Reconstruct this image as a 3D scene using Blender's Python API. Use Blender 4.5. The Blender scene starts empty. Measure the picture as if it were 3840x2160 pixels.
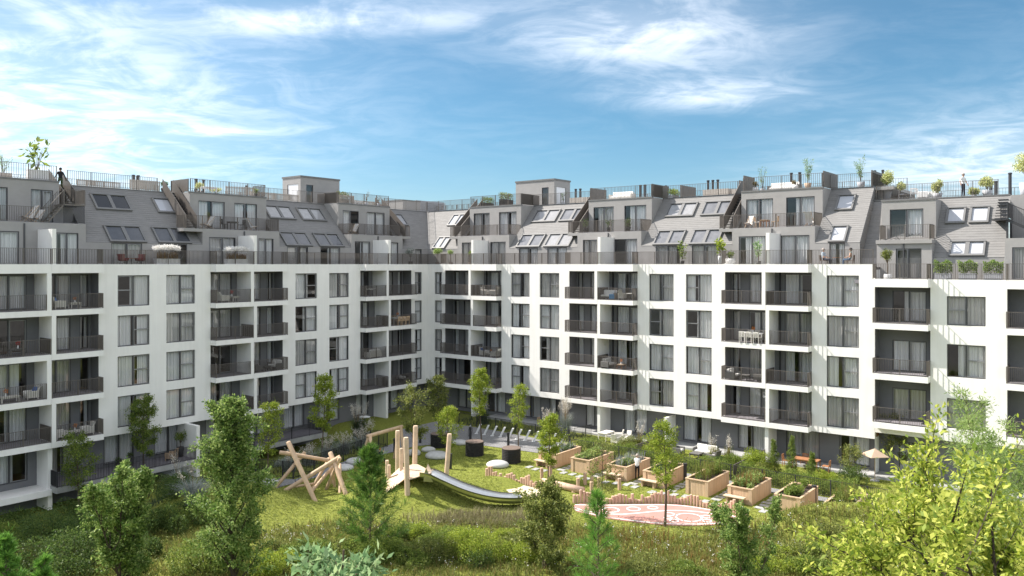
import bpy, math, random
import numpy as np
from mathutils import Vector, Matrix, Euler

S = bpy.context.scene
COL = S.collection

# ------------------------------------------------------------------ camera, sky, sun, exposure
H = 14.8                                   # eye height above the courtyard = top of the white parapet
cam_d = bpy.data.cameras.new('camera')
cam = bpy.data.objects.new('camera', cam_d)
COL.objects.link(cam)
cam.location = (0, 0, H)
cam.rotation_euler = (math.radians(90), 0, 0)
cam_d.sensor_width = 36.0
cam_d.lens = 36.0 * 3000.0 / 3840.0
cam_d.shift_y = -0.0232
cam_d.clip_start = 0.1
cam_d.clip_end = 3000
S.camera = cam

CX, CY = -8.63, 82.2                       # the inner corner of the two wings
ANG = math.atan2(-0.7885, -0.6150)         # local x runs along the left wing, local y along the right wing
_c, _s = math.cos(ANG), math.sin(ANG)
def W(p, q, z=0.0):
    return Vector((CX + p * _c - q * _s, CY + p * _s + q * _c, z))
def PQ(x, y):
    x = x - CX; y = y - CY
    return x * _c + y * _s, -x * _s + y * _c

sun_l = Vector((-0.33, 1.0, -1.03))         # travel of the light in building axes
sun_w = (W(sun_l.x, sun_l.y, sun_l.z) - W(0, 0, 0)).normalized()
sd = bpy.data.lights.new('sun', 'SUN')
sd.energy = 2.45
sd.angle = math.radians(0.53)
sd.color = (1.0, 0.94, 0.86)
so = bpy.data.objects.new('sun', sd)
COL.objects.link(so)
so.location = (-60, 40, 80)
so.rotation_euler = sun_w.to_track_quat('-Z', 'Y').to_euler()

wd = bpy.data.worlds.new('World')
S.world = wd
wd.use_nodes = True
nt = wd.node_tree
N, LK = nt.nodes, nt.links
N.clear()
def nn(t, **kw):
    n = N.new(t)
    for k, v in kw.items():
        setattr(n, k, v)
    return n
to_sun = -sun_w
sky = nn('ShaderNodeTexSky', sky_type='NISHITA', sun_disc=False)
sky.sun_elevation = math.asin(to_sun.z)
sky.sun_rotation = math.atan2(to_sun.x, to_sun.y)
sky.altitude = 1200
sky.air_density = 1.0
sky.dust_density = 1.3
sky.ozone_density = 4.0
geo = nn('ShaderNodeTexCoord')
sep = nn('ShaderNodeSeparateXYZ'); LK.new(geo.outputs['Generated'], sep.inputs[0])
def mth(op, a, b=None, c=None, clamp=False):
    n = nn('ShaderNodeMath', operation=op)
    n.use_clamp = clamp
    for i, v in enumerate((a, b, c)):
        if v is None: continue
        if isinstance(v, (int, float)): n.inputs[i].default_value = v
        else: LK.new(v, n.inputs[i])
    return n.outputs[0]
# clouds: a layer of air at a constant height, seen in perspective (direction divided by its height)
zc = mth('MAXIMUM', sep.outputs[2], 0.0)
zc = mth('ADD', zc, 0.10)
px = mth('DIVIDE', sep.outputs[0], zc)
py = mth('DIVIDE', sep.outputs[1], zc)
cmb = nn('ShaderNodeCombineXYZ'); LK.new(px, cmb.inputs[0]); LK.new(py, cmb.inputs[1])
def noise(vec, scale, detail, rough, dist, sx=1.0, sy=1.0, off=(0, 0, 0), rot=0.0):
    mp = nn('ShaderNodeMapping')
    mp.inputs['Scale'].default_value = (sx, sy, 1)
    mp.inputs['Location'].default_value = off
    mp.inputs['Rotation'].default_value = (0, 0, rot)
    LK.new(vec, mp.inputs[0])
    t = nn('ShaderNodeTexNoise')
    t.inputs['Scale'].default_value = scale
    t.inputs['Detail'].default_value = detail
    t.inputs['Roughness'].default_value = rough
    t.inputs['Distortion'].default_value = dist
    LK.new(mp.outputs[0], t.inputs[0])
    return t.outputs['Fac']
def ramp(fac, p0, p1):
    n = nn('ShaderNodeMapRange')
    n.interpolation_type = 'SMOOTHSTEP'
    n.inputs['From Min'].default_value = p0
    n.inputs['From Max'].default_value = p1
    LK.new(fac, n.inputs['Value'])
    return n.outputs[0]
big = noise(cmb.outputs[0], 0.42, 2.0, 0.5, 0.3, off=(3.1, 1.7, 0.0))
wisp = noise(cmb.outputs[0], 2.1, 9.0, 0.60, 1.5, sx=1.1, sy=1.15, rot=0.35, off=(0.6, 4.2, 0))
fine = noise(cmb.outputs[0], 6.0, 8.0, 0.62, 0.8, sx=0.8, sy=1.5, rot=0.3)
# cirrus banks in view, plus unseen ones added to brighten the shade (x / height, y / height)
def bank(cx, cy, rx, ry, amp):
    dx = mth('DIVIDE', mth('SUBTRACT', px, cx), rx)
    dy = mth('DIVIDE', mth('SUBTRACT', py, cy), ry)
    r2 = mth('ADD', mth('MULTIPLY', dx, dx), mth('MULTIPLY', dy, dy))
    return mth('MULTIPLY', mth('POWER', 2.71828, mth('MULTIPLY', r2, -1.0)), amp)
BANKS = [(-1.9, 2.9, 1.0, 1.2, 0.66), (-2.7, 4.2, 1.1, 1.1, 0.44), (-0.55, 2.42, 0.42, 0.12, 0.55), (-1.35, 3.65, 0.35, 0.08, 0.30), (0.38, 2.52, 0.40, 0.30, 0.55), (0.78, 3.15, 0.36, 0.20, 0.54), (0.60, 2.75, 0.45, 0.35, 0.18),
         (2.5, 4.1, 0.85, 1.1, 0.58), (-4.5, 6.5, 2.0, 1.6, 0.6), (4.8, 7.0, 2.0, 1.6, 0.5), (3.6, -1.6, 2.0, 2.0, 0.95), (-3.4, -1.4, 2.0, 1.9, 0.95), (0.2, -2.6, 2.0, 1.6, 0.95),  # negative y: unseen banks behind the camera, added to lift the shade
         (0.0, 0.0, 1.6, 1.3, 1.0), (-1.7, 0.6, 1.2, 1.0, 1.0), (1.7, 0.0, 1.3, 1.1, 1.0)]  # unseen banks overhead, added as fill light for the shaded wing
acc = None
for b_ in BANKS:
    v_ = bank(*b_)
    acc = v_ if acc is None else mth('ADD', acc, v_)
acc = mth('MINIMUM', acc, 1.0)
tex = mth('ADD', mth('MULTIPLY', wisp, 0.72), mth('MULTIPLY', fine, 0.28))
tex = ramp(tex, 0.37, 0.66)
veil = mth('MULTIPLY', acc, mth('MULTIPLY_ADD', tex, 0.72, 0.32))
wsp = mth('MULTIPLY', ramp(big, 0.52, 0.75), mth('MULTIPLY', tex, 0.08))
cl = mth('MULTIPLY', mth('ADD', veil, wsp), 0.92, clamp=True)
bg = nn('ShaderNodeBackground')
mix = nn('ShaderNodeMix', data_type='RGBA')
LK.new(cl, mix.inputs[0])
hs = nn('ShaderNodeHueSaturation')
hs.inputs['Hue'].default_value = 0.482
hs.inputs['Saturation'].default_value = 1.16
hs.inputs['Value'].default_value = 0.70
LK.new(sky.outputs[0], hs.inputs['Color'])
LK.new(hs.outputs[0], mix.inputs[6])
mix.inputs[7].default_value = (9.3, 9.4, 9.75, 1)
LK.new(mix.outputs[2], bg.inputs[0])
bg.inputs[1].default_value = 0.05
out = nn('ShaderNodeOutputWorld')
LK.new(bg.outputs[0], out.inputs[0])

S.view_settings.view_transform = 'Standard'
S.view_settings.look = 'None'
S.view_settings.exposure = 1.95
S.view_settings.gamma = 1.0
S.view_settings.use_curve_mapping = False
S.render.engine = 'CYCLES'
S.cycles.use_denoising = True
S.cycles.max_bounces = 8
S.cycles.diffuse_bounces = 3
S.cycles.glossy_bounces = 3
S.cycles.transparent_max_bounces = 16
S.cycles.transmission_bounces = 4
S.cycles.caustics_reflective = False
S.cycles.caustics_refractive = False

# ------------------------------------------------------------------ materials
MATS = {}
def base_mat(name):
    m = bpy.data.materials.new(name)
    m.use_nodes = True
    MATS[name] = m
    return m, m.node_tree.nodes, m.node_tree.links, m.node_tree.nodes['Principled BSDF']
def mat(name, col, rough=0.7, var=0.12, scale=3.0, bump=0.0, bscale=40.0, metal=0.0, spec=0.3, stretch=(1, 1, 1), col2=None, detail=6.0):
    m, n, l, b = base_mat(name)
    b.inputs['Roughness'].default_value = rough
    b.inputs['Metallic'].default_value = metal
    b.inputs['Specular IOR Level'].default_value = spec
    tc = n.new('ShaderNodeTexCoord')
    mp = n.new('ShaderNodeMapping'); mp.inputs['Scale'].default_value = stretch
    l.new(tc.outputs['Object'], mp.inputs[0])
    t = n.new('ShaderNodeTexNoise'); t.inputs['Scale'].default_value = scale; t.inputs['Detail'].default_value = detail
    t.inputs['Roughness'].default_value = 0.6
    l.new(mp.outputs[0], t.inputs[0])
    r = n.new('ShaderNodeMapRange'); r.inputs['From Min'].default_value = 0.3; r.inputs['From Max'].default_value = 0.7
    l.new(t.outputs['Fac'], r.inputs['Value'])
    mx = n.new('ShaderNodeMix'); mx.data_type = 'RGBA'
    l.new(r.outputs[0], mx.inputs[0])
    c2 = col2 if col2 else tuple(c * (1 - var) for c in col)
    c1 = col if col2 else tuple(min(1, c * (1 + var)) for c in col)
    mx.inputs[6].default_value = (*c2, 1); mx.inputs[7].default_value = (*c1, 1)
    l.new(mx.outputs[2], b.inputs['Base Color'])
    if bump > 0:
        t2 = n.new('ShaderNodeTexNoise'); t2.inputs['Scale'].default_value = bscale; t2.inputs['Detail'].default_value = 4
        l.new(mp.outputs[0], t2.inputs[0])
        bp = n.new('ShaderNodeBump'); bp.inputs['Strength'].default_value = bump; bp.inputs['Distance'].default_value = 0.02
        l.new(t2.outputs['Fac'], bp.inputs['Height'])
        l.new(bp.outputs[0], b.inputs['Normal'])
    return m
def leaf_mat(name, cols, rough=0.55, trans=0.35, spec=0.25):
    m, n, l, b = base_mat(name)
    g = n.new('ShaderNodeNewGeometry')
    cr = n.new('ShaderNodeValToRGB')
    els = cr.color_ramp.elements
    for i, c in enumerate(cols):
        pos = i / max(1, len(cols) - 1)
        e = els[i] if i < 2 else els.new(pos)
        e.position = pos; e.color = (*c, 1)
    l.new(g.outputs['Random Per Island'], cr.inputs[0])
    l.new(cr.outputs[0], b.inputs['Base Color'])
    b.inputs['Roughness'].default_value = rough
    b.inputs['Specular IOR Level'].default_value = spec
    tr = n.new('ShaderNodeBsdfTranslucent')
    hsv = n.new('ShaderNodeHueSaturation'); hsv.inputs['Value'].default_value = 1.5; hsv.inputs['Saturation'].default_value = 1.0
    l.new(cr.outputs[0], hsv.inputs['Color']); l.new(hsv.outputs[0], tr.inputs[0])
    ms = n.new('ShaderNodeMixShader'); ms.inputs[0].default_value = trans
    l.new(b.outputs[0], ms.inputs[1]); l.new(tr.outputs[0], ms.inputs[2])
    l.new(ms.outputs[0], n['Material Output'].inputs[0])
    return m
def glass_mat(name, tint=(0.75, 0.77, 0.78), refl=1.0):
    m, n, l, b = base_mat(name)
    n.remove(b)
    tr = n.new('ShaderNodeBsdfTransparent'); tr.inputs[0].default_value = (*tint, 1)
    gl = n.new('ShaderNodeBsdfGlossy'); gl.inputs['Roughness'].default_value = 0.02; gl.inputs[0].default_value = (0.9, 0.92, 0.95, 1)
    lw = n.new('ShaderNodeLayerWeight'); lw.inputs[0].default_value = 0.5
    pw = n.new('ShaderNodeMath'); pw.operation = 'POWER'; pw.inputs[1].default_value = 4.0; l.new(lw.outputs['Facing'], pw.inputs[0])
    mr = n.new('ShaderNodeMath'); mr.operation = 'MULTIPLY_ADD'; mr.inputs[1].default_value = 0.9; mr.inputs[2].default_value = 0.075 * refl
    mr.use_clamp = True
    l.new(pw.outputs[0], mr.inputs[0])
    ms = n.new('ShaderNodeMixShader'); l.new(mr.outputs[0], ms.inputs[0]); l.new(tr.outputs[0], ms.inputs[1]); l.new(gl.outputs[0], ms.inputs[2])
    l.new(ms.outputs[0], n['Material Output'].inputs[0])
    return m

mat('white_render', (0.86, 0.845, 0.815), 0.85, 0.03, 0.7, 0.25, 60, spec=0.15)
m_ = MATS['white_render']; n_, l_ = m_.node_tree.nodes, m_.node_tree.links
tc_ = n_.new('ShaderNodeTexCoord'); mp_ = n_.new('ShaderNodeMapping'); mp_.inputs['Scale'].default_value = (2.2, 2.2, 0.12); l_.new(tc_.outputs['Object'], mp_.inputs[0])
tn_ = n_.new('ShaderNodeTexNoise'); tn_.inputs['Scale'].default_value = 1.6; tn_.inputs['Detail'].default_value = 7; l_.new(mp_.outputs[0], tn_.inputs[0])
rm_ = n_.new('ShaderNodeMapRange'); rm_.inputs['From Min'].default_value = 0.42; rm_.inputs['From Max'].default_value = 0.75; rm_.inputs['To Min'].default_value = 1.0; rm_.inputs['To Max'].default_value = 0.945; l_.new(tn_.outputs['Fac'], rm_.inputs['Value'])
bs_ = n_['Principled BSDF']; src_ = bs_.inputs['Base Color'].links[0].from_socket
mu_ = n_.new('ShaderNodeMix'); mu_.data_type = 'RGBA'; mu_.blend_type = 'MULTIPLY'; mu_.inputs[0].default_value = 1.0
l_.new(src_, mu_.inputs[6]); l_.new(rm_.outputs[0], mu_.inputs[7]); l_.new(mu_.outputs[2], bs_.inputs['Base Color'])
mat('grey_render', (0.34, 0.328, 0.32), 0.85, 0.06, 1.2, 0.3, 60, spec=0.15)
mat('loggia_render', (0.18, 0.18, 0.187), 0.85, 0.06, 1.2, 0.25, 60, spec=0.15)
mat('shingle', (0.215, 0.209, 0.204), 0.72, 0.10, 1.5, 0.25, 30, spec=0.25, stretch=(1, 1, 4))
mat('fascia', (0.17, 0.168, 0.168), 0.5, 0.06, 2.0)
mat('railing', (0.15, 0.132, 0.118), 0.5, 0.05, 3.0, metal=0.15, spec=0.4)
mat('railing_dark', (0.05, 0.05, 0.055), 0.45, 0.05, 3.0, metal=0.2, spec=0.4)
mat('frame', (0.075, 0.075, 0.08), 0.4, 0.05, 2.0, metal=0.3, spec=0.5)
mat('sash', (0.26, 0.26, 0.265), 0.4, 0.05, 2.0, metal=0.4, spec=0.5)
mat('deck', (0.24, 0.225, 0.245), 0.8, 0.10, 3.0, 0.1, 20)
mat('interior', (0.22, 0.19, 0.165), 0.9, 0.2, 0.8)
mat('wood_floor', (0.30, 0.15, 0.07), 0.6, 0.2, 3.0)
mat('curtain', (0.80, 0.79, 0.78), 0.9, 0.10, 4.0, stretch=(1, 1, 0.05))
mat('curtain_grey', (0.58, 0.56, 0.54), 0.9, 0.12, 4.0, stretch=(1, 1, 0.05))
mat('blind', (0.85, 0.85, 0.87), 0.7, 0.03, 1.0)
mat('blind_grey', (0.13, 0.135, 0.15), 0.8, 0.15, 2.0)
mat('skylight_room', (0.30, 0.295, 0.30), 0.8, 0.25, 1.5)
mat('dark_void', (0.03, 0.03, 0.033), 0.9, 0.1, 1.0)
mat('concrete', (0.36, 0.36, 0.355), 0.9, 0.18, 1.2, 0.3, 30)
glass_mat('glass', (0.86, 0.87, 0.88), 1.0)
glass_mat('skylight_glass', (0.74, 0.75, 0.77), 0.8)
mat('wood', (0.54, 0.385, 0.255), 0.65, 0.16, 5.0, 0.2, 30, stretch=(1, 1, 0.15))
mat('wood_pale', (0.62, 0.47, 0.34), 0.65, 0.14, 5.0, 0.2, 30, stretch=(0.5, 0.5, 0.5))
mat('wood_pink', (0.56, 0.38, 0.28), 0.65, 0.18, 4.0, 0.2, 30, stretch=(1, 1, 0.2))
mat('wood_warm', (0.36, 0.17, 0.085), 0.6, 0.18, 5.0)
mat('steel', (0.62, 0.62, 0.61), 0.28, 0.06, 6.0, metal=1.0)
mat('rubber_black', (0.028, 0.027, 0.027), 0.7, 0.2, 6.0, 0.2, 30)
mat('stone', (0.50, 0.495, 0.485), 0.85, 0.12, 3.0, 0.3, 40)
mat('pot_white', (0.74, 0.73, 0.72), 0.5, 0.05, 4.0)
mat('pot_grey', (0.40, 0.41, 0.44), 0.6, 0.08, 4.0)
mat('pot_dark', (0.04, 0.04, 0.042), 0.6, 0.1, 4.0)
mat('pot_brown', (0.16, 0.12, 0.10), 0.7, 0.15, 4.0)
mat('fabric_white', (0.78, 0.76, 0.73), 0.9, 0.05, 8.0)
mat('fabric_blue', (0.09, 0.16, 0.36), 0.9, 0.3, 12.0)
mat('fabric_red', (0.17, 0.03, 0.035), 0.8, 0.15, 8.0)
mat('rattan_white', (0.66, 0.63, 0.58), 0.8, 0.15, 30.0, 0.3, 60)
mat('rattan_grey', (0.13, 0.125, 0.12), 0.8, 0.2, 30.0, 0.3, 60)
mat('towel_blue', (0.10, 0.32, 0.60), 0.9, 0.1, 8.0)
mat('soil', (0.055, 0.04, 0.03), 0.95, 0.3, 10, 0.5, 20)
mat('skin', (0.55, 0.34, 0.25), 0.6, 0.05, 10)
mat('hair_dark', (0.02, 0.016, 0.014), 0.6, 0.1, 10)
mat('hair_grey', (0.35, 0.30, 0.27), 0.7, 0.1, 10)
mat('cloth_black', (0.018, 0.018, 0.02), 0.85, 0.1, 10)
mat('cloth_white', (0.74, 0.74, 0.75), 0.85, 0.04, 10)
mat('cloth_green', (0.06, 0.085, 0.035), 0.85, 0.3, 12)
mat('cloth_jeans', (0.14, 0.22, 0.36), 0.85, 0.1, 10)
mat('cloth_navy', (0.02, 0.025, 0.05), 0.85, 0.1, 10)
mat('cloth_teal', (0.16, 0.33, 0.32), 0.85, 0.1, 10)
mat('cloth_red', (0.35, 0.03, 0.025), 0.85, 0.1, 10)
mat('cloth_paleblue', (0.50, 0.58, 0.66), 0.85, 0.06, 10)
mat('bark', (0.12, 0.09, 0.065), 0.9, 0.3, 8, 0.6, 25, stretch=(1, 1, 0.3))
mat('bark_dark', (0.055, 0.042, 0.033), 0.9, 0.3, 8, 0.6, 25, stretch=(1, 1, 0.3))
mat('flower_white', (0.80, 0.78, 0.72), 0.8, 0.06, 10)
mat('flower_red', (0.5, 0.03, 0.03), 0.8, 0.2, 10)
mat('flower_orange', (0.6, 0.22, 0.05), 0.8, 0.2, 10)
mat('paint_white', (0.80, 0.80, 0.80), 0.7, 0.04, 4)
mat('canvas_tan', (0.46, 0.34, 0.25), 0.9, 0.05, 6)
leaf_mat('leaf_bright', [(0.12, 0.18, 0.02), (0.24, 0.31, 0.035), (0.38, 0.42, 0.07)])
leaf_mat('leaf_yellow', [(0.10, 0.16, 0.02), (0.29, 0.35, 0.045), (0.54, 0.54, 0.13)], trans=0.4)
leaf_mat('leaf_mid', [(0.07, 0.12, 0.022), (0.15, 0.21, 0.04), (0.26, 0.31, 0.065)])
leaf_mat('leaf_olive', [(0.08, 0.11, 0.028), (0.17, 0.20, 0.05), (0.30, 0.31, 0.09)])
leaf_mat('leaf_dark', [(0.035, 0.07, 0.018), (0.075, 0.125, 0.03), (0.14, 0.19, 0.045)])
leaf_mat('leaf_poplar', [(0.06, 0.12, 0.024), (0.15, 0.23, 0.055), (0.33, 0.40, 0.13)])
leaf_mat('leaf_pale', [(0.10, 0.19, 0.08), (0.20, 0.31, 0.14), (0.36, 0.45, 0.22)])
leaf_mat('leaf_fresh', [(0.12, 0.19, 0.045), (0.22, 0.31, 0.085), (0.35, 0.42, 0.17)], trans=0.4)
leaf_mat('needle', [(0.04, 0.10, 0.02), (0.09, 0.18, 0.03), (0.17, 0.28, 0.05)], trans=0.25)
leaf_mat('needle_bright', [(0.06, 0.15, 0.025), (0.12, 0.26, 0.04), (0.20, 0.36, 0.06)], trans=0.3)
leaf_mat('leaf_silver', [(0.14, 0.17, 0.15), (0.26, 0.29, 0.26), (0.40, 0.42, 0.38)], trans=0.2)
leaf_mat('leaf_cream', [(0.24, 0.30, 0.07), (0.50, 0.52, 0.22), (0.72, 0.70, 0.42)], trans=0.25)
leaf_mat('leaf_red', [(0.10, 0.13, 0.03), (0.20, 0.15, 0.05), (0.30, 0.14, 0.05)], trans=0.25)
leaf_mat('plume', [(0.45, 0.42, 0.37), (0.60, 0.57, 0.51), (0.75, 0.71, 0.65)], trans=0.25)
leaf_mat('plume_white', [(0.70, 0.68, 0.66), (0.80, 0.78, 0.75), (0.88, 0.86, 0.84)], trans=0.25)
leaf_mat('blade_grey', [(0.16, 0.19, 0.17), (0.27, 0.30, 0.28), (0.42, 0.44, 0.42)], trans=0.2)
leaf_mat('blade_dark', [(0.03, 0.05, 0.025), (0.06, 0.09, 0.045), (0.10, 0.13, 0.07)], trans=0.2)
leaf_mat('blade_brown', [(0.16, 0.09, 0.03), (0.25, 0.15, 0.05), (0.34, 0.22, 0.09)], trans=0.2)
leaf_mat('lawn_blade', [(0.165, 0.20, 0.04), (0.27, 0.30, 0.065), (0.40, 0.41, 0.12)], trans=0.3)
leaf_mat('meadow_blade', [(0.05, 0.09, 0.018), (0.12, 0.16, 0.03), (0.22, 0.22, 0.06), (0.26, 0.17, 0.07)], trans=0.3)

# ------------------------------------------------------------------ mesh helpers
class MB:
    def __init__(self):
        self.v = []; self.f = []; self.m = []
    def add(self, vs, fs, mi=0):
        o = len(self.v)
        self.v += [tuple(x) for x in vs]
        self.f += [tuple(i + o for i in f) for f in fs]
        self.m += [mi] * len(fs)
        return self
    def box(self, x0, x1, y0, y1, z0, z1, mi=0):
        x0, x1 = min(x0, x1), max(x0, x1); y0, y1 = min(y0, y1), max(y0, y1); z0, z1 = min(z0, z1), max(z0, z1)
        return self.add([(x0, y0, z0), (x1, y0, z0), (x1, y1, z0), (x0, y1, z0), (x0, y0, z1), (x1, y0, z1), (x1, y1, z1), (x0, y1, z1)],
                        [(0, 3, 2, 1), (4, 5, 6, 7), (0, 1, 5, 4), (1, 2, 6, 5), (2, 3, 7, 6), (3, 0, 4, 7)], mi)
    def hexa(self, pts, mi=0):      # eight corners: bottom four, top four, both counter-clockwise seen from above
        return self.add(pts, [(0, 3, 2, 1), (4, 5, 6, 7), (0, 1, 5, 4), (1, 2, 6, 5), (2, 3, 7, 6), (3, 0, 4, 7)], mi)
    def quad(self, a, b, c, d, mi=0):
        return self.add([a, b, c, d], [(0, 1, 2, 3)], mi)
    def tube(self, pts, rad, n=8, mi=0, caps=True):
        pts = [Vector(p) for p in pts]
        if isinstance(rad, (int, float)): rad = [rad] * len(pts)
        rings = []
        up = Vector((0, 0, 1))
        ref = None
        vs = []
        for i, p in enumerate(pts):
            t = (pts[min(i + 1, len(pts) - 1)] - pts[max(i - 1, 0)])
            if t.length < 1e-9: t = Vector((0, 0, 1))
            t.normalize()
            if ref is None:
                ref = t.orthogonal().normalized()
            else:
                ref = (ref - t * ref.dot(t))
                ref = ref.normalized() if ref.length > 1e-6 else t.orthogonal().normalized()
            bi = t.cross(ref)
            for k in range(n):
                a = 2 * math.pi * k / n
                vs.append(p + (ref * math.cos(a) + bi * math.sin(a)) * rad[i])
        fs = []
        for i in range(len(pts) - 1):
            for k in range(n):
                k2 = (k + 1) % n
                fs.append((i * n + k, i * n + k2, (i + 1) * n + k2, (i + 1) * n + k))
        if caps:
            fs.append(tuple(reversed(range(n))))
            fs.append(tuple(range((len(pts) - 1) * n, len(pts) * n)))
        return self.add(vs, fs, mi)
    def lathe(self, prof, n=16, mi=0, cx=0, cy=0, sx=1, sy=1):
        vs = []
        for r, z in prof:
            for k in range(n):
                a = 2 * math.pi * k / n
                vs.append((cx + r * sx * math.cos(a), cy + r * sy * math.sin(a), z))
        fs = []
        for i in range(len(prof) - 1):
            for k in range(n):
                k2 = (k + 1) % n
                fs.append((i * n + k, i * n + k2, (i + 1) * n + k2, (i + 1) * n + k))
        fs.append(tuple(reversed(range(n))))
        fs.append(tuple(range((len(prof) - 1) * n, len(prof) * n)))
        return self.add(vs, fs, mi)
    def mesh(self, name, mats, smooth=False):
        me = bpy.data.meshes.new(name)
        me.from_pydata(self.v, [], self.f)
        if isinstance(mats, str): mats = [mats]
        for m in mats: me.materials.append(MATS[m])
        if len(mats) > 1: me.polygons.foreach_set('material_index', self.m)
        if smooth: me.polygons.foreach_set('use_smooth', [True] * len(self.f))
        me.update()
        return me
    def build(self, name, mats, parent=None, smooth=False, **tags):
        return link(name, self.mesh(name, mats, smooth), parent, **tags)

def link(name, data, parent=None, loc=None, rotz=None, **tags):
    o = bpy.data.objects.new(name, data)
    COL.objects.link(o)
    if parent is not None: o.parent = parent
    if loc is not None: o.location = loc
    if rotz is not None: o.rotation_euler = (0, 0, rotz)
    for k, v in tags.items(): o[k] = v
    return o
def thing(name, label, cat, loc=(0, 0, 0), rotz=0.0, group=None):
    o = link(name, None, None, loc, rotz, label=label, category=cat)
    o.empty_display_size = 0.2
    if group: o['group'] = group
    return o
def tag(o, label, cat, group=None):
    o['label'] = label; o['category'] = cat
    if group: o['group'] = group
    return o
def np_mesh(name, verts, quads, mats, mi=None):
    me = bpy.data.meshes.new(name)
    nv, nf = len(verts), len(quads)
    k = quads.shape[1]
    me.vertices.add(nv); me.loops.add(nf * k); me.polygons.add(nf)
    me.vertices.foreach_set('co', np.ascontiguousarray(verts, dtype=np.float32).ravel())
    me.loops.foreach_set('vertex_index', np.ascontiguousarray(quads, dtype=np.int32).ravel())
    me.polygons.foreach_set('loop_start', np.arange(0, nf * k, k, dtype=np.int32))
    me.polygons.foreach_set('loop_total', np.full(nf, k, dtype=np.int32))
    if isinstance(mats, str): mats = [mats]
    for m in mats: me.materials.append(MATS[m])
    if mi is not None: me.polygons.foreach_set('material_index', np.asarray(mi, dtype=np.int32))
    me.update(calc_edges=True)
    return me
RNG = random.Random(7)
# ------------------------------------------------------------------ buildings
class Fr:
    """facade axes: u along the facade from the inner corner, d outwards, z up -> local (x, y, z)"""
    def __init__(self, side): self.side = side
    def __call__(self, u, d, z): return (u, d, z) if self.side == 'L' else (d, u, z)
FL, FRT = Fr('L'), Fr('R')
def fbox(mb, fr, u0, u1, d0, d1, z0, z1, mi=0):
    a = fr(u0, d0, z0); b = fr(u1, d1, z1)
    mb.box(a[0], b[0], a[1], b[1], a[2], b[2], mi)
def fhexa(mb, fr, pts, mi=0):
    mb.hexa([fr(*p) for p in pts], mi)
def fquad(mb, fr, pts, mi=0):
    mb.quad(*[fr(*p) for p in pts], mi)
def wall_holes(mb, fr, d, u0, u1, z0, z1, holes, mi=0):
    """holes: (u0,u1,z0,z1,depth,material index of the reveal)"""
    us = sorted(set([u0, u1] + [h[0] for h in holes] + [h[1] for h in holes]))
    zs = sorted(set([z0, z1] + [h[2] for h in holes] + [h[3] for h in holes]))
    us = [u for u in us if u0 <= u <= u1]; zs = [z for z in zs if z0 <= z <= z1]
    for i in range(len(us) - 1):
        run = None
        for j in range(len(zs) - 1):
            uc, zc_ = (us[i] + us[i + 1]) / 2, (zs[j] + zs[j + 1]) / 2
            inside = any(h[0] < uc < h[1] and h[2] < zc_ < h[3] for h in holes)
            if not inside:
                if run is None: run = zs[j]
            if (inside or j == len(zs) - 2) and run is not None:
                top = zs[j] if inside else zs[j + 1]
                fquad(mb, fr, [(us[i], d, run), (us[i + 1], d, run), (us[i + 1], d, top), (us[i], d, top)], mi)
                run = None
    for a, b, c, e, dep, rm in holes:
        k = d - dep
        fquad(mb, fr, [(a, d, c), (a, k, c), (a, k, e), (a, d, e)], rm)
        fquad(mb, fr, [(b, d, c), (b, k, c), (b, k, e), (b, d, e)], rm)
        fquad(mb, fr, [(a, d, e), (b, d, e), (b, k, e), (a, k, e)], rm)
        fquad(mb, fr, [(a, d, c), (b, d, c), (b, k, c), (a, k, c)], rm)
def rail_path(mb, fr, path, z0, h=1.05, step=0.105, mi=0, posts=True):
    """vertical flat bars between a foot rail and a hand rail along a polyline of (u, d)"""
    for (ua, da), (ub, db) in zip(path[:-1], path[1:]):
        L = math.hypot(ub - ua, db - da)
        if L < 0.02: continue
        tu, td = (ub - ua) / L, (db - da) / L
        nu, nd = -td, tu
        def ob(s0, s1, w, za, zb):
            pts = []
            for z in (za, zb):
                for s, k in ((s0, -w), (s1, -w), (s1, w), (s0, w)):
                    pts.append((ua + tu * s + nu * k, da + td * s + nd * k, z))
            fhexa(mb, fr, pts, mi)
        ob(0, L, 0.022, z0 + h - 0.025, z0 + h)
        ob(0, L, 0.016, z0 + 0.06, z0 + 0.085)
        n = max(1, int(round(L / step)))
        for i in range(n):
            s = (i + 0.5) * L / n
            ob(s - 0.0075, s + 0.0075, 0.022, z0 + 0.085, z0 + h - 0.025)
        if posts:
            m = max(1, int(round(L / 1.7)))
            for i in range(m + 1):
                s = min(max(i * L / m, 0.02), L - 0.02)
                ob(s - 0.016, s + 0.016, 0.025, z0, z0 + h - 0.025)
def railing(name, root, fr, path, z0, h=1.05, m='railing', step=0.105):
    mb = MB(); rail_path(mb, fr, path, z0, h, step)
    return mb.build(name, m, root)

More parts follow.
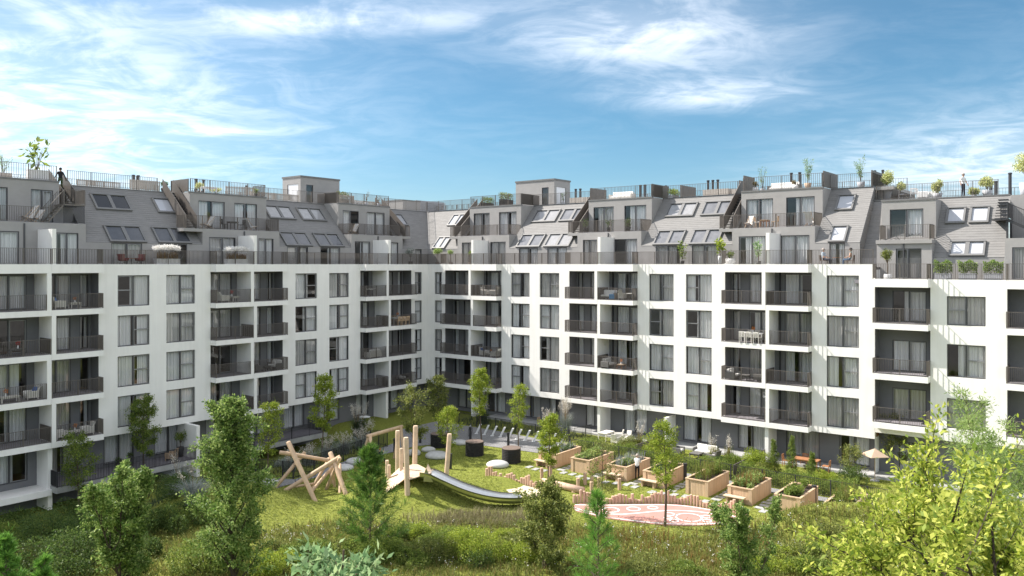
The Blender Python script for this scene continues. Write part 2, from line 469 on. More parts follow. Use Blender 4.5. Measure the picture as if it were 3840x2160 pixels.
def curtain_mesh(fr, ua, ub, d, z0, z1, rng):
    n = max(6, int((ub - ua) / 0.035))
    ph = rng.uniform(0, 6); fq = rng.uniform(26, 40)
    vs, fs = [], []
    for i in range(n + 1):
        u = ua + (ub - ua) * i / n
        w = 0.055 * math.sin(fq * (u - ua) + ph) + 0.025 * math.sin(1.7 * fq * (u - ua) + 2 * ph)
        vs.append(fr(u, d + w, z0)); vs.append(fr(u, d + w * 0.8, z1))
    for i in range(n): fs.append((2 * i, 2 * i + 2, 2 * i + 3, 2 * i + 1))
    return MB().add(vs, fs)
WR = random.Random(11)
def window(root, fr, u0, u1, z0, z1, d, kind='W', rng=WR, name='window', curt=None, glass='glass'):
    """frame in the opening; one pane per leaf; curtains behind. d is the plane of the frame."""
    mb = MB()
    fw = 0.06
    fbox(mb, fr, u0, u1, d - 0.03, d + 0.05, z1 - fw, z1)
    fbox(mb, fr, u0, u1, d - 0.03, d + 0.05, z0, z0 + fw)
    fbox(mb, fr, u0, u0 + fw, d - 0.03, d + 0.05, z0 + fw, z1 - fw)
    fbox(mb, fr, u1 - fw, u1, d - 0.03, d + 0.05, z0 + fw, z1 - fw)
    leaves = [(u0 + fw, u1 - fw)]
    um = (u0 + u1) / 2
    if kind in 'WD':
        fbox(mb, fr, um - 0.05, um + 0.05, d - 0.03, d + 0.05, z0 + fw, z1 - fw)
        leaves = [(u0 + fw, um - 0.05), (um + 0.05, u1 - fw)]
    wo = mb.build(name, 'frame', root)
    tl = rng.randrange(len(leaves))
    panes = []
    for i, (a, b) in enumerate(leaves):
        c, e = z0 + fw, z1 - fw
        if kind in 'WS' and i == tl:
            zm = z0 + (z1 - z0) * 0.52
            sb = MB()
            for q0, q1, y0, y1 in ((a, b, zm - 0.04, zm + 0.04), (a, a + 0.045, c, zm - 0.04), (b - 0.045, b, c, zm - 0.04), (a + 0.045, b - 0.045, c, c + 0.045),
                                   (a, a + 0.045, zm + 0.04, e), (b - 0.045, b, zm + 0.04, e), (a + 0.045, b - 0.045, e - 0.045, e)):
                fbox(sb, fr, q0, q1, d - 0.02, d + 0.035, y0, y1)
            sb.build('sash', 'sash', wo)
            for y0, y1 in ((c, zm - 0.04), (zm + 0.04, e)): panes.append((a, b, y0, y1))
        elif kind == 'D' and i == tl:
            sb = MB()
            for q0, q1, y0, y1 in ((a, a + 0.05, c, e), (b - 0.05, b, c, e), (a + 0.05, b - 0.05, e - 0.05, e), (a + 0.05, b - 0.05, c, c + 0.05)):
                fbox(sb, fr, q0, q1, d - 0.02, d + 0.035, y0, y1)
            sb.build('sash', 'sash', wo)
            panes.append((a, b, c, e))
        else:
            panes.append((a, b, c, e))
    for a, b, c, e in panes:
        pm = MB(); fquad(pm, fr, [(a, d, c), (b, d, c), (b, d, e), (a, d, e)])
        pm.build('pane', glass, wo)
    if curt is None:
        r = rng.random()
        w = u1 - u0
        m = 'curtain' if rng.random() < 0.62 else 'curtain_grey'
        if r < 0.44: sp = [(u0 + 0.02, u1 - 0.02)]
        elif r < 0.72:
            k = rng.uniform(0.30, 0.44); sp = [(u0 + 0.02, u0 + k * w), (u1 - (0.86 - k) * w + 0.1, u1 - 0.02)]
        elif r < 0.86: sp = [(u0 + 0.02, u0 + rng.uniform(0.55, 0.82) * w)]
        elif r < 0.98: sp = [(u1 - rng.uniform(0.55, 0.82) * w, u1 - 0.02)]
        else: sp = []
        curt = [(a, b, m) for a, b in sp if b - a > 0.15]
    for a, b, m in curt:
        curtain_mesh(fr, a, b, d - 0.13, z0 + 0.03, z1 - 0.02, rng).build('curtain', m, wo)
    return wo

def building_root(name, label):
    o = thing(name, label, 'building', (CX, CY, 0), ANG)
    return o

SLAB = [11.75, 8.82, 5.9, 3.0]
TH = 0.38
CEIL = [14.2, SLAB[0] - TH, SLAB[1] - TH, SLAB[2] - TH]
WIN = [(11.77, 14.0), (8.88, 11.12), (5.98, 8.2), (3.1, 5.33)]
BASE = 2.62

def bays(root, fr, pairs, doors, slabs=SLAB, ceil=CEIL, parity=0, th=TH, ptop=(14.2, 14.8), base=BASE, dep=1.2, dark=False):
    for pi, (ua, um, ub) in enumerate(pairs):
        for bi, (a, b) in enumerate(((ua, um), (um, ub))):
            if b - a < 0.5: continue
            holes = []
            for r, zt in enumerate(slabs):
                for (k0, k1) in doors[bi]:
                    holes.append((a + k0 if k0 >= 0 else b + k0, b + k1 if k1 <= 0 else a + k1, zt + 0.03, min(zt + 2.32, ceil[r] - 0.03), 0.12, 0))
            wl = MB(); wall_holes(wl, fr, -dep, a, b, base, ptop[0], holes)
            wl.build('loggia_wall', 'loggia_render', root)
            for h in holes:
                window(root, fr, h[0], h[1], h[2], h[3], -dep - 0.07, 'D' if h[1] - h[0] > 1.1 else 'P', name='balcony_door')
            for r, zt in enumerate(slabs):
                e0 = 0.004 if bi == 0 else 0.006
                e1 = 0.006 if bi == 0 else 0.004
                sl = MB(); fbox(sl, fr, a + e0, b - e1, -dep + 0.002, 0.8, zt - th, zt)
                bo = sl.build('balcony', 'white_render', root)
                dk = MB()
                nb = int((b - a) / 0.6)
                for i in range(nb):
                    w_ = (b - a - 0.08) / nb
                    fbox(dk, fr, a + 0.04 + i * w_ + 0.006, a + 0.04 + (i + 1) * w_ - 0.006, -dep + 0.02, 0.70, zt + 0.002, zt + 0.018)
                dk.build('deck', 'deck', bo)
                fin_here = (bi == 1) if ((r + parity) % 2 == 0) else (bi == 0)
                g0, g1 = a + 0.04, b - 0.04
                if fin_here:
                    if bi == 1: g0 = um + 0.29
                    else: g1 = um - 0.29
                mb = MB()
                if bi == 0:
                    path = [(a + 0.04, 0.0), (a + 0.04, 0.75), (g1, 0.75)]
                    if not fin_here: path.append((g1, -0.9))
                else:
                    path = [(b - 0.04, 0.0), (b - 0.04, 0.75), (g0, 0.75)]
                    if not fin_here: path.append((g0, -0.9))
                rail_path(mb, fr, path, zt + 0.0)
                mb.build('railing', 'railing', bo)
        # party wall with its fins, one per storey, to one side and the other in turn
        for r, zt in enumerate(slabs):
            k = (r + parity) % 2 == 0
            pw = MB(); fbox(pw, fr, um + 0.007 if k else um - 0.28, um + 0.28 if k else um - 0.007, -dep + 0.003, 0.798, zt + 0.001, ceil[r] - 0.001)
            pw.build('party_wall', 'white_render', root)
        sg = 1 if parity else -1
        dpm = MB(); fbox(dpm, fr, um + sg * 0.42 - 0.05, um + sg * 0.42 + 0.05, -dep + 0.03, -dep + 0.13, base, ptop[0]); dpm.build('downpipe', 'pot_dark', root)
        for (a, b) in ((ua, um), (um, ub)):
            if b - a < 0.5: continue
            pp = MB(); fbox(pp, fr, a + 0.004, b - 0.005, -0.02, 0.8, ptop[0], ptop[1]); pp.build('parapet', 'white_render', root)

SLN = 27
class Slope:
    def __init__(self, d0, z0, d1, z1):
        self.d0, self.z0 = d0, z0
        self.L = math.hypot(d1 - d0, z1 - z0)
        self.c = (d0 - d1) / self.L; self.s = (z1 - z0) / self.L
    def pt(self, u, s, n=0.0):
        return (u, self.d0 - s * self.c + n * self.s, self.z0 + s * self.s + n * self.c)
    def s_at(self, z): return (z - self.z0) / self.s
MAN = Slope(-1.5, 16.37, -5.6, 20.7)
def mansard(root, fr, u0, u1, sl=MAN, n=SLN, valley=False):
    rf = MB()
    us = lambda s: (sl.d0 - s * sl.c) if valley else u0
    fquad(rf, fr, [sl.pt(us(0), 0), sl.pt(u1, 0), sl.pt(u1, sl.L), sl.pt(us(sl.L), sl.L)])
    ro = rf.build('roof_slope', 'shingle', root)
    for i in range(n):
        s0, s1 = i * sl.L / n, min((i + 1) * sl.L / n + 0.015, sl.L)
        b = MB()
        j = 0.0
        fhexa(b, fr, [sl.pt(us(s0), s0, 0.002), sl.pt(u1 - 0.005, s0, 0.002), sl.pt(u1 - 0.005, s1, 0.002), sl.pt(us(s1), s1, 0.002),
                      sl.pt(us(s0), s0, 0.024), sl.pt(u1 - 0.005, s0, 0.024), sl.pt(u1 - 0.005, s1, 0.012), sl.pt(us(s1), s1, 0.012)])
        b.build('shingle', 'shingle', ro)
def skylight(root, fr, sl, u0, u1, z0, z1, n=2, blind=None, rng=WR):
    s0, s1 = sl.s_at(z0), sl.s_at(z1)
    mb = MB()
    def sb(m, a, b, s_a, s_b, n0, n1):
        fhexa(m, fr, [sl.pt(a, s_a, n0), sl.pt(b, s_a, n0), sl.pt(b, s_b, n0), sl.pt(a, s_b, n0), sl.pt(a, s_a, n1), sl.pt(b, s_a, n1), sl.pt(b, s_b, n1), sl.pt(a, s_b, n1)])
    w = (u1 - u0) / n
    f = 0.13
    sb(mb, u0, u1, s0, s0 + 0.16, 0.0, 0.17); sb(mb, u0, u1, s1 - 0.14, s1, 0.0, 0.2)
    for i in range(n + 1):
        c = u0 + i * w
        a, b = (c, c + f) if i == 0 else ((c - f, c) if i == n else (c - f, c + f))
        sb(mb, a, b, s0 + 0.16, s1 - 0.14, 0.0, 0.17)
    so_ = mb.build('skylight', 'fascia' if blind is None else 'fascia', root)
    for i in range(n):
        a, b = u0 + i * w + f * 0.98, u0 + (i + 1) * w - f * 0.98
        p = MB(); fquad(p, fr, [sl.pt(a, s0 + 0.16, 0.13), sl.pt(b, s0 + 0.16, 0.13), sl.pt(b, s1 - 0.14, 0.13), sl.pt(a, s1 - 0.14, 0.13)])
        p.build('pane', 'skylight_glass', so_)
        bl = blind if blind is not None else rng.choice(['dark_void', 'curtain_grey', 'curtain_grey', 'curtain', 'blind'])
        p = MB(); sb(p, a + 0.005, b - 0.005, s0 + 0.165, s1 - 0.145, 0.055, 0.06)
        p.build('pane_backing', bl, so_)  # sheet behind the pane; dark tones paint in the unlit room
def dormer(root, fr, u0, u1, wins1, wins2, u0b=None, u1b=None, ext=None, z=(14.62, 17.65, 20.7), df=(-1.5, -3.4), back=-6.2, wtop=(17.0, 20.05)):
    u0b = u0 if u0b is None else u0b; u1b = u1 if u1b is None else u1b
    m = MB()
    h1 = [(a, b, z[0] + 0.1, wtop[0], 0.15, 0) for a, b in wins1]
    wall_holes(m, fr, df[0], u0, u1, z[0], z[1] - 0.001, h1)
    for u in (u0, u1): fquad(m, fr, [(u, back, z[0]), (u, df[0], z[0]), (u, df[0], z[1]), (u, back, z[1])])
    fquad(m, fr, [(u0, back, z[1]), (u1, back, z[1]), (u1, df[0], z[1]), (u0, df[0], z[1])])
    do = m.build('dormer', 'grey_render', root)
    m = MB()
    h2 = [(a, b, z[1] + 0.08, wtop[1], 0.15, 0) for a, b in wins2]
    wall_holes(m, fr, df[1], u0b, u1b, z[1] + 0.004, z[2] - 0.001, h2)
    for u in (u0b, u1b): fquad(m, fr, [(u, back, z[1]), (u, df[1], z[1]), (u, df[1], z[2]), (u, back, z[2])])
    fquad(m, fr, [(u0b, back, z[2]), (u1b, back, z[2]), (u1b, df[1], z[2]), (u0b, df[1], z[2])])
    m.build('dormer', 'grey_render', root)
    c = MB(); fbox(c, fr, u0b - 0.03, u1b + 0.03, df[1] - 0.2, df[1] + 0.04, z[2] - 0.06, z[2] + 0.05)
    c.build('coping', 'fascia', root)
    for h in h1: window(root, fr, h[0], h[1], h[2], h[3], df[0] - 0.1, 'D' if h[1] - h[0] > 1.0 else 'P', name='terrace_door')
    for h in h2: window(root, fr, h[0], h[1], h[2], h[3], df[1] - 0.1, 'D', name='terrace_door')
    um_ = (max(u0, u0b) + min(u1, u0 + 7.0)) / 2; dp = MB(); fbox(dp, fr, um_ - 0.04, um_ + 0.04, df[0] + 0.005, df[0] + 0.085, z[0], z[1] - 0.1); dp.build('downpipe', 'frame', root)
    dk = MB(); fbox(dk, fr, u0 + 0.02, u1 - 0.02, df[1] + 0.02, df[0] - 0.03, z[1] + 0.003, z[1] + 0.02); dk.build('deck', 'deck', root)
def stair(root, fr, ua, ub, d0, z0, d1, z1, n=14, mt='railing'):
    """a straight flight between two solid side panels"""
    so_ = None
    for a, b in ((ua, ua + 0.05), (ub - 0.05, ub)):
        m = MB()
        fhexa(m, fr, [(a, d0, z0 - 0.2), (b, d0, z0 - 0.2), (b, d1, z1 - 0.2), (a, d1, z1 - 0.2), (a, d0, z0 + 1.0), (b, d0, z0 + 1.0), (b, d1, z1 + 1.05), (a, d1, z1 + 1.05)])
        o = m.build('staircase' if so_ is None else 'side_panel', mt, root if so_ is None else so_)
        so_ = so_ or o
    for i in range(n):
        t = (i + 0.5) / n
        m = MB(); d, z = d0 + (d1 - d0) * t, z0 + (z1 - z0) * t
        fbox(m, fr, ua + 0.052, ub - 0.052, d - 0.13, d + 0.13, z - 0.03, z + 0.02)
        m.build('tread', 'pot_dark', so_)
    return so_

def wing(name, label, fr, pairs, wins, gf, umax, doors, dorm, mans, parity, corner_u0=0.0, ustart=0.0, priv=None):
    root = building_root(name, label)
    # white facade
    holes = []
    for (ua, um, ub) in pairs: holes.append((ua, ub, BASE, 14.2, 1.2, 1))
    for (a, b) in wins:
        for (c, e) in WIN: holes.append((a, b, c, e, 0.24, 0))
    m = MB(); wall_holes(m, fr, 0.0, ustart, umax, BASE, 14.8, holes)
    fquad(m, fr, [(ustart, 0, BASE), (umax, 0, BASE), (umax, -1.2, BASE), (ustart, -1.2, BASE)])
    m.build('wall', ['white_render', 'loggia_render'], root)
    m = MB(); fbox(m, fr, ustart - 0.2, umax, -0.22, -0.003, 14.5, 14.797); m.build('parapet', 'white_render', root)
    for (a, b) in wins:
        for (c, e) in WIN: window(root, fr, a, b, c, e, -0.16, 'W' if b - a > 1.3 else 'S')
    bays(root, fr, pairs, doors, parity=parity)
    # ground floor, set back
    gh = [(a, b, 0.32, 2.45, 0.15, 0) for a, b in gf]
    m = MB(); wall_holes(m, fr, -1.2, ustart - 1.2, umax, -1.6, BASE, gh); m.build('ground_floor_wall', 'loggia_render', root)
    for h in gh: window(root, fr, h[0], h[1], h[2], h[3], -1.3, 'D', name='terrace_door')
    for (ua, um, ub) in pairs:
        k = um
        pw = MB(); fbox(pw, fr, k - 0.14, k + 0.14, -1.19, 0.55, -1.5, BASE - 0.001); pw.build('party_wall', 'white_render', root)
    # rooms behind the windows
    m = MB(); m2 = MB()
    for z in [0.25] + SLAB:
        fbox(m2, fr, ustart - 3.5, umax, -4.0, -0.36 if z > 1 else -1.5, z - 0.32, z - 0.015)
    fquad(m, fr, [(ustart - 4, -4.0, 0), (umax, -4.0, 0), (umax, -4.0, 14.6), (ustart - 4, -4.0, 14.6)])
    for (ua, um, ub) in pairs:
        for k in (ua - 0.3, um, ub + 0.3):
            fbox(m, fr, k - 0.1, k + 0.1, -3.99, -1.45, 0.2, 14.4)
    for i in range(len(wins) - 1):
        k = (wins[i][1] + wins[i + 1][0]) / 2
        if wins[i + 1][0] - wins[i][1] < 2.5: fbox(m, fr, k - 0.1, k + 0.1, -3.98, -0.4, 2.7, 14.3)
    m.build('room_wall', 'interior', root); m2.build('room_floor', 'wood_floor', root)
    # outer shell that closes the volume
    m = MB()
    fquad(m, fr, [(ustart - 13, -13, -1.6), (umax, -13, -1.6), (umax, -13, 20.7), (ustart - 13, -13, 20.7)])
    fquad(m, fr, [(umax, -13, -1.6), (umax, -0.004, -1.6), (umax, -0.004, 14.6), (umax, -13, 14.6)])
    m.build('outer_wall', 'white_render', root)
    m = MB(); fbox(m, fr, ustart - (1.6 if fr.side == 'R' else 1.6), umax, -1.7, -0.24, 14.42, 14.6); m.build('terrace_floor', 'deck', root)
    m = MB(); fbox(m, fr, (ustart - 13) if fr.side == 'L' else -5.6, umax, -13, -5.62, 20.45, 20.69); m.build('flat_roof', 'concrete', root)
    # attic
    for (a, b, valley, doors_, ups, los) in mans:
        mansard(root, fr, a, b, valley=valley)
        m = MB(); wall_holes(m, fr, -1.5, (a if not valley else -1.5), b, 14.6, 16.372, [(x, y, 14.72, 16.36, 0.12, 0) for x, y in doors_])
        m.build('knee_wall', 'grey_render', root)
        for x, y in doors_: window(root, fr, x, y, 14.72, 16.36, -1.58, 'D' if y - x > 1.3 else 'P', name='terrace_door')
        for x, y, bl in ups: skylight(root, fr, MAN, x, y, 18.85, 20.1, 2 if y - x > 1.6 else 1, bl)
        for x, y, bl in los: skylight(root, fr, MAN, x, y, 16.37, 17.62, 2 if y - x > 1.6 else 1, bl)
        m = MB()
        fhexa(m, fr, [(a if not valley else -5.6, -5.75, 20.66), (b, -5.75, 20.66), (b, -5.52, 20.62), (a if not valley else -5.5, -5.52, 20.62),
                      (a if not valley else -5.6, -5.75, 20.78), (b, -5.75, 20.78), (b, -5.52, 20.74), (a if not valley else -5.5, -5.52, 20.74)])
        m.build('coping', 'fascia', root)
    for kw in dorm: dormer(root, fr, **kw)
    for (um, off) in priv:
        m = MB(); fbox(m, fr, um + off, um + off + 0.26, -1.495, 0.74, 14.61, 17.15); m.build('privacy_wall', 'white_render', root)
    return root

DOORS_L = [[(1.35, -0.12), (0.15, 0.75)], [(0.75, -0.45)]]
DOORS_R = [[(1.45, -0.12), (0.15, 0.8)], [(0.75, -0.18)]]
L_PAIRS = [(2.4, 6.22, 9.1), (17.75, 21.1, 24.5), (33.1, 36.5, 39.9)]
R_PAIRS = [(2.4, 6.48, 9.67), (17.44, 20.85, 24.33), (32.05, 35.55, 38.7)]
left = wing('apartment_building', 'shaded white apartment wing along the left side of the courtyard, grey mansard attic above', FL, L_PAIRS,
    [(0.88, 1.9), (10.47, 12.75), (14.12, 16.44), (25.8, 28.13), (29.42, 31.77)],
    [(1.0, 2.1), (3.0, 5.2), (7.0, 8.6), (10.6, 12.9), (14.6, 16.8), (18.4, 20.5), (22.2, 24.2), (26.2, 28.4), (30.0, 32.2), (34.0, 36.0), (37.2, 39.4)], 60.0, DOORS_L,
    [dict(u0=2.15, u1=8.9, wins1=[(6.5, 8.45), (2.75, 3.7)], wins2=[(6.3, 8.35), (2.84, 5.26)]),
     dict(u0=17.0, u1=24.28, wins1=[(21.3, 23.7), (17.6, 19.1)], wins2=[(21.1, 23.5), (17.95, 20.2)]),
     dict(u0=33.3, u1=59.9, wins1=[(37.6, 40.0), (33.8, 35.3)], wins2=[(37.6, 39.9), (34.7, 36.15)], u0b=34.3)],
    [(0, 2.15, True, [(-0.6, 0.35)], [(-1.0, 0.1, 'curtain_grey')], [(-1.2, 0.75, 'curtain_grey')][:0]),
     (8.9, 17.0, False, [(13.93, 16.2), (10.25, 12.55)], [(13.45, 16.31, 'curtain_grey'), (9.9, 12.73, 'curtain_grey')], [(13.42, 16.3, 'blind_grey'), (9.75, 12.66, 'blind_grey')]),
     (24.28, 33.3, False, [(29.21, 31.5), (25.6, 27.9)], [(28.8, 31.5, 'dark_void'), (25.2, 26.7, 'blind')], [(28.85, 31.6, 'blind_grey'), (25.2, 27.96, 'blind_grey')])],
    0, priv=[(6.22, -0.3), (21.1, -0.3), (36.5, -0.3)])
right = wing('apartment_building', 'sunlit white apartment wing along the right side, grey mansard roof with three dormers', FRT, R_PAIRS,
    [(0.94, 1.94), (10.82, 13.01), (14.17, 16.34), (25.41, 27.65), (28.73, 30.94), (39.75, 41.96)],
    [(3.0, 5.2), (7.0, 9.2), (11.2, 13.4), (14.4, 16.4), (18.4, 20.2), (22.3, 24.6), (27.9, 30.4), (32.6, 34.9), (36.4, 38.9), (40.3, 42.4)], 43.0, DOORS_R,
    [dict(u0=2.72, u1=9.42, wins1=[(3.3, 5.0), (7.05, 9.0)], wins2=[(3.26, 5.4), (6.63, 8.86)]),
     dict(u0=17.32, u1=23.85, wins1=[(17.9, 19.4), (21.2, 23.45)], wins2=[(17.84, 20.0), (21.1, 23.3)]),
     dict(u0=32.0, u1=38.45, wins1=[(32.55, 34.7), (35.9, 38.05)], wins2=[(32.4, 34.6), (35.65, 37.85)])],
    [(0, 2.72, True, [], [(-0.9, 1.05, 'blind')], [(-0.85, 0.9, 'curtain')]),
     (9.42, 17.32, False, [(10.62, 12.87), (13.96, 16.15)], [(10.3, 13.2, 'curtain_grey'), (13.6, 16.3, 'skylight_room')], [(10.25, 13.06, 'skylight_room'), (13.52, 16.39, 'curtain_grey')]),
     (23.85, 32.0, False, [(25.23, 27.48), (28.55, 30.8)], [(24.9, 27.55, 'curtain_grey'), (28.2, 30.85, 'skylight_room')], [(24.95, 27.54, 'skylight_room'), (28.26, 30.83, 'skylight_room')]),
     (38.45, 41.64, False, [(39.5, 40.6)], [(39.2, 40.5, 'blind')], [(39.4, 40.6, 'blind')])],
    1, priv=[(6.48, 0.02), (20.85, 0.02), (35.55, 0.02)])
right['_x'] = 0
del right['_x']

# railings of the terraces in front of the attic
def terrace_rail(root, fr, u_from, u_to, pairs, z=14.8):
    path = [(u_from, -0.1)]
    segs = []
    for ua, um, ub in pairs:
        path += [(ua + 0.05, -0.1)]; segs.append(path)
        segs.append([(ua + 0.05, -0.1), (ua + 0.05, 0.74), (um - 0.02, 0.74)])
        segs.append([(um + 0.02, 0.74), (ub - 0.05, 0.74), (ub - 0.05, -0.1)])
        path = [(ub - 0.05, -0.1)]
    if u_to > path[0][0]: segs.append(path + [(u_to, -0.1)])
    for s_ in segs: railing('terrace_railing', root, fr, s_, z)
terrace_rail(left, FL, -0.1, 59.8, L_PAIRS)
terrace_rail(right, FRT, -0.1, 42.9, R_PAIRS)
# balconies on top of the first attic storey
def top_rails(root, fr, spec, roof_segs, back):
    for path in spec: railing('balcony_railing', root, fr, path, 17.66)
    for path in roof_segs: railing('roof_railing', root, fr, path, 20.74, 1.08, step=0.15)
    for path in back: railing('roof_railing', root, fr, path, 20.69, 1.1, step=0.2)
def ext_slab(root, fr, a, b):
    m = MB(); fbox(m, fr, a, b, -3.0, -1.497, 17.4, 17.648); m.build('balcony_slab', 'grey_render', root)
top_rails(left, FL, [[(8.85, -3.38), (8.85, -1.54), (5.6, -1.54)], [(5.6, -1.54), (1.1, -1.54), (1.1, -2.6)], [(25.85, -2.6), (25.85, -1.54), (21.1, -1.54)], [(21.1, -1.54), (17.05, -1.54), (17.05, -3.38)],
                     [(41.8, -1.54), (35.7, -1.54)]],
          [[(-5.4, -5.45), (1.0, -5.45)], [(2.2, -3.5), (8.85, -3.5), (8.85, -5.45), (17.0, -5.45), (17.05, -3.5), (24.2, -3.5)], [(25.9, -5.45), (32.9, -5.45)], [(34.4, -3.5), (41.8, -3.5)]],
          [[(-9, -10.5), (5.2, -10.5)], [(10.6, -11.2), (41.8, -11.2)]])
top_rails(right, FRT, [[(1.7, -2.6), (1.7, -1.54), (6.4, -1.54)], [(6.4, -1.54), (9.37, -1.54), (9.37, -3.38)], [(16.3, -2.6), (16.3, -1.54), (20.8, -1.54)], [(20.8, -1.54), (23.8, -1.54), (23.8, -3.38)],
                       [(30.95, -2.6), (30.95, -1.54), (35.5, -1.54)], [(35.5, -1.54), (38.4, -1.54), (38.4, -3.38)]],
          [[(-5.4, -5.45), (1.6, -5.45)], [(2.75, -3.5), (9.37, -3.5), (9.37, -5.45), (16.2, -5.45)], [(17.4, -3.5), (23.8, -3.5), (23.8, -5.45), (30.9, -5.45)], [(32.1, -3.5), (38.4, -3.5), (38.4, -5.45), (41.5, -5.45), (41.5, -9.0)]],
          [[(-9, -10.5), (5.2, -10.5)], [(10.8, -11.2), (42.8, -11.2)]])
ext_slab(left, FL, 1.02, 2.146); ext_slab(left, FL, 24.284, 25.92)
ext_slab(right, FRT, 1.62, 2.716); ext_slab(right, FRT, 16.24, 17.316); ext_slab(right, FRT, 30.9, 31.996)
stair(left, FL, 24.4, 25.35, -2.1, 17.7, -5.7, 20.75); stair(left, FL, 1.15, 2.05, -2.1, 17.7, -5.7, 20.75)
stair(right, FRT, 16.35, 17.2, -2.1, 17.7, -5.7, 20.75); stair(right, FRT, 31.0, 31.9, -2.1, 17.7, -5.7, 20.75); stair(right, FRT, 1.75, 2.65, -2.1, 17.7, -5.7, 20.75)
# the stair with a landing on the left dormer
stair(left, FL, 33.2, 34.1, -3.2, 19.05, -5.7, 20.75, 8)
m = MB(); fbox(m, FL, 33.3, 34.75, -3.2, -1.55, 18.92, 19.02); m.build('landing', 'railing', left)
m = MB(); rail_path(m, FL, [(34.75, -1.57), (33.32, -1.57), (33.32, -3.1)], 19.02); m.build('landing_railing', 'railing', left)
m = MB(); rail_path(m, FL, [(34.75, -1.6), (33.35, -1.6)], 17.66, 1.25, 0.06); m.build('lattice_screen', 'railing_dark', left)
m = MB()
for i in range(6):
    t = (i + 0.5) / 6; fbox(m, FL, 35.75 - t * 1.0 - 0.12, 35.75 - t * 1.0 + 0.12, -2.5, -1.62, 17.7 + t * 1.25, 17.74 + t * 1.25)
for dd in (-2.5, -1.6):
    fhexa(m, FL, [(34.75, dd - 0.02, 18.86), (35.75, dd - 0.02, 17.66), (35.75, dd + 0.02, 17.66), (34.75, dd + 0.02, 18.86), (34.75, dd - 0.02, 19.0), (35.75, dd - 0.02, 17.8), (35.75, dd + 0.02, 17.8), (34.75, dd + 0.02, 19.0)])
    fhexa(m, FL, [(34.75, dd - 0.02, 19.96), (35.75, dd - 0.02, 18.7), (35.75, dd + 0.02, 18.7), (34.75, dd + 0.02, 19.96), (34.75, dd - 0.02, 20.0), (35.75, dd - 0.02, 18.74), (35.75, dd + 0.02, 18.74), (34.75, dd + 0.02, 20.0)])
    for i in range(9):
        t = (i + 0.5) / 9; fbox(m, FL, 35.75 - t - 0.008, 35.75 - t + 0.008, dd - 0.015, dd + 0.015, 17.75 + t * 1.22, 18.7 + t * 1.25)
m.build('lower_flight', 'railing', left)
m = MB(); fbox(m, FL, 33.31, 34.29, -6.2, -3.41, 17.66, 18.9); m.build('dormer', 'grey_render', left)

# stair houses on the roof
def stairhouse(root, fr, u0, u1, d0, d1, zt, wl, dl):
    m = MB()
    wall_holes(m, fr, d1, u0, u1, 20.69, zt, [(wl[0], wl[1], 20.8, 22.7, 0.12, 0)])
    fquad(m, fr, [(u0, d0, 20.69), (u0, d1, 20.69), (u0, d1, zt), (u0, d0, zt)])
    fquad(m, fr, [(u0, d0, 20.69), (u1, d0, 20.69), (u1, d0, zt), (u0, d0, zt)])
    # side wall with the door
    a, b = dl
    for q0, q1, z0, z1 in ((d0, a, 20.69, zt), (b, d1, 20.69, zt), (a, b, 22.75, zt)):
        fquad(m, fr, [(u1, q0, z0), (u1, q1, z0), (u1, q1, z1), (u1, q0, z1)])
    h = m.build('stair_house', 'grey_render', root)
    m = MB(); fbox(m, fr, u0 - 0.06, u1 + 0.06, d0 - 0.06, d1 + 0.06, zt - 0.001, zt + 0.16); m.build('roof', 'fascia', h)
    m = MB(); fbox(m, fr, u1 - 0.14, u1 - 0.06, a, b, 20.7, 22.74); m.build('door', 'blind', h)
    w = window(root, fr, wl[0], wl[1], 20.8, 22.7, d1 - 0.09, 'P', curt=[])
    m = MB(); fbox(m, fr, u0 + 0.05, u1 - 0.3, d1 - 1.6, d1 - 1.5, 20.7, zt - 0.1); m.build('inner_wall', 'blind', h)
stairhouse(left, FL, 5.32, 10.2, -10.4, -7.5, 23.4, (8.67, 9.52), (-9.6, -7.9))
stairhouse(right, FRT, 5.6, 10.56, -10.4, -7.5, 23.4, (9.0, 9.85), (-9.6, -7.9))
m = MB(); fbox(m, FL, -7.0, -4.2, -11, -8.0, 20.7, 22.0); m.build('plant_room', 'grey_render', left)
m = MB(); fbox(m, FL, -7.05, -4.15, -11.05, -7.95, 22.0, 22.12); m.build('roof', 'fascia', left)
for i in range(7):
    m = MB(); fbox(m, FL, -12.2, -7.3, -8.9 + 0.0, -8.8, 20.9 + i * 0.19, 21.02 + i * 0.19); m.build('louvre_slat', 'pot_grey', left)
m = MB(); fbox(m, FL, -12.2, -7.3, -9.1, -9.0, 20.7, 22.3); m.build('louvre_screen', 'pot_grey', left)

# end block with lower storeys at the right edge
blk = building_root('apartment_building', 'nearest white apartment block at the right edge with steep grey shingled attic')
MS = [10.76, 7.3, 3.96]; MC = [13.24, 10.36, 6.9]
MWIN = [(10.77, 12.69), (7.35, 9.52), (3.95, 5.95)]
holes = [(43.02, 46.5, 3.5, 13.24, 1.2, 1), (50.9, 54.4, 3.5, 13.24, 1.2, 1)] + [(47.48, 49.71, c, e, 0.24, 0) for c, e in MWIN]
m = MB(); wall_holes(m, FRT, 0.0, 43.01, 56.0, 3.1, 13.79, holes)
fquad(m, FRT, [(43.01, 0, 3.1), (56, 0, 3.1), (56, -1.2, 3.1), (43.01, -1.2, 3.1)])
fquad(m, FRT, [(56, 0, 0), (56, -13, 0), (56, -13, 19.4), (56, 0, 13.7)])
m.build('wall', ['white_render', 'loggia_render'], blk)
for c, e in MWIN: window(blk, FRT, 47.48, 49.71, c, e, -0.16, 'W')
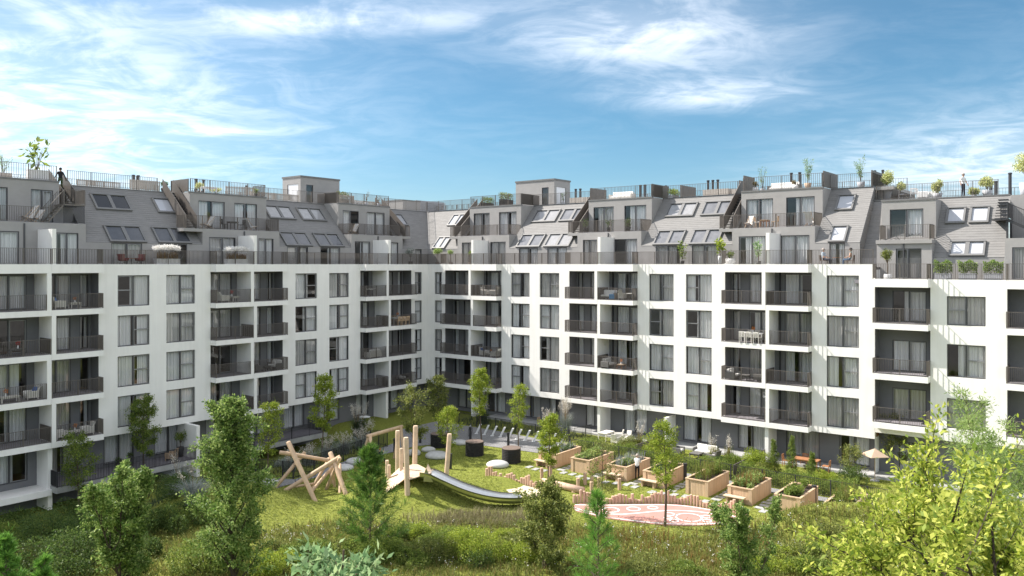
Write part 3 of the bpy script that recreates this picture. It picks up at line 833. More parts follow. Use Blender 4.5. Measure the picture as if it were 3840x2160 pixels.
for a, b in ((43.02, 46.5), (50.9, 54.4)):
    hs_ = [(a + 0.85, b - 0.45, z + 0.05, z + 2.2, 0.12, 0) for z in MS]
    m = MB(); wall_holes(m, FRT, -1.2, a, b, 3.5, 13.24, hs_); m.build('loggia_wall', 'loggia_render', blk)
    for h in hs_: window(blk, FRT, h[0], h[1], h[2], h[3], -1.27, 'D', name='balcony_door')
    for z in MS:
        m = MB(); fbox(m, FRT, a + 0.004, b - 0.004, -1.198, 0.8, z - 0.4, z); bo = m.build('balcony', 'white_render', blk)
        m = MB(); fbox(m, FRT, a + 0.04, b - 0.04, -1.18, 0.7, z + 0.002, z + 0.018); m.build('deck', 'deck', bo)
        m = MB(); rail_path(m, FRT, [(a + 0.04, -0.9), (a + 0.04, 0.75), (b - 0.04, 0.75), (b - 0.04, 0.0)], z); m.build('railing', 'railing', bo)
    m = MB(); fbox(m, FRT, a + 0.004, b - 0.004, -0.02, 0.8, 13.24, 13.79); m.build('parapet', 'white_render', blk)
m = MB(); wall_holes(m, FRT, -1.2, 43.01, 56, 0.0, 3.11, [(44.3, 46.3, 0.3, 2.45, 0.15, 0), (48.2, 50.4, 0.3, 2.45, 0.15, 0)]); m.build('ground_floor_wall', 'loggia_render', blk)
for a, b in ((44.3, 46.3), (48.2, 50.4)): window(blk, FRT, a, b, 0.32, 2.45, -1.3, 'D', name='terrace_door')
m = MB()
for z in [0.25] + MS: fbox(m, FRT, 43.01, 56, -4.0, -0.36 if z > 1 else -1.5, z - 0.32, z - 0.015)
m.build('room_floor', 'wood_floor', blk)
m = MB(); fquad(m, FRT, [(43.01, -4, 0), (56, -4, 0), (56, -4, 13.6), (43.01, -4, 13.6)])
for k in (46.9, 50.4): fbox(m, FRT, k - 0.1, k + 0.1, -3.99, -1.45, 0.2, 13.4)
m.build('room_wall', 'interior', blk)
m = MB(); fbox(m, FRT, 41.66, 56, -6.5, -0.01, 13.45, 13.7); m.build('terrace_floor', 'deck', blk)
MSL = Slope(-1.9, 15.25, -5.3, 19.55)
mansard(blk, FRT, 41.66, 50.55, MSL, 24)
m = MB(); fquad(m, FRT, [(41.66, -1.9, 13.7), (50.55, -1.9, 13.7), (50.55, -1.9, 15.26), (41.66, -1.9, 15.26)]); m.build('knee_wall', 'grey_render', blk)
m = MB()
fquad(m, FRT, [(41.64, -1.5, 14.6), (41.64, -1.5, 16.37), (41.64, -5.6, 20.7), (41.64, -13, 20.7)])
fquad(m, FRT, [(41.64, -1.5, 14.6), (41.64, -13, 20.7), (41.64, -13, 14.6), (41.64, -6, 14.6)])
m.build('gable_wall', 'shingle', right)
for i in range(30):
    z = 14.65 + i * 0.2
    d_f = -1.5 if z < 16.37 else -1.5 - (z - 16.37) / MAN.s * MAN.c
    if z > 20.4: break
    m = MB(); fhexa(m, FRT, [(41.645, -8, z), (41.69, -8, z), (41.69, d_f - 0.05, z), (41.645, d_f - 0.05, z), (41.645, -8, z + 0.2), (41.655, -8, z + 0.2), (41.655, d_f - 0.25, z + 0.2), (41.645, d_f - 0.25, z + 0.2)])
    m.build('shingle', 'shingle', right)
dormer(blk, FRT, 42.75, 46.3, [(44.0, 45.65)], [(43.3, 45.5)], z=(13.7, 16.5, 19.4), df=(-1.6, -3.0), back=-6.5, wtop=(15.9, 18.75))
railing('balcony_railing', blk, FRT, [(43.0, -2.95), (43.0, -1.5), (46.2, -1.5), (46.2, -2.95)], 16.52)
m = MB(); fbox(m, FRT, 42.72, 46.33, -3.0, -1.45, 16.25, 16.51); m.build('balcony_slab', 'grey_render', blk)
skylight(blk, FRT, MSL, 46.75, 47.95, 17.6, 18.8, 1, 'blind'); skylight(blk, FRT, MSL, 48.2, 49.4, 17.6, 18.8, 1, 'blind'); skylight(blk, FRT, MSL, 47.25, 49.4, 15.3, 16.35, 2, 'blind')
m = MB(); fbox(m, FRT, 41.66, 56, -14, -5.32, 19.35, 19.56); m.build('flat_roof', 'concrete', blk)
m = MB(); fbox(m, FRT, 41.7, 50.5, -5.5, -5.24, 19.561, 19.66); m.build('coping', 'fascia', blk)
railing('roof_railing', blk, FRT, [(41.8, -5.4), (49.8, -5.4)], 19.66, 1.08); railing('roof_railing', blk, FRT, [(41.8, -12), (55, -12)], 19.56, 1.1, step=0.2)
railing('terrace_railing', blk, FRT, [(43.06, -0.1), (43.06, 0.74), (46.46, 0.74), (46.46, -0.1)], 13.79)
railing('terrace_railing', blk, FRT, [(46.46, -0.1), (50.94, -0.1)], 13.79); railing('terrace_railing', blk, FRT, [(50.94, -0.1), (50.94, 0.74), (54.3, 0.74)], 13.79)
m = MB(); wall_holes(m, FRT, -1.6, 50.6, 56, 13.7, 16.5, [(51.0, 53.2, 13.8, 15.9, 0.15, 0)])
fquad(m, FRT, [(50.6, -1.6, 13.7), (50.6, -9, 13.7), (50.6, -9, 16.5), (50.6, -1.6, 16.5)])
fquad(m, FRT, [(50.6, -1.6, 16.5), (50.6, -9, 16.5), (56, -9, 16.5), (56, -1.6, 16.5)])
m.build('dormer', 'grey_render', blk); window(blk, FRT, 51.0, 53.2, 13.8, 15.9, -1.7, 'D', name='terrace_door')
m = MB(); wall_holes(m, FRT, -5.0, 50.56, 56, 16.5, 19.56, []); fquad(m, FRT, [(50.56, -5.0, 16.5), (50.56, -9, 16.5), (50.56, -9, 19.56), (50.56, -5.0, 19.56)]); m.build('dormer', 'grey_render', blk)
# open steel stair
m = MB(); fbox(m, FRT, 49.78, 50.75, -4.2, -1.9, 17.72, 17.8); st = m.build('steel_stair', 'railing_dark', blk)
for i in range(9):
    m = MB(); fbox(m, FRT, 49.82, 50.42, -3.4 - i * 0.26, -3.15 - i * 0.26, 17.85 + i * 0.2, 17.9 + i * 0.2); m.build('tread', 'railing_dark', st)
m = MB()
rail_path(m, FRT, [(50.75, -1.9), (50.75, -4.2)], 17.8); rail_path(m, FRT, [(50.3, -1.9), (50.75, -1.9)], 17.8)
for dd in (-2.0, -2.6):
    fhexa(m, FRT, [(50.7, dd - 0.03, 17.6), (52.6, dd - 0.03, 16.6), (52.6, dd + 0.03, 16.6), (50.7, dd + 0.03, 17.6), (50.7, dd - 0.03, 17.8), (52.6, dd - 0.03, 16.8), (52.6, dd + 0.03, 16.8), (50.7, dd + 0.03, 17.8)])
    fhexa(m, FRT, [(50.7, dd - 0.02, 18.8), (52.6, dd - 0.02, 17.8), (52.6, dd + 0.02, 17.8), (50.7, dd + 0.02, 18.8), (50.7, dd - 0.02, 18.85), (52.6, dd - 0.02, 17.85), (52.6, dd + 0.02, 17.85), (50.7, dd + 0.02, 18.85)])
    for i in range(14):
        t = (i + 0.5) / 14; u = 50.7 + 1.9 * t; z = 17.7 - t
        fbox(m, FRT, u - 0.008, u + 0.008, dd - 0.012, dd + 0.012, z, z + 1.1)
for i in range(7):
    t = (i + 0.5) / 7; u = 50.7 + 1.9 * t; fbox(m, FRT, u - 0.12, u + 0.12, -2.58, -2.02, 17.68 - t, 17.72 - t)
fbox(m, FRT, 50.62, 50.74, -2.2, -2.04, 16.51, 17.72); fbox(m, FRT, 50.62, 50.74, -4.1, -3.94, 16.51, 17.72)
m.build('stair_railing', 'railing_dark', st)
for (ua, ub, root, fr) in ((14.2, 21.6, left, FL), (26.4, 36.5, left, FL)):
    m = MB(); fbox(m, fr, ua, ub, -1.19, 1.5, -0.28, 0.1); t_ = m.build('terrace', 'concrete', root)
    m = MB(); fbox(m, fr, ua + 0.02, ub - 0.02, -1.18, 1.4, 0.102, 0.12); m.build('deck', 'deck', t_)
    m = MB(); rail_path(m, fr, [(ub - 0.05, -1.1), (ub - 0.05, 1.45), (ua + 0.05, 1.45), (ua + 0.05, -1.1)], 0.1); m.build('railing', 'railing_dark', t_)
m = MB(); fbox(m, FL, 36.5, 41.9, -1.19, 0.8, -0.5, -0.1); m.build('terrace', 'white_render', left)
m = MB(); fbox(m, FL, 26.3, 26.58, -1.19, 1.5, -1.5, 2.6); m.build('party_wall', 'white_render', left)
m = MB(); fbox(m, FRT, 8.0, 43.0, -1.19, 0.55, -0.2, 0.16); m.build('terrace', 'concrete', right)
m = MB(); fbox(m, FRT, 43.02, 56.0, -1.19, 0.55, -0.2, 0.16); m.build('terrace', 'concrete', blk)
m = MB(); fbox(m, FRT, 27.0, 27.25, -1.19, 0.5, 0.161, 2.3); m.build('privacy_wall', 'white_render', right)
# ------------------------------------------------------------------ ground
def sstep(a, b, x):
    t = np.clip((x - a) / (b - a), 0, 1)
    return t * t * (3 - 2 * t)
def mound(X, Y, cx, cy, rx, ry, h):
    r = np.sqrt(((X - cx) / rx) ** 2 + ((Y - cy) / ry) ** 2)
    return h * sstep(1.0, 0.1, r)
def terrain(X, Y):
    X = np.asarray(X, dtype=float); Y = np.asarray(Y, dtype=float)
    x = X - CX; y = Y - CY
    p = x * _c + y * _s; q = -x * _s + y * _c
    z = -1.25 * sstep(8.3, 4.5, q) * sstep(10.5, 14.5, p)
    z = z - 1.0 * sstep(30, 36, p) * sstep(14, 8, q)
    z = z + mound(X, Y, -6.1, 51.3, 5.6, 4.2, 1.3) + mound(X, Y, -17.6, 48.6, 6.6, 4.6, 1.45) + mound(X, Y, 18.5, 44.6, 6.5, 3.6, 1.35) + mound(X, Y, -1.2, 53.8, 2.6, 2.0, 0.45)
    z = z + 0.10 * np.sin(X * 0.45 + 1) * np.sin(Y * 0.5) * sstep(46, 41, Y)
    return np.maximum(z, -1.6)
def tz(x, y): return float(terrain(x, y))

m_, n_, l_, b_ = base_mat('ground')
tc = n_.new('ShaderNodeTexCoord')
t1 = n_.new('ShaderNodeTexNoise'); t1.inputs['Scale'].default_value = 0.35; t1.inputs['Detail'].default_value = 5
t2 = n_.new('ShaderNodeTexNoise'); t2.inputs['Scale'].default_value = 6.0; t2.inputs['Detail'].default_value = 8; t2.inputs['Roughness'].default_value = 0.7
l_.new(tc.outputs['Object'], t1.inputs[0]); l_.new(tc.outputs['Object'], t2.inputs[0])
c1 = n_.new('ShaderNodeValToRGB'); c1.color_ramp.elements[0].position = 0.3; c1.color_ramp.elements[1].position = 0.72
c1.color_ramp.elements[0].color = (0.11, 0.14, 0.028, 1); c1.color_ramp.elements[1].color = (0.28, 0.30, 0.07, 1)
l_.new(t2.outputs['Fac'], c1.inputs[0])
c2 = n_.new('ShaderNodeMix'); c2.data_type = 'RGBA'; c2.blend_type = 'MULTIPLY'; c2.inputs[0].default_value = 0.5
c3 = n_.new('ShaderNodeValToRGB'); c3.color_ramp.elements[0].color = (0.75, 0.7, 0.5, 1); c3.color_ramp.elements[1].color = (1.1, 1.1, 1.0, 1)
l_.new(t1.outputs['Fac'], c3.inputs[0]); l_.new(c1.outputs[0], c2.inputs[6]); l_.new(c3.outputs[0], c2.inputs[7])
ln_ = n_.new('ShaderNodeVectorMath'); ln_.operation = 'DISTANCE'; ln_.inputs[1].default_value = (0, 55, 0)
l_.new(tc.outputs['Object'], ln_.inputs[0])
mr_ = n_.new('ShaderNodeMapRange'); mr_.inputs['From Min'].default_value = 38; mr_.inputs['From Max'].default_value = 60; l_.new(ln_.outputs['Value'], mr_.inputs['Value'])
c4 = n_.new('ShaderNodeMix'); c4.data_type = 'RGBA'; c4.inputs[7].default_value = (0.21, 0.20, 0.185, 1)
l_.new(mr_.outputs[0], c4.inputs[0]); l_.new(c2.outputs[2], c4.inputs[6])
l_.new(c4.outputs[2], b_.inputs['Base Color']); b_.inputs['Roughness'].default_value = 0.95; b_.inputs['Specular IOR Level'].default_value = 0.1
bp_ = n_.new('ShaderNodeBump'); bp_.inputs['Strength'].default_value = 0.8; bp_.inputs['Distance'].default_value = 0.06
l_.new(t2.outputs['Fac'], bp_.inputs['Height']); l_.new(bp_.outputs[0], b_.inputs['Normal'])
gx = np.concatenate([[-900, -500, -250, -120, -80, -60], np.arange(-48, 48.01, 0.5), [60, 80, 120, 250, 500, 900]])
gy = np.concatenate([[-900, -400, -150, -50, -10, 5, 15, 22, 27], np.arange(30, 96.01, 0.5), [105, 120, 160, 300, 600, 1200]])
GX, GY = np.meshgrid(gx, gy)
GZ = terrain(GX, GY)
gv = np.stack([GX.ravel(), GY.ravel(), GZ.ravel()], 1)
nx, ny = len(gx), len(gy)
ii = (np.arange(ny - 1)[:, None] * nx + np.arange(nx - 1)[None, :]).ravel()
gq = np.stack([ii, ii + 1, ii + nx + 1, ii + nx], 1)
gm = np_mesh('ground', gv, gq, 'ground')
gm.polygons.foreach_set('use_smooth', [True] * len(gq))
link('ground', gm, None, kind='structure')

def sheet(name, pts, z, matn, parent=None, **tags):
    mb = MB(); mb.add([(x, y, z) for x, y in pts], [tuple(range(len(pts)))])
    return mb.build(name, matn, parent, **tags)
def strip(pts, w, z, closed=False):
    mb = MB(); n = len(pts); L, R_ = [], []
    for i in range(n):
        a = Vector(pts[(i - 1) % n] if (closed or i > 0) else pts[i]); b = Vector(pts[(i + 1) % n] if (closed or i < n - 1) else pts[i])
        t = (b - a).normalized(); nn_ = Vector((-t.y, t.x)); p = Vector(pts[i])
        L.append(p + nn_ * w / 2); R_.append(p - nn_ * w / 2)
    vs = [(*v, z) for v in L] + [(*v, z) for v in R_]
    fs = [(i, (i + 1) % n, n + (i + 1) % n, n + i) for i in range(n if closed else n - 1)]
    return mb.add(vs, fs)
def smooth_poly(pts, it=2, closed=True):
    for _ in range(it):
        o = []
        n = len(pts)
        rng_ = range(n) if closed else range(n - 1)
        if not closed: o.append(pts[0])
        for i in rng_:
            a, b = Vector(pts[i]), Vector(pts[(i + 1) % n])
            o += [tuple(a * 0.75 + b * 0.25), tuple(a * 0.25 + b * 0.75)]
        if not closed: o.append(pts[-1])
        pts = o
    return pts
m_, n_, l_, b_ = base_mat('paving')
tc = n_.new('ShaderNodeTexCoord'); mp_ = n_.new('ShaderNodeMapping'); mp_.inputs['Rotation'].default_value = (0, 0, ANG)
br = n_.new('ShaderNodeTexBrick'); br.inputs['Scale'].default_value = 2.2; br.inputs['Mortar Size'].default_value = 0.02
br.inputs['Color1'].default_value = (0.20, 0.198, 0.205, 1); br.inputs['Color2'].default_value = (0.27, 0.265, 0.27, 1); br.inputs['Mortar'].default_value = (0.11, 0.11, 0.11, 1)
l_.new(tc.outputs['Object'], mp_.inputs[0]); l_.new(mp_.outputs[0], br.inputs[0]); l_.new(br.outputs[0], b_.inputs['Base Color']); b_.inputs['Roughness'].default_value = 0.9
PATH_PQ = [(31, 13.3), (27, 12.6), (22, 12.5), (17, 11.3), (13, 11.2), (10.8, 12.8), (9.5, 15.5), (8.9, 20), (8.35, 24), (8.3, 47), (7.3, 47), (7.3, 22.2), (4.9, 20.5), (4.4, 12), (4.4, 8.0), (4.4, 5.5), (9.8, 5.5), (12.8, 8.9), (20, 10.6), (25.3, 11.8), (26.5, 9.6), (31, 9.2)]
PATH_W = [tuple(W(p, q)[:2]) for p, q in PATH_PQ]
sheet('path', PATH_W, 0.03, 'paving', kind='structure')
def inside(poly, X, Y):
    c = np.zeros(X.shape, bool); n = len(poly); j = n - 1
    for i in range(n):
        xi, yi = poly[i]; xj, yj = poly[j]
        c ^= ((yi > Y) != (yj > Y)) & (X < (xj - xi) * (Y - yi) / (yj - yi + 1e-12) + xi)
        j = i
    return c
# pink soft play surface with its painted lines
mat('rubber_pink', (0.42, 0.22, 0.19), 0.9, 0.10, 1.5, 0.3, 60)
mat('sand', (0.58, 0.49, 0.36), 0.95, 0.12, 3.0, 0.4, 15)
PINK = smooth_poly([(3.82, 49.32), (3.71, 47.94), (4.32, 47.4), (5.2, 46.65), (6.3, 46.12), (7.61, 45.56), (8.93, 45.24), (10.29, 45.18), (11.7, 45.35), (13.15, 45.84), (13.38, 46.27), (13.14, 47.06), (12.35, 47.87), (11.43, 48.59), (10.43, 49.08), (9.34, 49.25), (8.22, 49.25), (6.72, 49.2), (5.23, 49.2)], 1)
pk = MB(); pk.add([(x, y, 0.05) for x, y in PINK] + [(x, y, -0.1) for x, y in PINK], [tuple(range(len(PINK)))] + [(i, (i + 1) % len(PINK), len(PINK) + (i + 1) % len(PINK), len(PINK) + i) for i in range(len(PINK))])
pko = pk.build('play_surface', 'rubber_pink', None, kind='structure')
for ln, w in (([(3.75, 48.46), (4.36, 47.87), (5.04, 47.47), (5.74, 47.24), (6.44, 47.17), (7.18, 47.33), (7.94, 47.56), (8.71, 47.8), (9.46, 47.94), (10.54, 47.87), (11.54, 47.52), (12.51, 46.83)], 0.11),
              ([(3.87, 49.08), (5.2, 48.95), (6.69, 49.0), (8.19, 49.05), (9.68, 49.05), (10.73, 48.76), (11.7, 48.18), (12.61, 47.47), (12.95, 46.9), (13.1, 46.3)], 0.10),
              ([(3.8, 48.05), (4.36, 47.55), (5.25, 46.83), (6.34, 46.3), (7.65, 45.76), (8.97, 45.44), (10.32, 45.38), (11.72, 45.53), (13.0, 45.98)], 0.10)):
    strip(smooth_poly(ln, 2, False), w, 0.056).build('painted_line', 'paint_white', pko)
for cx, cy, r in ((5.94, 48.03, 0.47), (7.32, 48.22, 0.38), (8.52, 48.46, 0.29), (10.3, 46.6, 0.74), (9.3, 47.2, 0.27), (9.07, 46.5, 0.21), (9.32, 45.99, 0.24), (11.35, 46.72, 0.25), (11.23, 45.98, 0.24)):
    strip([(cx + r * math.cos(a * math.pi / 16), cy + r * math.sin(a * math.pi / 16)) for a in range(32)], 0.09, 0.060, True).build('painted_circle', 'paint_white', pko)
SAND = smooth_poly([(-1.3, 55.0), (-0.6, 54.6), (0.2, 53.7), (0.9, 53.3), (1.7, 52.5), (2.2, 51.7), (1.9, 50.7), (0.7, 50.2), (0.0, 50.6), (-0.3, 52.2), (-1.0, 53.6)], 1)
sheet('sand_pit', SAND, 0.06, 'sand', kind='structure')

# ------------------------------------------------------------------ wooden palisades and posts
def log_mesh(name, r, h, matn, n=9):
    mb = MB(); mb.lathe([(r * 0.97, 0), (r, 0.02), (r, h - 0.02), (r * 0.9, h)], n)
    return mb.mesh(name, matn)
LOG = log_mesh('log', 0.095, 1.0, 'wood_pink')
def resample(pts, step):
    out_ = [Vector(pts[0])]; acc_ = 0
    for a, b in zip(pts[:-1], pts[1:]):
        a, b = Vector(a), Vector(b); L = (b - a).length; pos = step - acc_
        while pos <= L:
            out_.append(a + (b - a) * pos / L); pos += step
        acc_ = (acc_ + L) % step if L >= 0 else acc_
        acc_ = L - (pos - step)
    return out_
def palisade(label, pts, step, hf, seed):
    r = random.Random(seed)
    c = Vector(pts[0])
    root = thing('palisade', label, 'palisade', (c.x, c.y, tz(c.x, c.y)))
    for i, q in enumerate(resample(pts, step)):
        o = link('log', LOG, root, (q.x - c.x, q.y - c.y, -0.15), r.uniform(0, 6))
        s = r.uniform(0.85, 1.15); o.scale = (s, s, 0.15 + hf(i, r))
def hwave(i, r):
    return max(0.22, 0.42 + 0.16 * math.sin(i * 0.55) + 0.12 * math.sin(i * 0.23 + 1) + r.uniform(-0.10, 0.16) + (0.25 if r.random() < 0.08 else 0))
palisade('long wavy palisade of pinkish logs behind the pink play surface', smooth_poly([(3.85, 49.55), (5.2, 49.42), (6.7, 49.45), (8.2, 49.5), (9.3, 49.5), (10.5, 49.32), (11.55, 48.8), (12.5, 48.05), (13.3, 47.2), (13.62, 46.4), (13.5, 46.0)], 2, False), 0.2, hwave, 3)
palisade('short palisade of logs curving round the far side of the sand pit', smooth_poly([(-1.75, 55.5), (-0.9, 54.9), (0.1, 54.0), (0.85, 53.55), (1.75, 52.85), (2.1, 52.4)], 2, False), 0.2, lambda i, r: max(0.25, 0.4 + 0.15 * math.sin(i * 0.8) + r.uniform(-0.1, 0.3)), 5)
for k, (x, y, h, lb) in enumerate([(2.05, 55.2, 0.75, 'low wooden post on the lawn nearest the sand pit logs'), (2.65, 55.0, 0.95, 'wooden post beside the young tree before the first planter'), (4.4, 53.3, 0.55, 'shortest wooden post standing behind the lying log'), (4.9, 53.7, 0.8, 'tall wooden post behind the lying log'),
                               (5.35, 53.6, 0.6, 'middle wooden post between two others on the lawn'), (5.1, 51.3, 0.85, 'tall wooden post just behind the end of the palisade'), (7.05, 52.5, 0.75, 'lone wooden post in front of the planter bench'), (5.75, 52.9, 0.7, 'wooden post partly hidden by the thin sparse tree')]):
    o = link('wooden_post', log_mesh('wooden_post', 0.12, h + 0.2, 'wood_pink'), None, (x, y, -0.2)); tag(o, lb, 'post', 'stepping posts on the lawn')
lg = thing('lying_log', 'thick bark-free log lying on the grass beside the sand pit', 'log', (2.05, 53.6, 0.24))
mb = MB(); mb.tube([(0, 0, 0), (1.3, -1.05, 0), (2.55, -2.1, 0)], [0.24, 0.23, 0.22], 14); mb.build('log', 'wood_pink', lg, True)
mb = MB(); mb.tube([(0.5, -0.4, -0.24), (0.5, -0.4, -0.1)], 0.2, 8); mb.tube([(2.0, -1.65, -0.24), (2.0, -1.65, -0.1)], 0.2, 8); mb.build('support', 'wood_pink', lg)

# ------------------------------------------------------------------ play equipment
def beams(root, specs, matn='wood'):
    for a, b, r in specs:
        a, b = Vector(a), Vector(b); mid = (a + b) / 2
        mb = MB(); mb.tube([a, a * 0.98 + b * 0.02, mid, a * 0.02 + b * 0.98, b], [r * 0.92, r * 1.02, r, r * 0.95, r * 0.86], 12)
        mb.build('beam', matn, root, True)
cf = thing('climbing_frame', 'climbing frame of crossed pale logs and ropes on the grass mound', 'climbing frame', (-13.0, 52.0, 0))
R0 = Vector((-13.0, 52.0, 0))
def rel(p): return tuple(Vector(p) - R0)
beams(cf, [(rel(a), rel(b), r) for a, b, r in [((-14.33, 51.2, 3.43), (-12.05, 49.55, -0.2), 0.15), ((-14.96, 51.5, 2.69), (-12.24, 53.2, 1.76), 0.13), ((-14.03, 54.2, 2.08), (-15.75, 52.95, -0.1), 0.12),
    ((-11.2, 52.25, 2.24), (-14.9, 50.9, 0.1), 0.14), ((-11.93, 52.5, 2.44), (-10.38, 50.75, -0.2), 0.15), ((-12.24, 53.6, 1.79), (-13.15, 52.2, 0.0), 0.1), ((-11.18, 52.0, 2.23), (-12.25, 52.65, -0.1), 0.12),
    ((-11.88, 53.0, 1.39), (-13.0, 51.4, 0.05), 0.11), ((-14.4, 52.0, 0.3), (-13.0, 52.4, 0.42), 0.09), ((-11.5, 53.5, 1.42), (-11.1, 51.55, -0.1), 0.1), ((-12.42, 54.3, 1.7), (-12.1, 54.0, -0.2), 0.11), ((-11.95, 53.2, 1.75), (-11.75, 53.1, -0.2), 0.09)]])
mb = MB()
for i in range(7):
    t = i / 6
    a = Vector((-14.2, 51.95, 2.4)).lerp(Vector((-12.6, 52.95, 1.85)), t); b = Vector((-14.1, 52.1, 0.32)).lerp(Vector((-13.1, 52.4, 0.4)), t)
    mb.tube([a - R0, b - R0], 0.014, 5)
for i in range(1, 6):
    t = i / 6
    a = Vector((-14.2, 51.95, 2.4)).lerp(Vector((-14.1, 52.1, 0.32)), t); b = Vector((-12.6, 52.95, 1.85)).lerp(Vector((-13.1, 52.4, 0.4)), t)
    mb.tube([a - R0, b - R0], 0.014, 5)
mb.build('rope_net', 'cloth_black', cf)
R0 = Vector((-9.5, 59.6, 0))
sw = thing('swing', 'wooden log swing with a slanted top beam at the lawn edge', 'swing', tuple(R0))
beams(sw, [(rel(a), rel(b), r) for a, b, r in [((-10.6, 58.5, 2.2), (-8.35, 60.95, 2.45), 0.14), ((-10.46, 58.6, 2.3), (-11.15, 58.75, -0.1), 0.13), ((-10.4, 58.65, 2.3), (-9.95, 56.95, -0.1), 0.13), ((-8.5, 60.8, 2.45), (-8.98, 60.9, -0.1), 0.13), ((-8.45, 60.8, 2.45), (-8.0, 59.6, -0.1), 0.12)]])
mb = MB()
for a, b in (((-9.9, 59.25, 2.25), (-9.95, 59.35, 0.5)), ((-9.55, 59.65, 2.28), (-9.65, 59.7, 0.5))): mb.tube([rel(a), rel(b)], 0.012, 5)
mb.build('rope', 'cloth_black', sw)
mb = MB(); mb.box(-0.48, -0.12, -0.28, 0.12, 0.45, 0.5); mb.build('seat', 'cloth_black', sw)
R0 = Vector((-6.3, 51.0, 0))
tw = thing('play_tower', 'wooden play platform with tall round posts and a plank ramp', 'play platform', tuple(R0))
for a, b, r in [((-7.69, 53.8, 3.62), (-7.69, 53.8, 0.4), 0.16), ((-6.34, 52.6, 4.18), (-6.41, 52.6, 0.6), 0.17), ((-6.51, 49.1, 4.17), (-6.41, 49.1, 0.5), 0.17), ((-7.09, 51.2, 3.02), (-7.09, 51.2, 0.6), 0.12), ((-4.12, 52.8, 3.61), (-4.38, 52.8, 0.2), 0.16), ((-8.15, 52.2, 2.01), (-8.15, 52.2, 0.2), 0.12), ((-7.84, 51.0, 2.01), (-7.86, 51.0, 0.2), 0.11)]:
    mb = MB(); mb.tube([rel(b), rel(Vector(a).lerp(Vector(b), 0.03)), rel(a)], [r, r * 0.97, r * 0.85], 14); mb.build('post', 'wood_pale', tw)
dq_ = [Vector((-7.15, 51.4, 0)), Vector((-6.36, 52.7, 0)), Vector((-4.95, 50.4, 0)), Vector((-6.25, 48.8, 0))]
npl = 12
for i in range(npl):
    t0, t1 = i / npl + 0.004, (i + 1) / npl - 0.004
    a, b = dq_[0].lerp(dq_[3], t0), dq_[0].lerp(dq_[3], t1); c, d = dq_[1].lerp(dq_[2], t1), dq_[1].lerp(dq_[2], t0)
    mb = MB(); mb.hexa([(v.x - R0.x, v.y - R0.y, z) for z in (1.64, 1.70) for v in (a, b, c, d)]); mb.build('plank', 'wood_pale', tw)
for i in range(12):
    t0, t1 = i / 12 + 0.006, (i + 1) / 12 - 0.006
    A, B = Vector((-7.25, 51.65, 1.68)), Vector((-6.35, 49.9, 1.68)); Cc, D_ = Vector((-8.45, 50.5, 0.72)), Vector((-7.75, 49.4, 0.72))
    pts = [A.lerp(Cc, t0), B.lerp(D_, t0), B.lerp(D_, t1), A.lerp(Cc, t1)]
    mb = MB(); mb.hexa([tuple(p - R0 - Vector((0, 0, 0.06))) for p in pts] + [tuple(p - R0) for p in pts]); mb.build('plank', 'wood_pale', tw)
# slide
sl_ = thing('slide', 'wide stainless steel slide curving down from the wooden platform', 'slide', (-5.2, 49.8, 0.5))
pth = [(-5.55, 49.95, 1.78), (-4.9, 49.75, 1.72), (-4.1, 49.5, 1.42), (-3.1, 49.25, 1.05), (-2.0, 49.0, 0.76), (-0.9, 48.85, 0.58), (0.1, 48.95, 0.5), (0.8, 49.3, 0.48)]
def catmull(pts, n):
    P = [Vector(p) for p in pts]; P = [P[0] * 2 - P[1]] + P + [P[-1] * 2 - P[-2]]; o = []
    for i in range(1, len(P) - 2):
        for k in range(n):
            t = k / n; a, b, c, d = P[i - 1:i + 3]
            o.append(0.5 * ((2 * b) + (c - a) * t + (2 * a - 5 * b + 4 * c - d) * t * t + (3 * b - a - 3 * c + d) * t ** 3))
    o.append(P[-2]); return o
pth = catmull(pth, 5)
mb = MB(); vs, K = [], 15
for i, p in enumerate(pth):
    t = (pth[min(i + 1, len(pth) - 1)] - pth[max(0, i - 1)]).normalized(); sd_ = Vector((-t.y, t.x, 0)).normalized(); up = sd_.cross(t) * -1
    if up.z < 0: up = -up
    for layer in (0, 1):
        for k in range(K):
            a = math.pi * k / (K - 1); r = 0.56 + (0.03 if layer else 0)
            vs.append(p - Vector((-5.2, 49.8, 0.5)) + sd_ * math.cos(a) * r + up * (0.12 - math.sin(a) * (0.42 + (0.03 if layer else 0)) + (0.05 if k in (0, K - 1) else 0)))
fs = []
for i in range(len(pth) - 1):
    for layer in (0, 1):
        o1, o2 = i * 2 * K + layer * K, (i + 1) * 2 * K + layer * K
        for k in range(K - 1): fs.append((o1 + k, o1 + k + 1, o2 + k + 1, o2 + k))
    for k in (0, K - 1): fs.append((i * 2 * K + k, i * 2 * K + K + k, (i + 1) * 2 * K + K + k, (i + 1) * 2 * K + k))
mb.add(vs, fs); mb.build('trough', 'steel', sl_, True)
mb = MB()
for sg in (-1, 1):
    mb.hexa([(-0.25, 0.1 + sg * 0.56 - 0.015, 0.9), (0.35, -0.05 + sg * 0.56 - 0.015, 0.9), (0.35, -0.05 + sg * 0.56 + 0.015, 0.9), (-0.25, 0.1 + sg * 0.56 + 0.015, 0.9),
             (-0.25, 0.1 + sg * 0.56 - 0.015, 1.3), (-0.1, 0.06 + sg * 0.56 - 0.015, 1.75), (-0.1, 0.06 + sg * 0.56 + 0.015, 1.75), (-0.25, 0.1 + sg * 0.56 + 0.015, 1.3)])
mb.build('side_guard', 'steel', sl_)

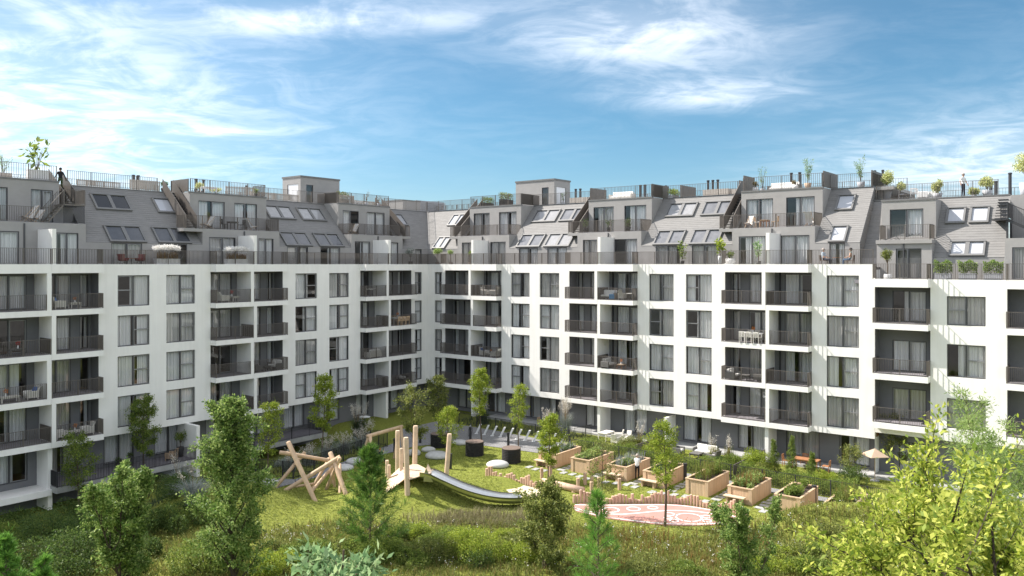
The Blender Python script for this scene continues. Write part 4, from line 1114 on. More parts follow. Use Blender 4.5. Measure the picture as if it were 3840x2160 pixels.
# ------------------------------------------------------------------ stones, ribbed drums, bollards, bicycle stands
def pebble(x, y, rx, ry, h, rot, label):
    mb = MB()
    prof = [(math.cos(a), math.sin(a)) for a in [(-0.35 + i * (1.92 / 10)) for i in range(11)]]
    mb.lathe([(max(0.001, c), 0.35 + s * 0.65) for c, s in prof], 28)
    mb.v = [(vx * rx, vy * ry, vz * h) for vx, vy, vz in mb.v]
    o = mb.build('stone_seat', 'stone', None, True); o.location = (x, y, tz(x, y) - 0.04); o.rotation_euler = (0, 0, rot)
    tag(o, label, 'stone seat', 'smooth pebble seats')
pebble(-6.62, 63.4, 0.56, 0.5, 0.38, 0.2, 'small pale pebble seat behind the biggest pebble beside a black drum')
pebble(-5.7, 61.2, 0.95, 0.75, 0.55, -0.1, 'biggest pale pebble seat on the lawn behind the play platform')
pebble(-7.65, 62.1, 0.58, 0.55, 0.5, 0, 'rounded pale pebble seat behind the thin tree stems')
pebble(-4.3, 65.8, 0.64, 0.55, 0.42, 0, 'pale pebble seat beside the paved path between two black drums')
pebble(-1.05, 58.5, 0.84, 0.7, 0.5, 0, 'pale pebble seat alone on the sunny lawn before a drum')
pebble(-16.4, 53.9, 0.7, 0.6, 0.38, 0, 'low pebble seat at the foot of the climbing frame logs')
pebble(-12.1, 57.7, 0.68, 0.6, 0.42, 0.3, 'pebble seat in shade beside the climbing frame, nearer one of two')
pebble(-11.7, 59.6, 0.68, 0.6, 0.42, -0.3, 'pebble seat in shade behind another, next to the swing')
def drum(x, y, label):
    root = thing('drum_seat', label, 'drum seat', (x, y, tz(x, y)), 0, 'black ribbed drums on the lawn')
    for i in range(9):
        mb = MB(); z = 0.02 + i * 0.155
        mb.lathe([(0.93, z), (0.96, z + 0.02), (0.96, z + 0.11), (0.93, z + 0.13)], 32); mb.build('ring', 'rubber_black', root)
    mb = MB(); mb.lathe([(0.9, 0), (0.9, 1.39)], 24); mb.build('core', 'rubber_black', root)
    mb = MB(); mb.lathe([(0.95, 1.39), (0.96, 1.4), (0.96, 1.43), (0.93, 1.45)], 32); mb.build('top', 'pot_brown', root)
    root.scale = (0.74, 0.74, 0.76)
drum(-5.9, 64.9, 'black ribbed drum half hidden behind a small tree'); drum(-2.9, 62.0, 'black ribbed drum in the middle of the sunny lawn'); drum(-0.05, 59.8, 'black ribbed drum nearest the first wooden planter')
for x, y, lb in ((-7.6, 66.2, 'black bollard light on the path behind the tall posts'), (-3.5, 67.2, 'black bollard light beside the parked bicycle'), (-0.3, 65.1, 'black bollard light below the white bicycle stands'), (-4.45, 57.8, 'thin black bollard beside the leaning platform post'), (-9.2, 62.8, 'black bollard light behind the swing'),
                  (11.9, 55.0, 'dark bollard beside the bench planter left of centre row'), (18.7, 49.5, 'dark bollard light between the two rightmost planters')):
    t_ = thing('bollard_light', lb, 'bollard', (x, y, 0))
    mb = MB(); mb.box(-0.1, 0.1, -0.1, 0.1, 0, 0.95); mb.build('post', 'pot_dark', t_)
    mb = MB(); mb.box(-0.12, 0.12, -0.12, 0.12, 0.95, 1.12); mb.build('lamp_head', 'pot_dark', t_)
for i in range(11):
    p = W(6.35 - i * 0.09, 12.2 + i * 0.82)
    t_ = thing('bicycle_stand', f'slanted white bicycle stand, {["first","second","third","fourth","fifth","sixth","seventh","eighth","ninth","tenth","eleventh"][i]} counted from the parked bicycle', 'bicycle stand', (p.x, p.y, 0.03), -0.2, 'white bicycle stands')
    mb = MB(); mb.hexa([(-0.28, -0.09, 0), (-0.12, -0.09, 0), (-0.12, 0.09, 0), (-0.28, 0.09, 0), (0.12, -0.09, 0.85), (0.28, -0.09, 0.85), (0.28, 0.09, 0.85), (0.12, 0.09, 0.85)]); mb.build('arm', 'paint_white', t_)
    mb = MB(); mb.box(-0.35, -0.05, -0.12, 0.12, -0.005, 0.02); mb.build('base_plate', 'paint_white', t_)
def bicycle(p, rot, label):
    t_ = thing('bicycle', label, 'bicycle', (p.x, p.y, 0.03), rot)
    for cx in (-0.52, 0.52):
        mb = MB(); pts = [(cx + 0.33 * math.cos(a * math.pi / 12), 0, 0.35 + 0.33 * math.sin(a * math.pi / 12)) for a in range(25)]
        mb.tube(pts, 0.02, 6, caps=False); w_ = mb.build('wheel', 'rubber_black', t_)
        mb = MB()
        for a in range(8): mb.tube([(cx, 0, 0.35), (cx + 0.32 * math.cos(a * math.pi / 4), 0, 0.35 + 0.32 * math.sin(a * math.pi / 4))], 0.004, 4)
        mb.build('spokes', 'steel', w_)
    mb = MB()
    for a, b in (((-0.52, 0.35), (-0.15, 0.85)), ((-0.15, 0.85), (0.38, 0.85)), ((0.38, 0.9), (0.52, 0.35)), ((-0.05, 0.33), (-0.17, 0.9)), ((-0.05, 0.33), (0.38, 0.8)), ((-0.52, 0.35), (-0.05, 0.33))):
        mb.tube([(a[0], 0, a[1]), (b[0], 0, b[1])], 0.018, 6)
    mb.build('bike_frame', 'pot_grey', t_)
    mb = MB(); mb.tube([(0.38, 0, 0.88), (0.36, 0, 1.02), (0.36, -0.25, 1.05)], 0.014, 6); mb.tube([(0.36, 0, 1.02), (0.36, 0.25, 1.05)], 0.014, 6); mb.build('handlebar', 'pot_dark', t_)
    mb = MB(); mb.box(-0.3, -0.06, -0.06, 0.06, 0.9, 0.95); mb.build('saddle', 'pot_dark', t_)
bicycle(W(7.2, 12.0), ANG + 0.5, 'grey bicycle parked on the paving beside the white stands')

# ------------------------------------------------------------------ planters
PLQ = [22.65, 25.5, 28.5, 31.3, 34.4, 37.25, 40.2, 43.1]
BENCH = [1, 0, 1, 1, 0, 1, 0, 0]
PNAME = ['farthest wooden planter with a bench, behind the young round tree', 'wooden planter full of leafy vegetables, second from the drums', 'wooden planter with a bench where the man stands',
         'wooden planter with a bench behind the tall thin tree trunk', 'plain wooden planter with tall reedy plants, no bench', 'wooden planter with a bench and reddish plants', 'plain wooden planter before the third small conifer',
         'last wooden planter at the right, half hidden by yellow leaves']
for i, (q0, bn, nm) in enumerate(zip(PLQ, BENCH, PNAME)):
    root = thing('planter', nm, 'planter', W(8.5, q0, 0), ANG, 'wooden garden planters')
    Lp, Wq, Hh = 3.3, 1.55, 1.0
    def pl(x0, x1, y0, y1, z0, z1, nme='plank', mt='wood'):
        mb = MB(); mb.box(x0, x1, y0, y1, z0, z1); mb.build(nme, mt, root)
    ns = 16
    for k in range(ns):
        x0, x1 = k * Lp / ns + 0.004, (k + 1) * Lp / ns - 0.004
        pl(x0, x1, Wq - 0.05, Wq, 0.0, Hh - 0.06); pl(x0, x1, 0, 0.05, 0.0, Hh - 0.06)
    for k in range(7):
        y0, y1 = 0.055 + k * (Wq - 0.11) / 7 + 0.004, 0.055 + (k + 1) * (Wq - 0.11) / 7 - 0.004
        pl(Lp - 0.06, Lp - 0.01, y0, y1, 0.0, Hh - 0.06); pl(0.01, 0.06, y0, y1, 0.0, Hh - 0.06)
    for y in (0.0, Wq - 0.22): pl(Lp - 0.008, Lp + 0.035, y + 0.0, y + 0.22, 0, Hh - 0.062, 'corner_post')
    pl(-0.02, Lp + 0.05, Wq - 0.11, Wq + 0.03, Hh - 0.058, Hh, 'rim'); pl(-0.02, Lp + 0.05, -0.03, 0.11, Hh - 0.058, Hh, 'rim')
    pl(Lp - 0.09, Lp + 0.05, 0.112, Wq - 0.112, Hh - 0.058, Hh, 'rim'); pl(-0.02, 0.1, 0.112, Wq - 0.112, Hh - 0.058, Hh, 'rim')
    pl(0.062, Lp - 0.062, 0.052, Wq - 0.052, 0.5, Hh - 0.12, 'soil', 'soil')
    if bn:
        for k in range(3): pl(Lp + 0.05 + k * 0.15, Lp + 0.19 + k * 0.15, -0.12, Wq - 0.35, 0.42, 0.47, 'bench_plank', 'wood_pale')
        for y in (0.05, Wq - 0.65): pl(Lp + 0.05, Lp + 0.4, y, y + 0.12, 0.0, 0.418, 'bench_leg', 'wood')
# stepping stones in the grass round the planters
gp = link('garden_path', None, None, kind='structure')
STONE = MB(); STONE.box(-0.2, 0.2, -0.3, 0.3, -0.02, 0.045); STONE = STONE.mesh('stepping_stone', 'concrete')
rs = random.Random(4)
for q0 in PLQ[:-1]:
    for k in range(6):
        p = W(8.9 + k * 0.62, q0 + 2.15 + rs.uniform(-0.06, 0.06)); link('stepping_stone', STONE, gp, (p.x, p.y, 0.0), ANG + rs.uniform(-0.06, 0.06))
for k in range(30):
    q = 22.5 + k * 0.72
    if k % 5 == 3: continue
    p = W(12.75 + 0.25 * math.sin(k) , q); link('stepping_stone', STONE, gp, (p.x, p.y, 0.0), ANG + 1.57 + rs.uniform(-0.1, 0.1))

# ------------------------------------------------------------------ fences
def fence(label, pts, h=1.15, step=0.12, group='black bar fences'):
    w0 = W(*pts[0], 0)
    root = thing('fence', label, 'fence', (CX, CY, 0), ANG, group)
    mb = MB(); zb = 0.0
    for (pa, qa), (pb, qb) in zip(pts[:-1], pts[1:]):
        a, b = Vector((pa, qa, 0)), Vector((pb, qb, 0)); L = (b - a).length
        n = int(L / step)
        def g(t):
            v = a.lerp(b, t); w_ = W(v.x, v.y); return Vector((v.x, v.y, tz(w_.x, w_.y)))
        for zz in (0.12, h):
            mb.tube([g(i / max(1, n // 8)) + Vector((0, 0, zz)) for i in range(max(1, n // 8) + 1)], 0.018, 4)
        for i in range(n):
            v = g((i + 0.5) / n); mb.box(v.x - 0.009, v.x + 0.009, v.y - 0.009, v.y + 0.009, v.z + 0.05, v.z + h)
        for i in range(int(L / 2.2) + 1):
            v = g(min(1, i * 2.2 / L)); pm = MB(); pm.box(v.x - 0.03, v.x + 0.03, v.y - 0.03, v.y + 0.03, v.z - 0.1, v.z + h + 0.03); pm.build('post', 'pot_dark', root)
    mb.build('bars', 'pot_dark', root)
fence('dark bar fence round the pale grasses beside the climbing frame', [(28.5, 8.2), (26.4, 8.8), (25.4, 11.7), (20, 10.5), (14.6, 9.5), (14.3, 6.2)], 1.2)
fence('dark bar fence behind the white bicycle stands', [(4.2, 8.0), (4.3, 20.3), (1.2, 20.6)], 1.1)
fence('long dark bar fence with hedge behind the wooden planters', [(7.15, 22.3), (7.15, 45.5)], 1.1)
def screen(label, p0, p1, h):
    a, b = W(*p0), W(*p1)
    root = thing('garden_screen', label, 'screen', (a.x, a.y, 0))
    d = (b - a); n = int(d.length / 0.9)
    for i in range(n):
        u, v = d * (i / n + 0.004), d * ((i + 1) / n - 0.004); k = Vector((-d.y, d.x, 0)).normalized() * 0.025
        mb = MB(); mb.hexa([tuple(u - k), tuple(v - k), tuple(v + k), tuple(u + k)] + [tuple(x + Vector((0, 0, h))) for x in (u - k, v - k, v + k, u + k)]); mb.build('panel', 'railing', root)
screen('brown garden screen running from the white pillar towards the planters', (0.6, 35.45), (6.6, 35.45), 0.95)
screen('brown garden screen between the dining chairs and the pale sofa garden', (0.6, 27.1), (6.6, 27.1), 0.95)
# ------------------------------------------------------------------ vegetation
def nrm(a):
    return a / np.maximum(np.linalg.norm(a, axis=-1, keepdims=True), 1e-9)
def leaf_quads(P, ax, nr, L, Wd):
    """one rhombic leaf per point: base, side, tip, side"""
    ax = nrm(ax); sd = nrm(np.cross(nr, ax)); nr2 = np.cross(ax, sd)
    L = np.asarray(L)[:, None]; Wd = np.asarray(Wd)[:, None]
    a = P; c = P + ax * L; m = P + ax * L * 0.45
    b = m + sd * Wd * 0.5 + nr2 * Wd * 0.12; d = m - sd * Wd * 0.5 + nr2 * Wd * 0.12
    V = np.stack([a, b, c, d], 1).reshape(-1, 3)
    Q = np.arange(len(P) * 4).reshape(-1, 4)
    return V, Q
def crown_mesh(name, P, out, leaf, matn, rg, up=0.5, asp=0.55, droop=0.0, jit=0.8):
    n = len(P)
    ax = nrm(out + rg.normal(0, jit, (n, 3)) + np.array([0, 0, -droop]))
    nr = nrm(rg.normal(0, 1, (n, 3)) * (1 - up) + np.array([0, 0, 1.0]) * up + 1e-3)
    L = leaf * rg.uniform(0.65, 1.25, n); Wd = L * asp * rg.uniform(0.8, 1.2, n)
    V, Q = leaf_quads(P, ax, nr, L, Wd)
    return np_mesh(name, V, Q, matn)
def branch_pts(base, d, L, rg, n=5, bend=0.25, lift=0.15):
    pts = [np.array(base, float)]; d = np.array(d, float); d /= np.linalg.norm(d)
    for i in range(n):
        d = d + rg.normal(0, bend / n, 3) + np.array([0, 0, lift / n]); d /= np.linalg.norm(d)
        pts.append(pts[-1] + d * L / n)
    return pts
def tree(name, label, loc, h, r, cb, nl, leaf, matn, shape='round', trunk=0.08, seed=1, nb=22, clump=0.22, bark='bark', group=None, lean=(0, 0), multi=1, up=0.5, asp=0.55, cat='tree', sub=5, zg=None, mspread=0.12):
    rg = np.random.default_rng(seed)
    z0 = tz(loc[0], loc[1]) if zg is None else zg
    root = thing(name, label, cat, (loc[0], loc[1], z0), 0, group)
    wood = MB(); P, O = [], []
    wts = []
    for s_ in range(multi):
        l0 = np.array([lean[0], lean[1], 0.0]) + (rg.normal(0, mspread, 3) * [1, 1, 0] if multi > 1 else 0)
        hh = h * (rg.uniform(0.8, 1.0) if s_ else 1.0)
        tp = []
        for i in range(9):
            t = i / 8
            tp.append(np.array([l0[0] * t * hh + 0.02 * hh * math.sin(3.1 * t + seed + s_), l0[1] * t * hh + 0.02 * hh * math.cos(2.3 * t + seed * 2), -0.15 + t * (hh * 0.94 + 0.15)]))
        wood.tube([tuple(v) for v in tp], [max(0.012, trunk * (1 - 0.88 * (i / 8))) / math.sqrt(multi) for i in range(9)], 7)
        def tpos(t):
            f = t * 8; i = min(7, int(f)); return tp[i] * (1 - f + i) + tp[i + 1] * (f - i)
        for b in range(nb // multi):
            k = (b + rg.uniform(0, 0.8)) / (nb / multi)
            t = cb + (0.97 - cb) * k
            x = (t - cb) / (1 - cb)
            if shape == 'round': pr = math.sqrt(max(0.05, 1 - (2 * x - 0.95) ** 2)) * (0.85 if x > 0.5 else 1.0)
            elif shape == 'column': pr = (0.55 + 0.45 * math.sin(min(1, x * 1.6) * math.pi / 2)) * (1 - x) ** 0.55 * 1.25
            elif shape == 'cone': pr = (1 - x) ** 0.85 + 0.05
            elif shape == 'spread': pr = 0.75 + 0.35 * math.sin(x * math.pi)
            elif shape == 'vase': pr = 0.35 + 0.75 * x if x < 0.75 else 0.95 * (1 - (x - 0.75) * 2.2)
            else: pr = 1
            a = b * 2.399 + rg.uniform(-0.4, 0.4)
            el = {'column': 0.95, 'cone': 0.25, 'vase': 0.75, 'spread': 0.45}.get(shape, 0.5) + rg.uniform(-0.2, 0.25) + 0.3 * x
            L = max(0.12, r * pr * rg.uniform(0.72, 1.15)) * (1.0 if shape != 'column' else 1.25)
            d = np.array([math.cos(a) * math.cos(el), math.sin(a) * math.cos(el), math.sin(el)])
            bp = branch_pts(tpos(t), d, L, rg, 5)
            wood.tube([tuple(v) for v in bp], [max(0.006, trunk * 0.38 * (1 - 0.8 * i / 5) * (1 - 0.6 * x)) for i in range(6)], 4, caps=False)
            for s2 in range(sub):
                f = rg.uniform(0.3, 1.0); i = min(4, int(f * 5)); q0 = bp[i] * (1 - f * 5 + i) + bp[i + 1] * (f * 5 - i)
                d2 = nrm(d + rg.normal(0, 0.75, 3) + np.array([0, 0, 0.15])); L2 = L * rg.uniform(0.22, 0.5)
                wood.tube([tuple(q0), tuple(q0 + d2 * L2)], [max(0.004, trunk * 0.10), 0.003], 3, caps=False)
                wts.append((q0, d2, L2))
            wts.append((bp[-2], nrm(bp[-1] - bp[-2]), L * 0.25))
    wood.build('trunk', bark, root)
    # foliage gathers in clumps along the twigs
    per = max(3, int(nl / len(wts)))
    for q0, d2, L2 in wts:
        n = max(2, int(per * rg.uniform(0.45, 1.6)))
        t = rg.uniform(0.1, 1.15, n)[:, None]
        off = rg.normal(0, clump * 0.55, (n, 3)) * [1, 1, 0.8]
        pts = q0 + d2 * (L2 * t) + off
        P.append(pts); O.append(nrm(off + d2 * 0.6 * clump))
    P = np.concatenate(P); O = np.concatenate(O)
    link('crown', crown_mesh('crown', P, O, leaf, matn, rg, up, asp), root)
    return root
def shrub(name, label, loc, rx, ry, h, nl, leaf, matn, seed=1, group=None, cat='shrub', lobes=9, up=0.4, asp=0.55, stems=True, zg=None, rz=0.0):
    rg = np.random.default_rng(seed)
    z0 = tz(loc[0], loc[1]) if zg is None else zg
    root = thing(name, label, cat, (loc[0], loc[1], z0), rz, group)
    P, O = [], []
    wood = MB()
    for k in range(lobes):
        a = rg.uniform(0, 6.28); rr = math.sqrt(rg.uniform(0, 1)) * 0.72
        cx, cy = math.cos(a) * rr * rx, math.sin(a) * rr * ry
        hh = h * (1 - 0.45 * rr ** 2) * rg.uniform(0.72, 1.08)
        lr = rg.uniform(0.28, 0.42)
        n = int(nl / lobes)
        d = nrm(rg.normal(0, 1, (n, 3))); rad = rg.uniform(0.45, 1.12, n) ** 0.5
        pts = d * rad[:, None] * np.array([rx * lr, ry * lr, hh * 0.5]) + np.array([cx, cy, hh * 0.52])
        pts[:, 2] = np.maximum(pts[:, 2], 0.02)
        P.append(pts); O.append(d)
        wood.tube([(cx * 0.2, cy * 0.2, -0.05), (cx * 0.7, cy * 0.7, hh * 0.35), (cx, cy, hh * 0.8)], [0.025, 0.018, 0.006], 5, caps=False)
    P = np.concatenate(P); O = np.concatenate(O)
    wood.build('stems', 'bark_dark', root)
    link('foliage', crown_mesh('foliage', P, O, leaf, matn, rg, up, asp), root)
    return root
def blades_np(base, n, h, spread, w, rg, seg=3, arch=0.6, hv=0.35):
    """arching strips from each base point; returns verts, quads"""
    nb = len(base) * n
    B = np.repeat(base, n, 0)
    a = rg.uniform(0, 2 * np.pi, nb); out = np.stack([np.cos(a), np.sin(a), np.zeros(nb)], 1)
    hh = h * rg.uniform(1 - hv, 1 + hv * 0.5, nb); sp = spread * rg.uniform(0.2, 1.0, nb)
    side = np.stack([-np.sin(a), np.cos(a), np.zeros(nb)], 1)
    rows = []
    for i in range(seg + 1):
        t = i / seg
        z = hh * (t * (1 + 0.35 * arch) - 0.6 * arch * t ** 2.4)
        c = B + out * (sp * (0.25 * t + 0.75 * t * t))[:, None] + np.array([0, 0, 1.0]) * z[:, None]
        ww = w * (1 - 0.9 * t) * 0.5
        rows.append(np.stack([c - side * ww, c + side * ww], 1))
    V = np.stack(rows, 1).reshape(nb, -1, 3)          # nb, (seg+1)*2, 3
    k = (seg + 1) * 2
    q = np.array([[2 * i, 2 * i + 1, 2 * i + 3, 2 * i + 2] for i in range(seg)])
    Q = (np.arange(nb)[:, None, None] * k + q[None]).reshape(-1, 4)
    return V.reshape(-1, 3), Q
def grass_clump(name, label, loc, h, spread, n, matn, plumes=0, plume_mat='plume', seed=1, group=None, w=0.03, zg=None, cat='ornamental grass', plume_len=0.45, base_r=0.18, ph=1.35):
    rg = np.random.default_rng(seed)
    z0 = tz(loc[0], loc[1]) if zg is None else zg
    root = thing(name, label, cat, (loc[0], loc[1], z0), 0, group)
    b = np.concatenate([rg.normal(0, base_r, (n, 2)), np.zeros((n, 1))], 1)
    V, Q = blades_np(b, 1, h, spread, w, rg, 4, 0.9)
    link('blades', np_mesh('blades', V, Q, matn), root)
    if plumes:
        mb = MB(); P, O = [], []
        for i in range(plumes):
            a = rg.uniform(0, 6.28); sp = spread * rg.uniform(0.1, 0.6); hh = h * ph * rg.uniform(0.75, 1.1)
            p0 = np.array([0, 0, 0.0]); p1 = np.array([math.cos(a) * sp * 0.5, math.sin(a) * sp * 0.5, hh * 0.65]); p2 = np.array([math.cos(a) * sp, math.sin(a) * sp, hh])
            mb.tube([tuple(p0), tuple(p1), tuple(p2)], [0.008, 0.006, 0.004], 3, caps=False)
            d = nrm(p2 - p1); m_n = 34
            t = rg.uniform(-plume_len, 0.12, m_n)[:, None]
            off = rg.normal(0, 0.055, (m_n, 3)) * (1.1 - np.abs(t + 0.2) * 1.2)
            P.append(p2 + d * t + off); O.append(nrm(off + d * 0.12))
        mb.build('stalks', 'blade_brown', root)
        link('plumes', crown_mesh('plumes', np.concatenate(P), np.concatenate(O), 0.10, plume_mat, rg, 0.1, 0.28), root)
    return root
def pine(name, label, loc, h, r, n, matn, seed=1, needle=0.16, wdt=0.014, trunk=0.06, group=None, nb=46, per=34, zg=None, cb=0.08):
    rg = np.random.default_rng(seed)
    z0 = tz(loc[0], loc[1]) if zg is None else zg
    root = thing(name, label, 'pine tree', (loc[0], loc[1], z0), 0, group)
    wood = MB(); wood.tube([(0, 0, -0.2), (0.01 * h, 0, h * 0.5), (0, 0.005 * h, h * 0.98)], [trunk, trunk * 0.6, 0.01], 7)
    P, A = [], []
    def needles(q0, q1, k):
        d = nrm(q1 - q0); t = rg.uniform(0, 1.0, k)[:, None]
        pts = q0 + (q1 - q0) * t
        rd = rg.normal(0, 1, (k, 3)); rd = nrm(rd - (rd @ d)[:, None] * d)
        P.append(pts); A.append(nrm(rd * 0.75 + d * 0.75 + np.array([0, 0, 0.15])))
    for b in range(nb):
        t = cb + (0.99 - cb) * b / nb
        a = b * 2.399 + rg.uniform(-0.3, 0.3); x_ = (t - cb) / (1 - cb); L = r * ((1 - x_) ** 0.8) * rg.uniform(0.5, 1.2) + 0.06 * r
        el = 0.22 + 0.7 * x_ + rg.uniform(-0.1, 0.15)
        d = np.array([math.cos(a) * math.cos(el), math.sin(a) * math.cos(el), math.sin(el)])
        bp = branch_pts((0, 0, t * h), d, L, rg, 4, 0.15, 0.35)
        wood.tube([tuple(v) for v in bp], [0.018, 0.015, 0.011, 0.008, 0.005], 4, caps=False)
        for i in range(1, 4): needles(bp[i], bp[i + 1], per)
        for s in range(5):
            i = rg.integers(1, 4); d2 = nrm(d + rg.normal(0, 0.45, 3) + np.array([0, 0, 0.25])); q1 = bp[i] + d2 * L * rg.uniform(0.25, 0.45)
            wood.tube([tuple(bp[i]), tuple(q1)], [0.007, 0.004], 3, caps=False); needles(bp[i], q1, per)
    needles(np.array([0, 0, h * 0.8]), np.array([0, 0.005 * h, h]), per * 3)
    wood.build('trunk', 'bark', root)
    P = np.concatenate(P); A = np.concatenate(A); m = len(P)
    V, Q = leaf_quads(P, A, nrm(rg.normal(0, 1, (m, 3))), needle * rg.uniform(0.7, 1.2, m), np.full(m, wdt))
    link('crown', np_mesh('crown', V, Q, matn), root)

# courtyard trees
YT = 'young trees in the courtyard'
tree('young_tree', 'dark thin tree nearest the left edge, before the lowest balcony', (-28.7, 52.9), 5.2, 1.35, 0.28, 5200, 0.12, 'leaf_mid', 'round', 0.06, 21, group=YT, clump=0.24)
tree('young_tree', 'dark round tree before the shaded terrace with the wooden armchair', (-26.5, 57.7), 6.7, 1.4, 0.36, 8000, 0.12, 'leaf_mid', 'round', 0.07, 22, group=YT, clump=0.2)
tree('young_tree', 'slim green tree on the path left of the climbing frame', (-16.7, 55.2), 5.5, 1.05, 0.34, 3600, 0.12, 'leaf_bright', 'round', 0.055, 23, group=YT, clump=0.2)
tree('young_tree', 'bright yellow-green tree behind the pale grasses and the climbing frame', (-14.4, 61.0), 6.3, 1.25, 0.38, 6500, 0.13, 'leaf_bright', 'round', 0.065, 24, group=YT, clump=0.2)
tree('young_tree', 'broad many-stemmed tree above the wooden swing', (-7.7, 61.2), 5.4, 1.25, 0.3, 4800, 0.13, 'leaf_olive', 'spread', 0.06, 25, group=YT, multi=3, clump=0.18, nb=24)
tree('young_tree', 'olive green tree standing in the inner corner of the building', (-6.4, 68.6), 5.4, 1.25, 0.25, 6000, 0.13, 'leaf_olive', 'round', 0.06, 26, group=YT, clump=0.22)
tree('young_tree', 'small green tree in front of the half hidden black drum', (-4.9, 61.6), 3.9, 1.15, 0.22, 3600, 0.12, 'leaf_bright', 'round', 0.045, 27, group=YT, clump=0.2)
tree('young_tree', 'tall bright green tree beside the parked bicycle', (-2.6, 67.3), 6.3, 1.0, 0.36, 6500, 0.13, 'leaf_bright', 'round', 0.06, 28, group=YT, clump=0.2)
tree('young_tree', 'slender light tree between the drums and the bicycle stands', (0.6, 64.7), 5.3, 0.95, 0.34, 3200, 0.12, 'leaf_bright', 'round', 0.05, 29, group=YT, clump=0.18)
tree('young_tree', 'leafy round tree in front of the farthest planter', (2.55, 54.9), 4.5, 1.0, 0.28, 6500, 0.12, 'leaf_bright', 'round', 0.055, 30, group=YT, clump=0.19)
tree('young_tree', 'sparse thin tree growing at the near edge of the pink surface', (5.2, 46.7), 4.6, 0.95, 0.3, 1700, 0.11, 'leaf_olive', 'spread', 0.05, 31, group=YT, clump=0.16, nb=16)
tree('young_tree', 'tall straight tree on the pink surface edge, trunk before the planters', (8.55, 45.1), 6.2, 1.15, 0.36, 5200, 0.11, 'leaf_bright', 'round', 0.085, 32, group=YT, clump=0.17)
tree('young_tree', 'bushy tree before the block at the right, beside the tan parasol', (27.0, 56.3), 4.3, 1.45, 0.15, 6500, 0.12, 'leaf_olive', 'round', 0.06, 33, group=YT, clump=0.2)
tree('young_tree', 'low loose bush tree left of the tan parasol', (23.5, 55.2), 2.1, 1.1, 0.1, 2200, 0.11, 'leaf_olive', 'round', 0.04, 34, group=YT, clump=0.18)
shrub('shrub', 'dark shrub against the lowest balcony at the left edge', (-30.5, 48.5), 2.4, 1.8, 1.5, 8000, 0.09, 'leaf_dark', 60, 'wild shrubs in the foreground')  # added to darken the bright ground at this edge
shrub('shrub', 'dark shrub cut by the left picture edge', (-29.2, 45.4), 2.4, 1.8, 1.6, 8000, 0.09, 'leaf_mid', 59, 'wild shrubs in the foreground')  # added as well, its foliage darkens the open lawn here
# trees between the viewer and the lawn
tree('poplar_tree', 'tall columnar poplar in the left foreground rising over the terrace', (-12.5, 36.0), 9.0, 2.3, 0.04, 30000, 0.135, 'leaf_poplar', 'column', 0.13, 41, nb=62, clump=0.15, sub=6, bark='bark_dark')
tree('maple_tree', 'dense dark leafy tree in the left foreground below the terrace', (-17.4, 36.0), 6.0, 1.35, 0.08, 24000, 0.14, 'leaf_poplar', 'column', 0.11, 42, nb=90, clump=0.15, sub=4, multi=6, mspread=0.2, bark='bark_dark')
tree('bushy_tree', 'round bushy tree in front of the slide end and sand pit', (1.55, 38.8), 4.1, 1.6, 0.05, 15000, 0.12, 'leaf_olive', 'round', 0.07, 43, nb=34, clump=0.15, multi=2, mspread=0.1)
tree('poplar_tree', 'small columnar poplar with several peaks before the rightmost planters', (10.1, 34.0), 5.2, 0.95, 0.05, 14000, 0.12, 'leaf_poplar', 'column', 0.08, 44, nb=64, clump=0.12, multi=5, mspread=0.17, sub=4)
tree('ash_tree', 'large bright yellow-green tree filling the lower right corner', (7.0, 11.4), 10.7, 2.6, 0.62, 58000, 0.112, 'leaf_yellow', 'spread', 0.17, 45, nb=50, clump=0.14, sub=7, bark='bark_dark', up=0.55, asp=0.42)
tree('bamboo', 'tall fresh green bamboo at the right edge before the white block', (16.1, 25.0), 11.3, 1.05, 0.45, 12000, 0.16, 'leaf_fresh', 'round', 0.06, 46, nb=60, clump=0.2, multi=4, asp=0.2, cat='bamboo')
tree('bamboo', 'lower fresh green bamboo leaning in from the right edge behind yellow leaves', (17.6, 27.5), 9.6, 1.7, 0.5, 12000, 0.16, 'leaf_fresh', 'round', 0.06, 49, nb=50, clump=0.24, multi=4, asp=0.2, cat='bamboo')
tree('ash_tree', 'pale pinnate treetop poking up at the bottom centre', (-1.85, 9.1), 12.35, 0.72, 0.85, 3000, 0.115, 'leaf_pale', 'round', 0.05, 47, nb=26, clump=0.11, sub=5, up=0.6, asp=0.38)
pine('pine_tree', 'young soft green pine in front of the play platform', (-7.3, 41.0), 5.4, 2.45, 0, 'needle', 51, 0.34, 0.024, nb=54, per=28)
pine('pine_tree', 'small bright pine at the bottom edge before the meadow', (2.35, 22.0), 8.6, 1.05, 0, 'needle_bright', 52, 0.27, 0.011, cb=0.64, nb=34, per=17)
pine('pine_tree', 'bright pine tip at the lower left corner', (-6.32, 10.0), 11.4, 0.34, 0, 'needle_bright', 53, 0.11, 0.008, cb=0.88, nb=24, per=36)
pine('pine_tree', 'lower bright pine tip beside another at the lower left corner', (-5.98, 10.2), 11.05, 0.3, 0, 'needle_bright', 54, 0.11, 0.008, cb=0.88, nb=22, per=36)
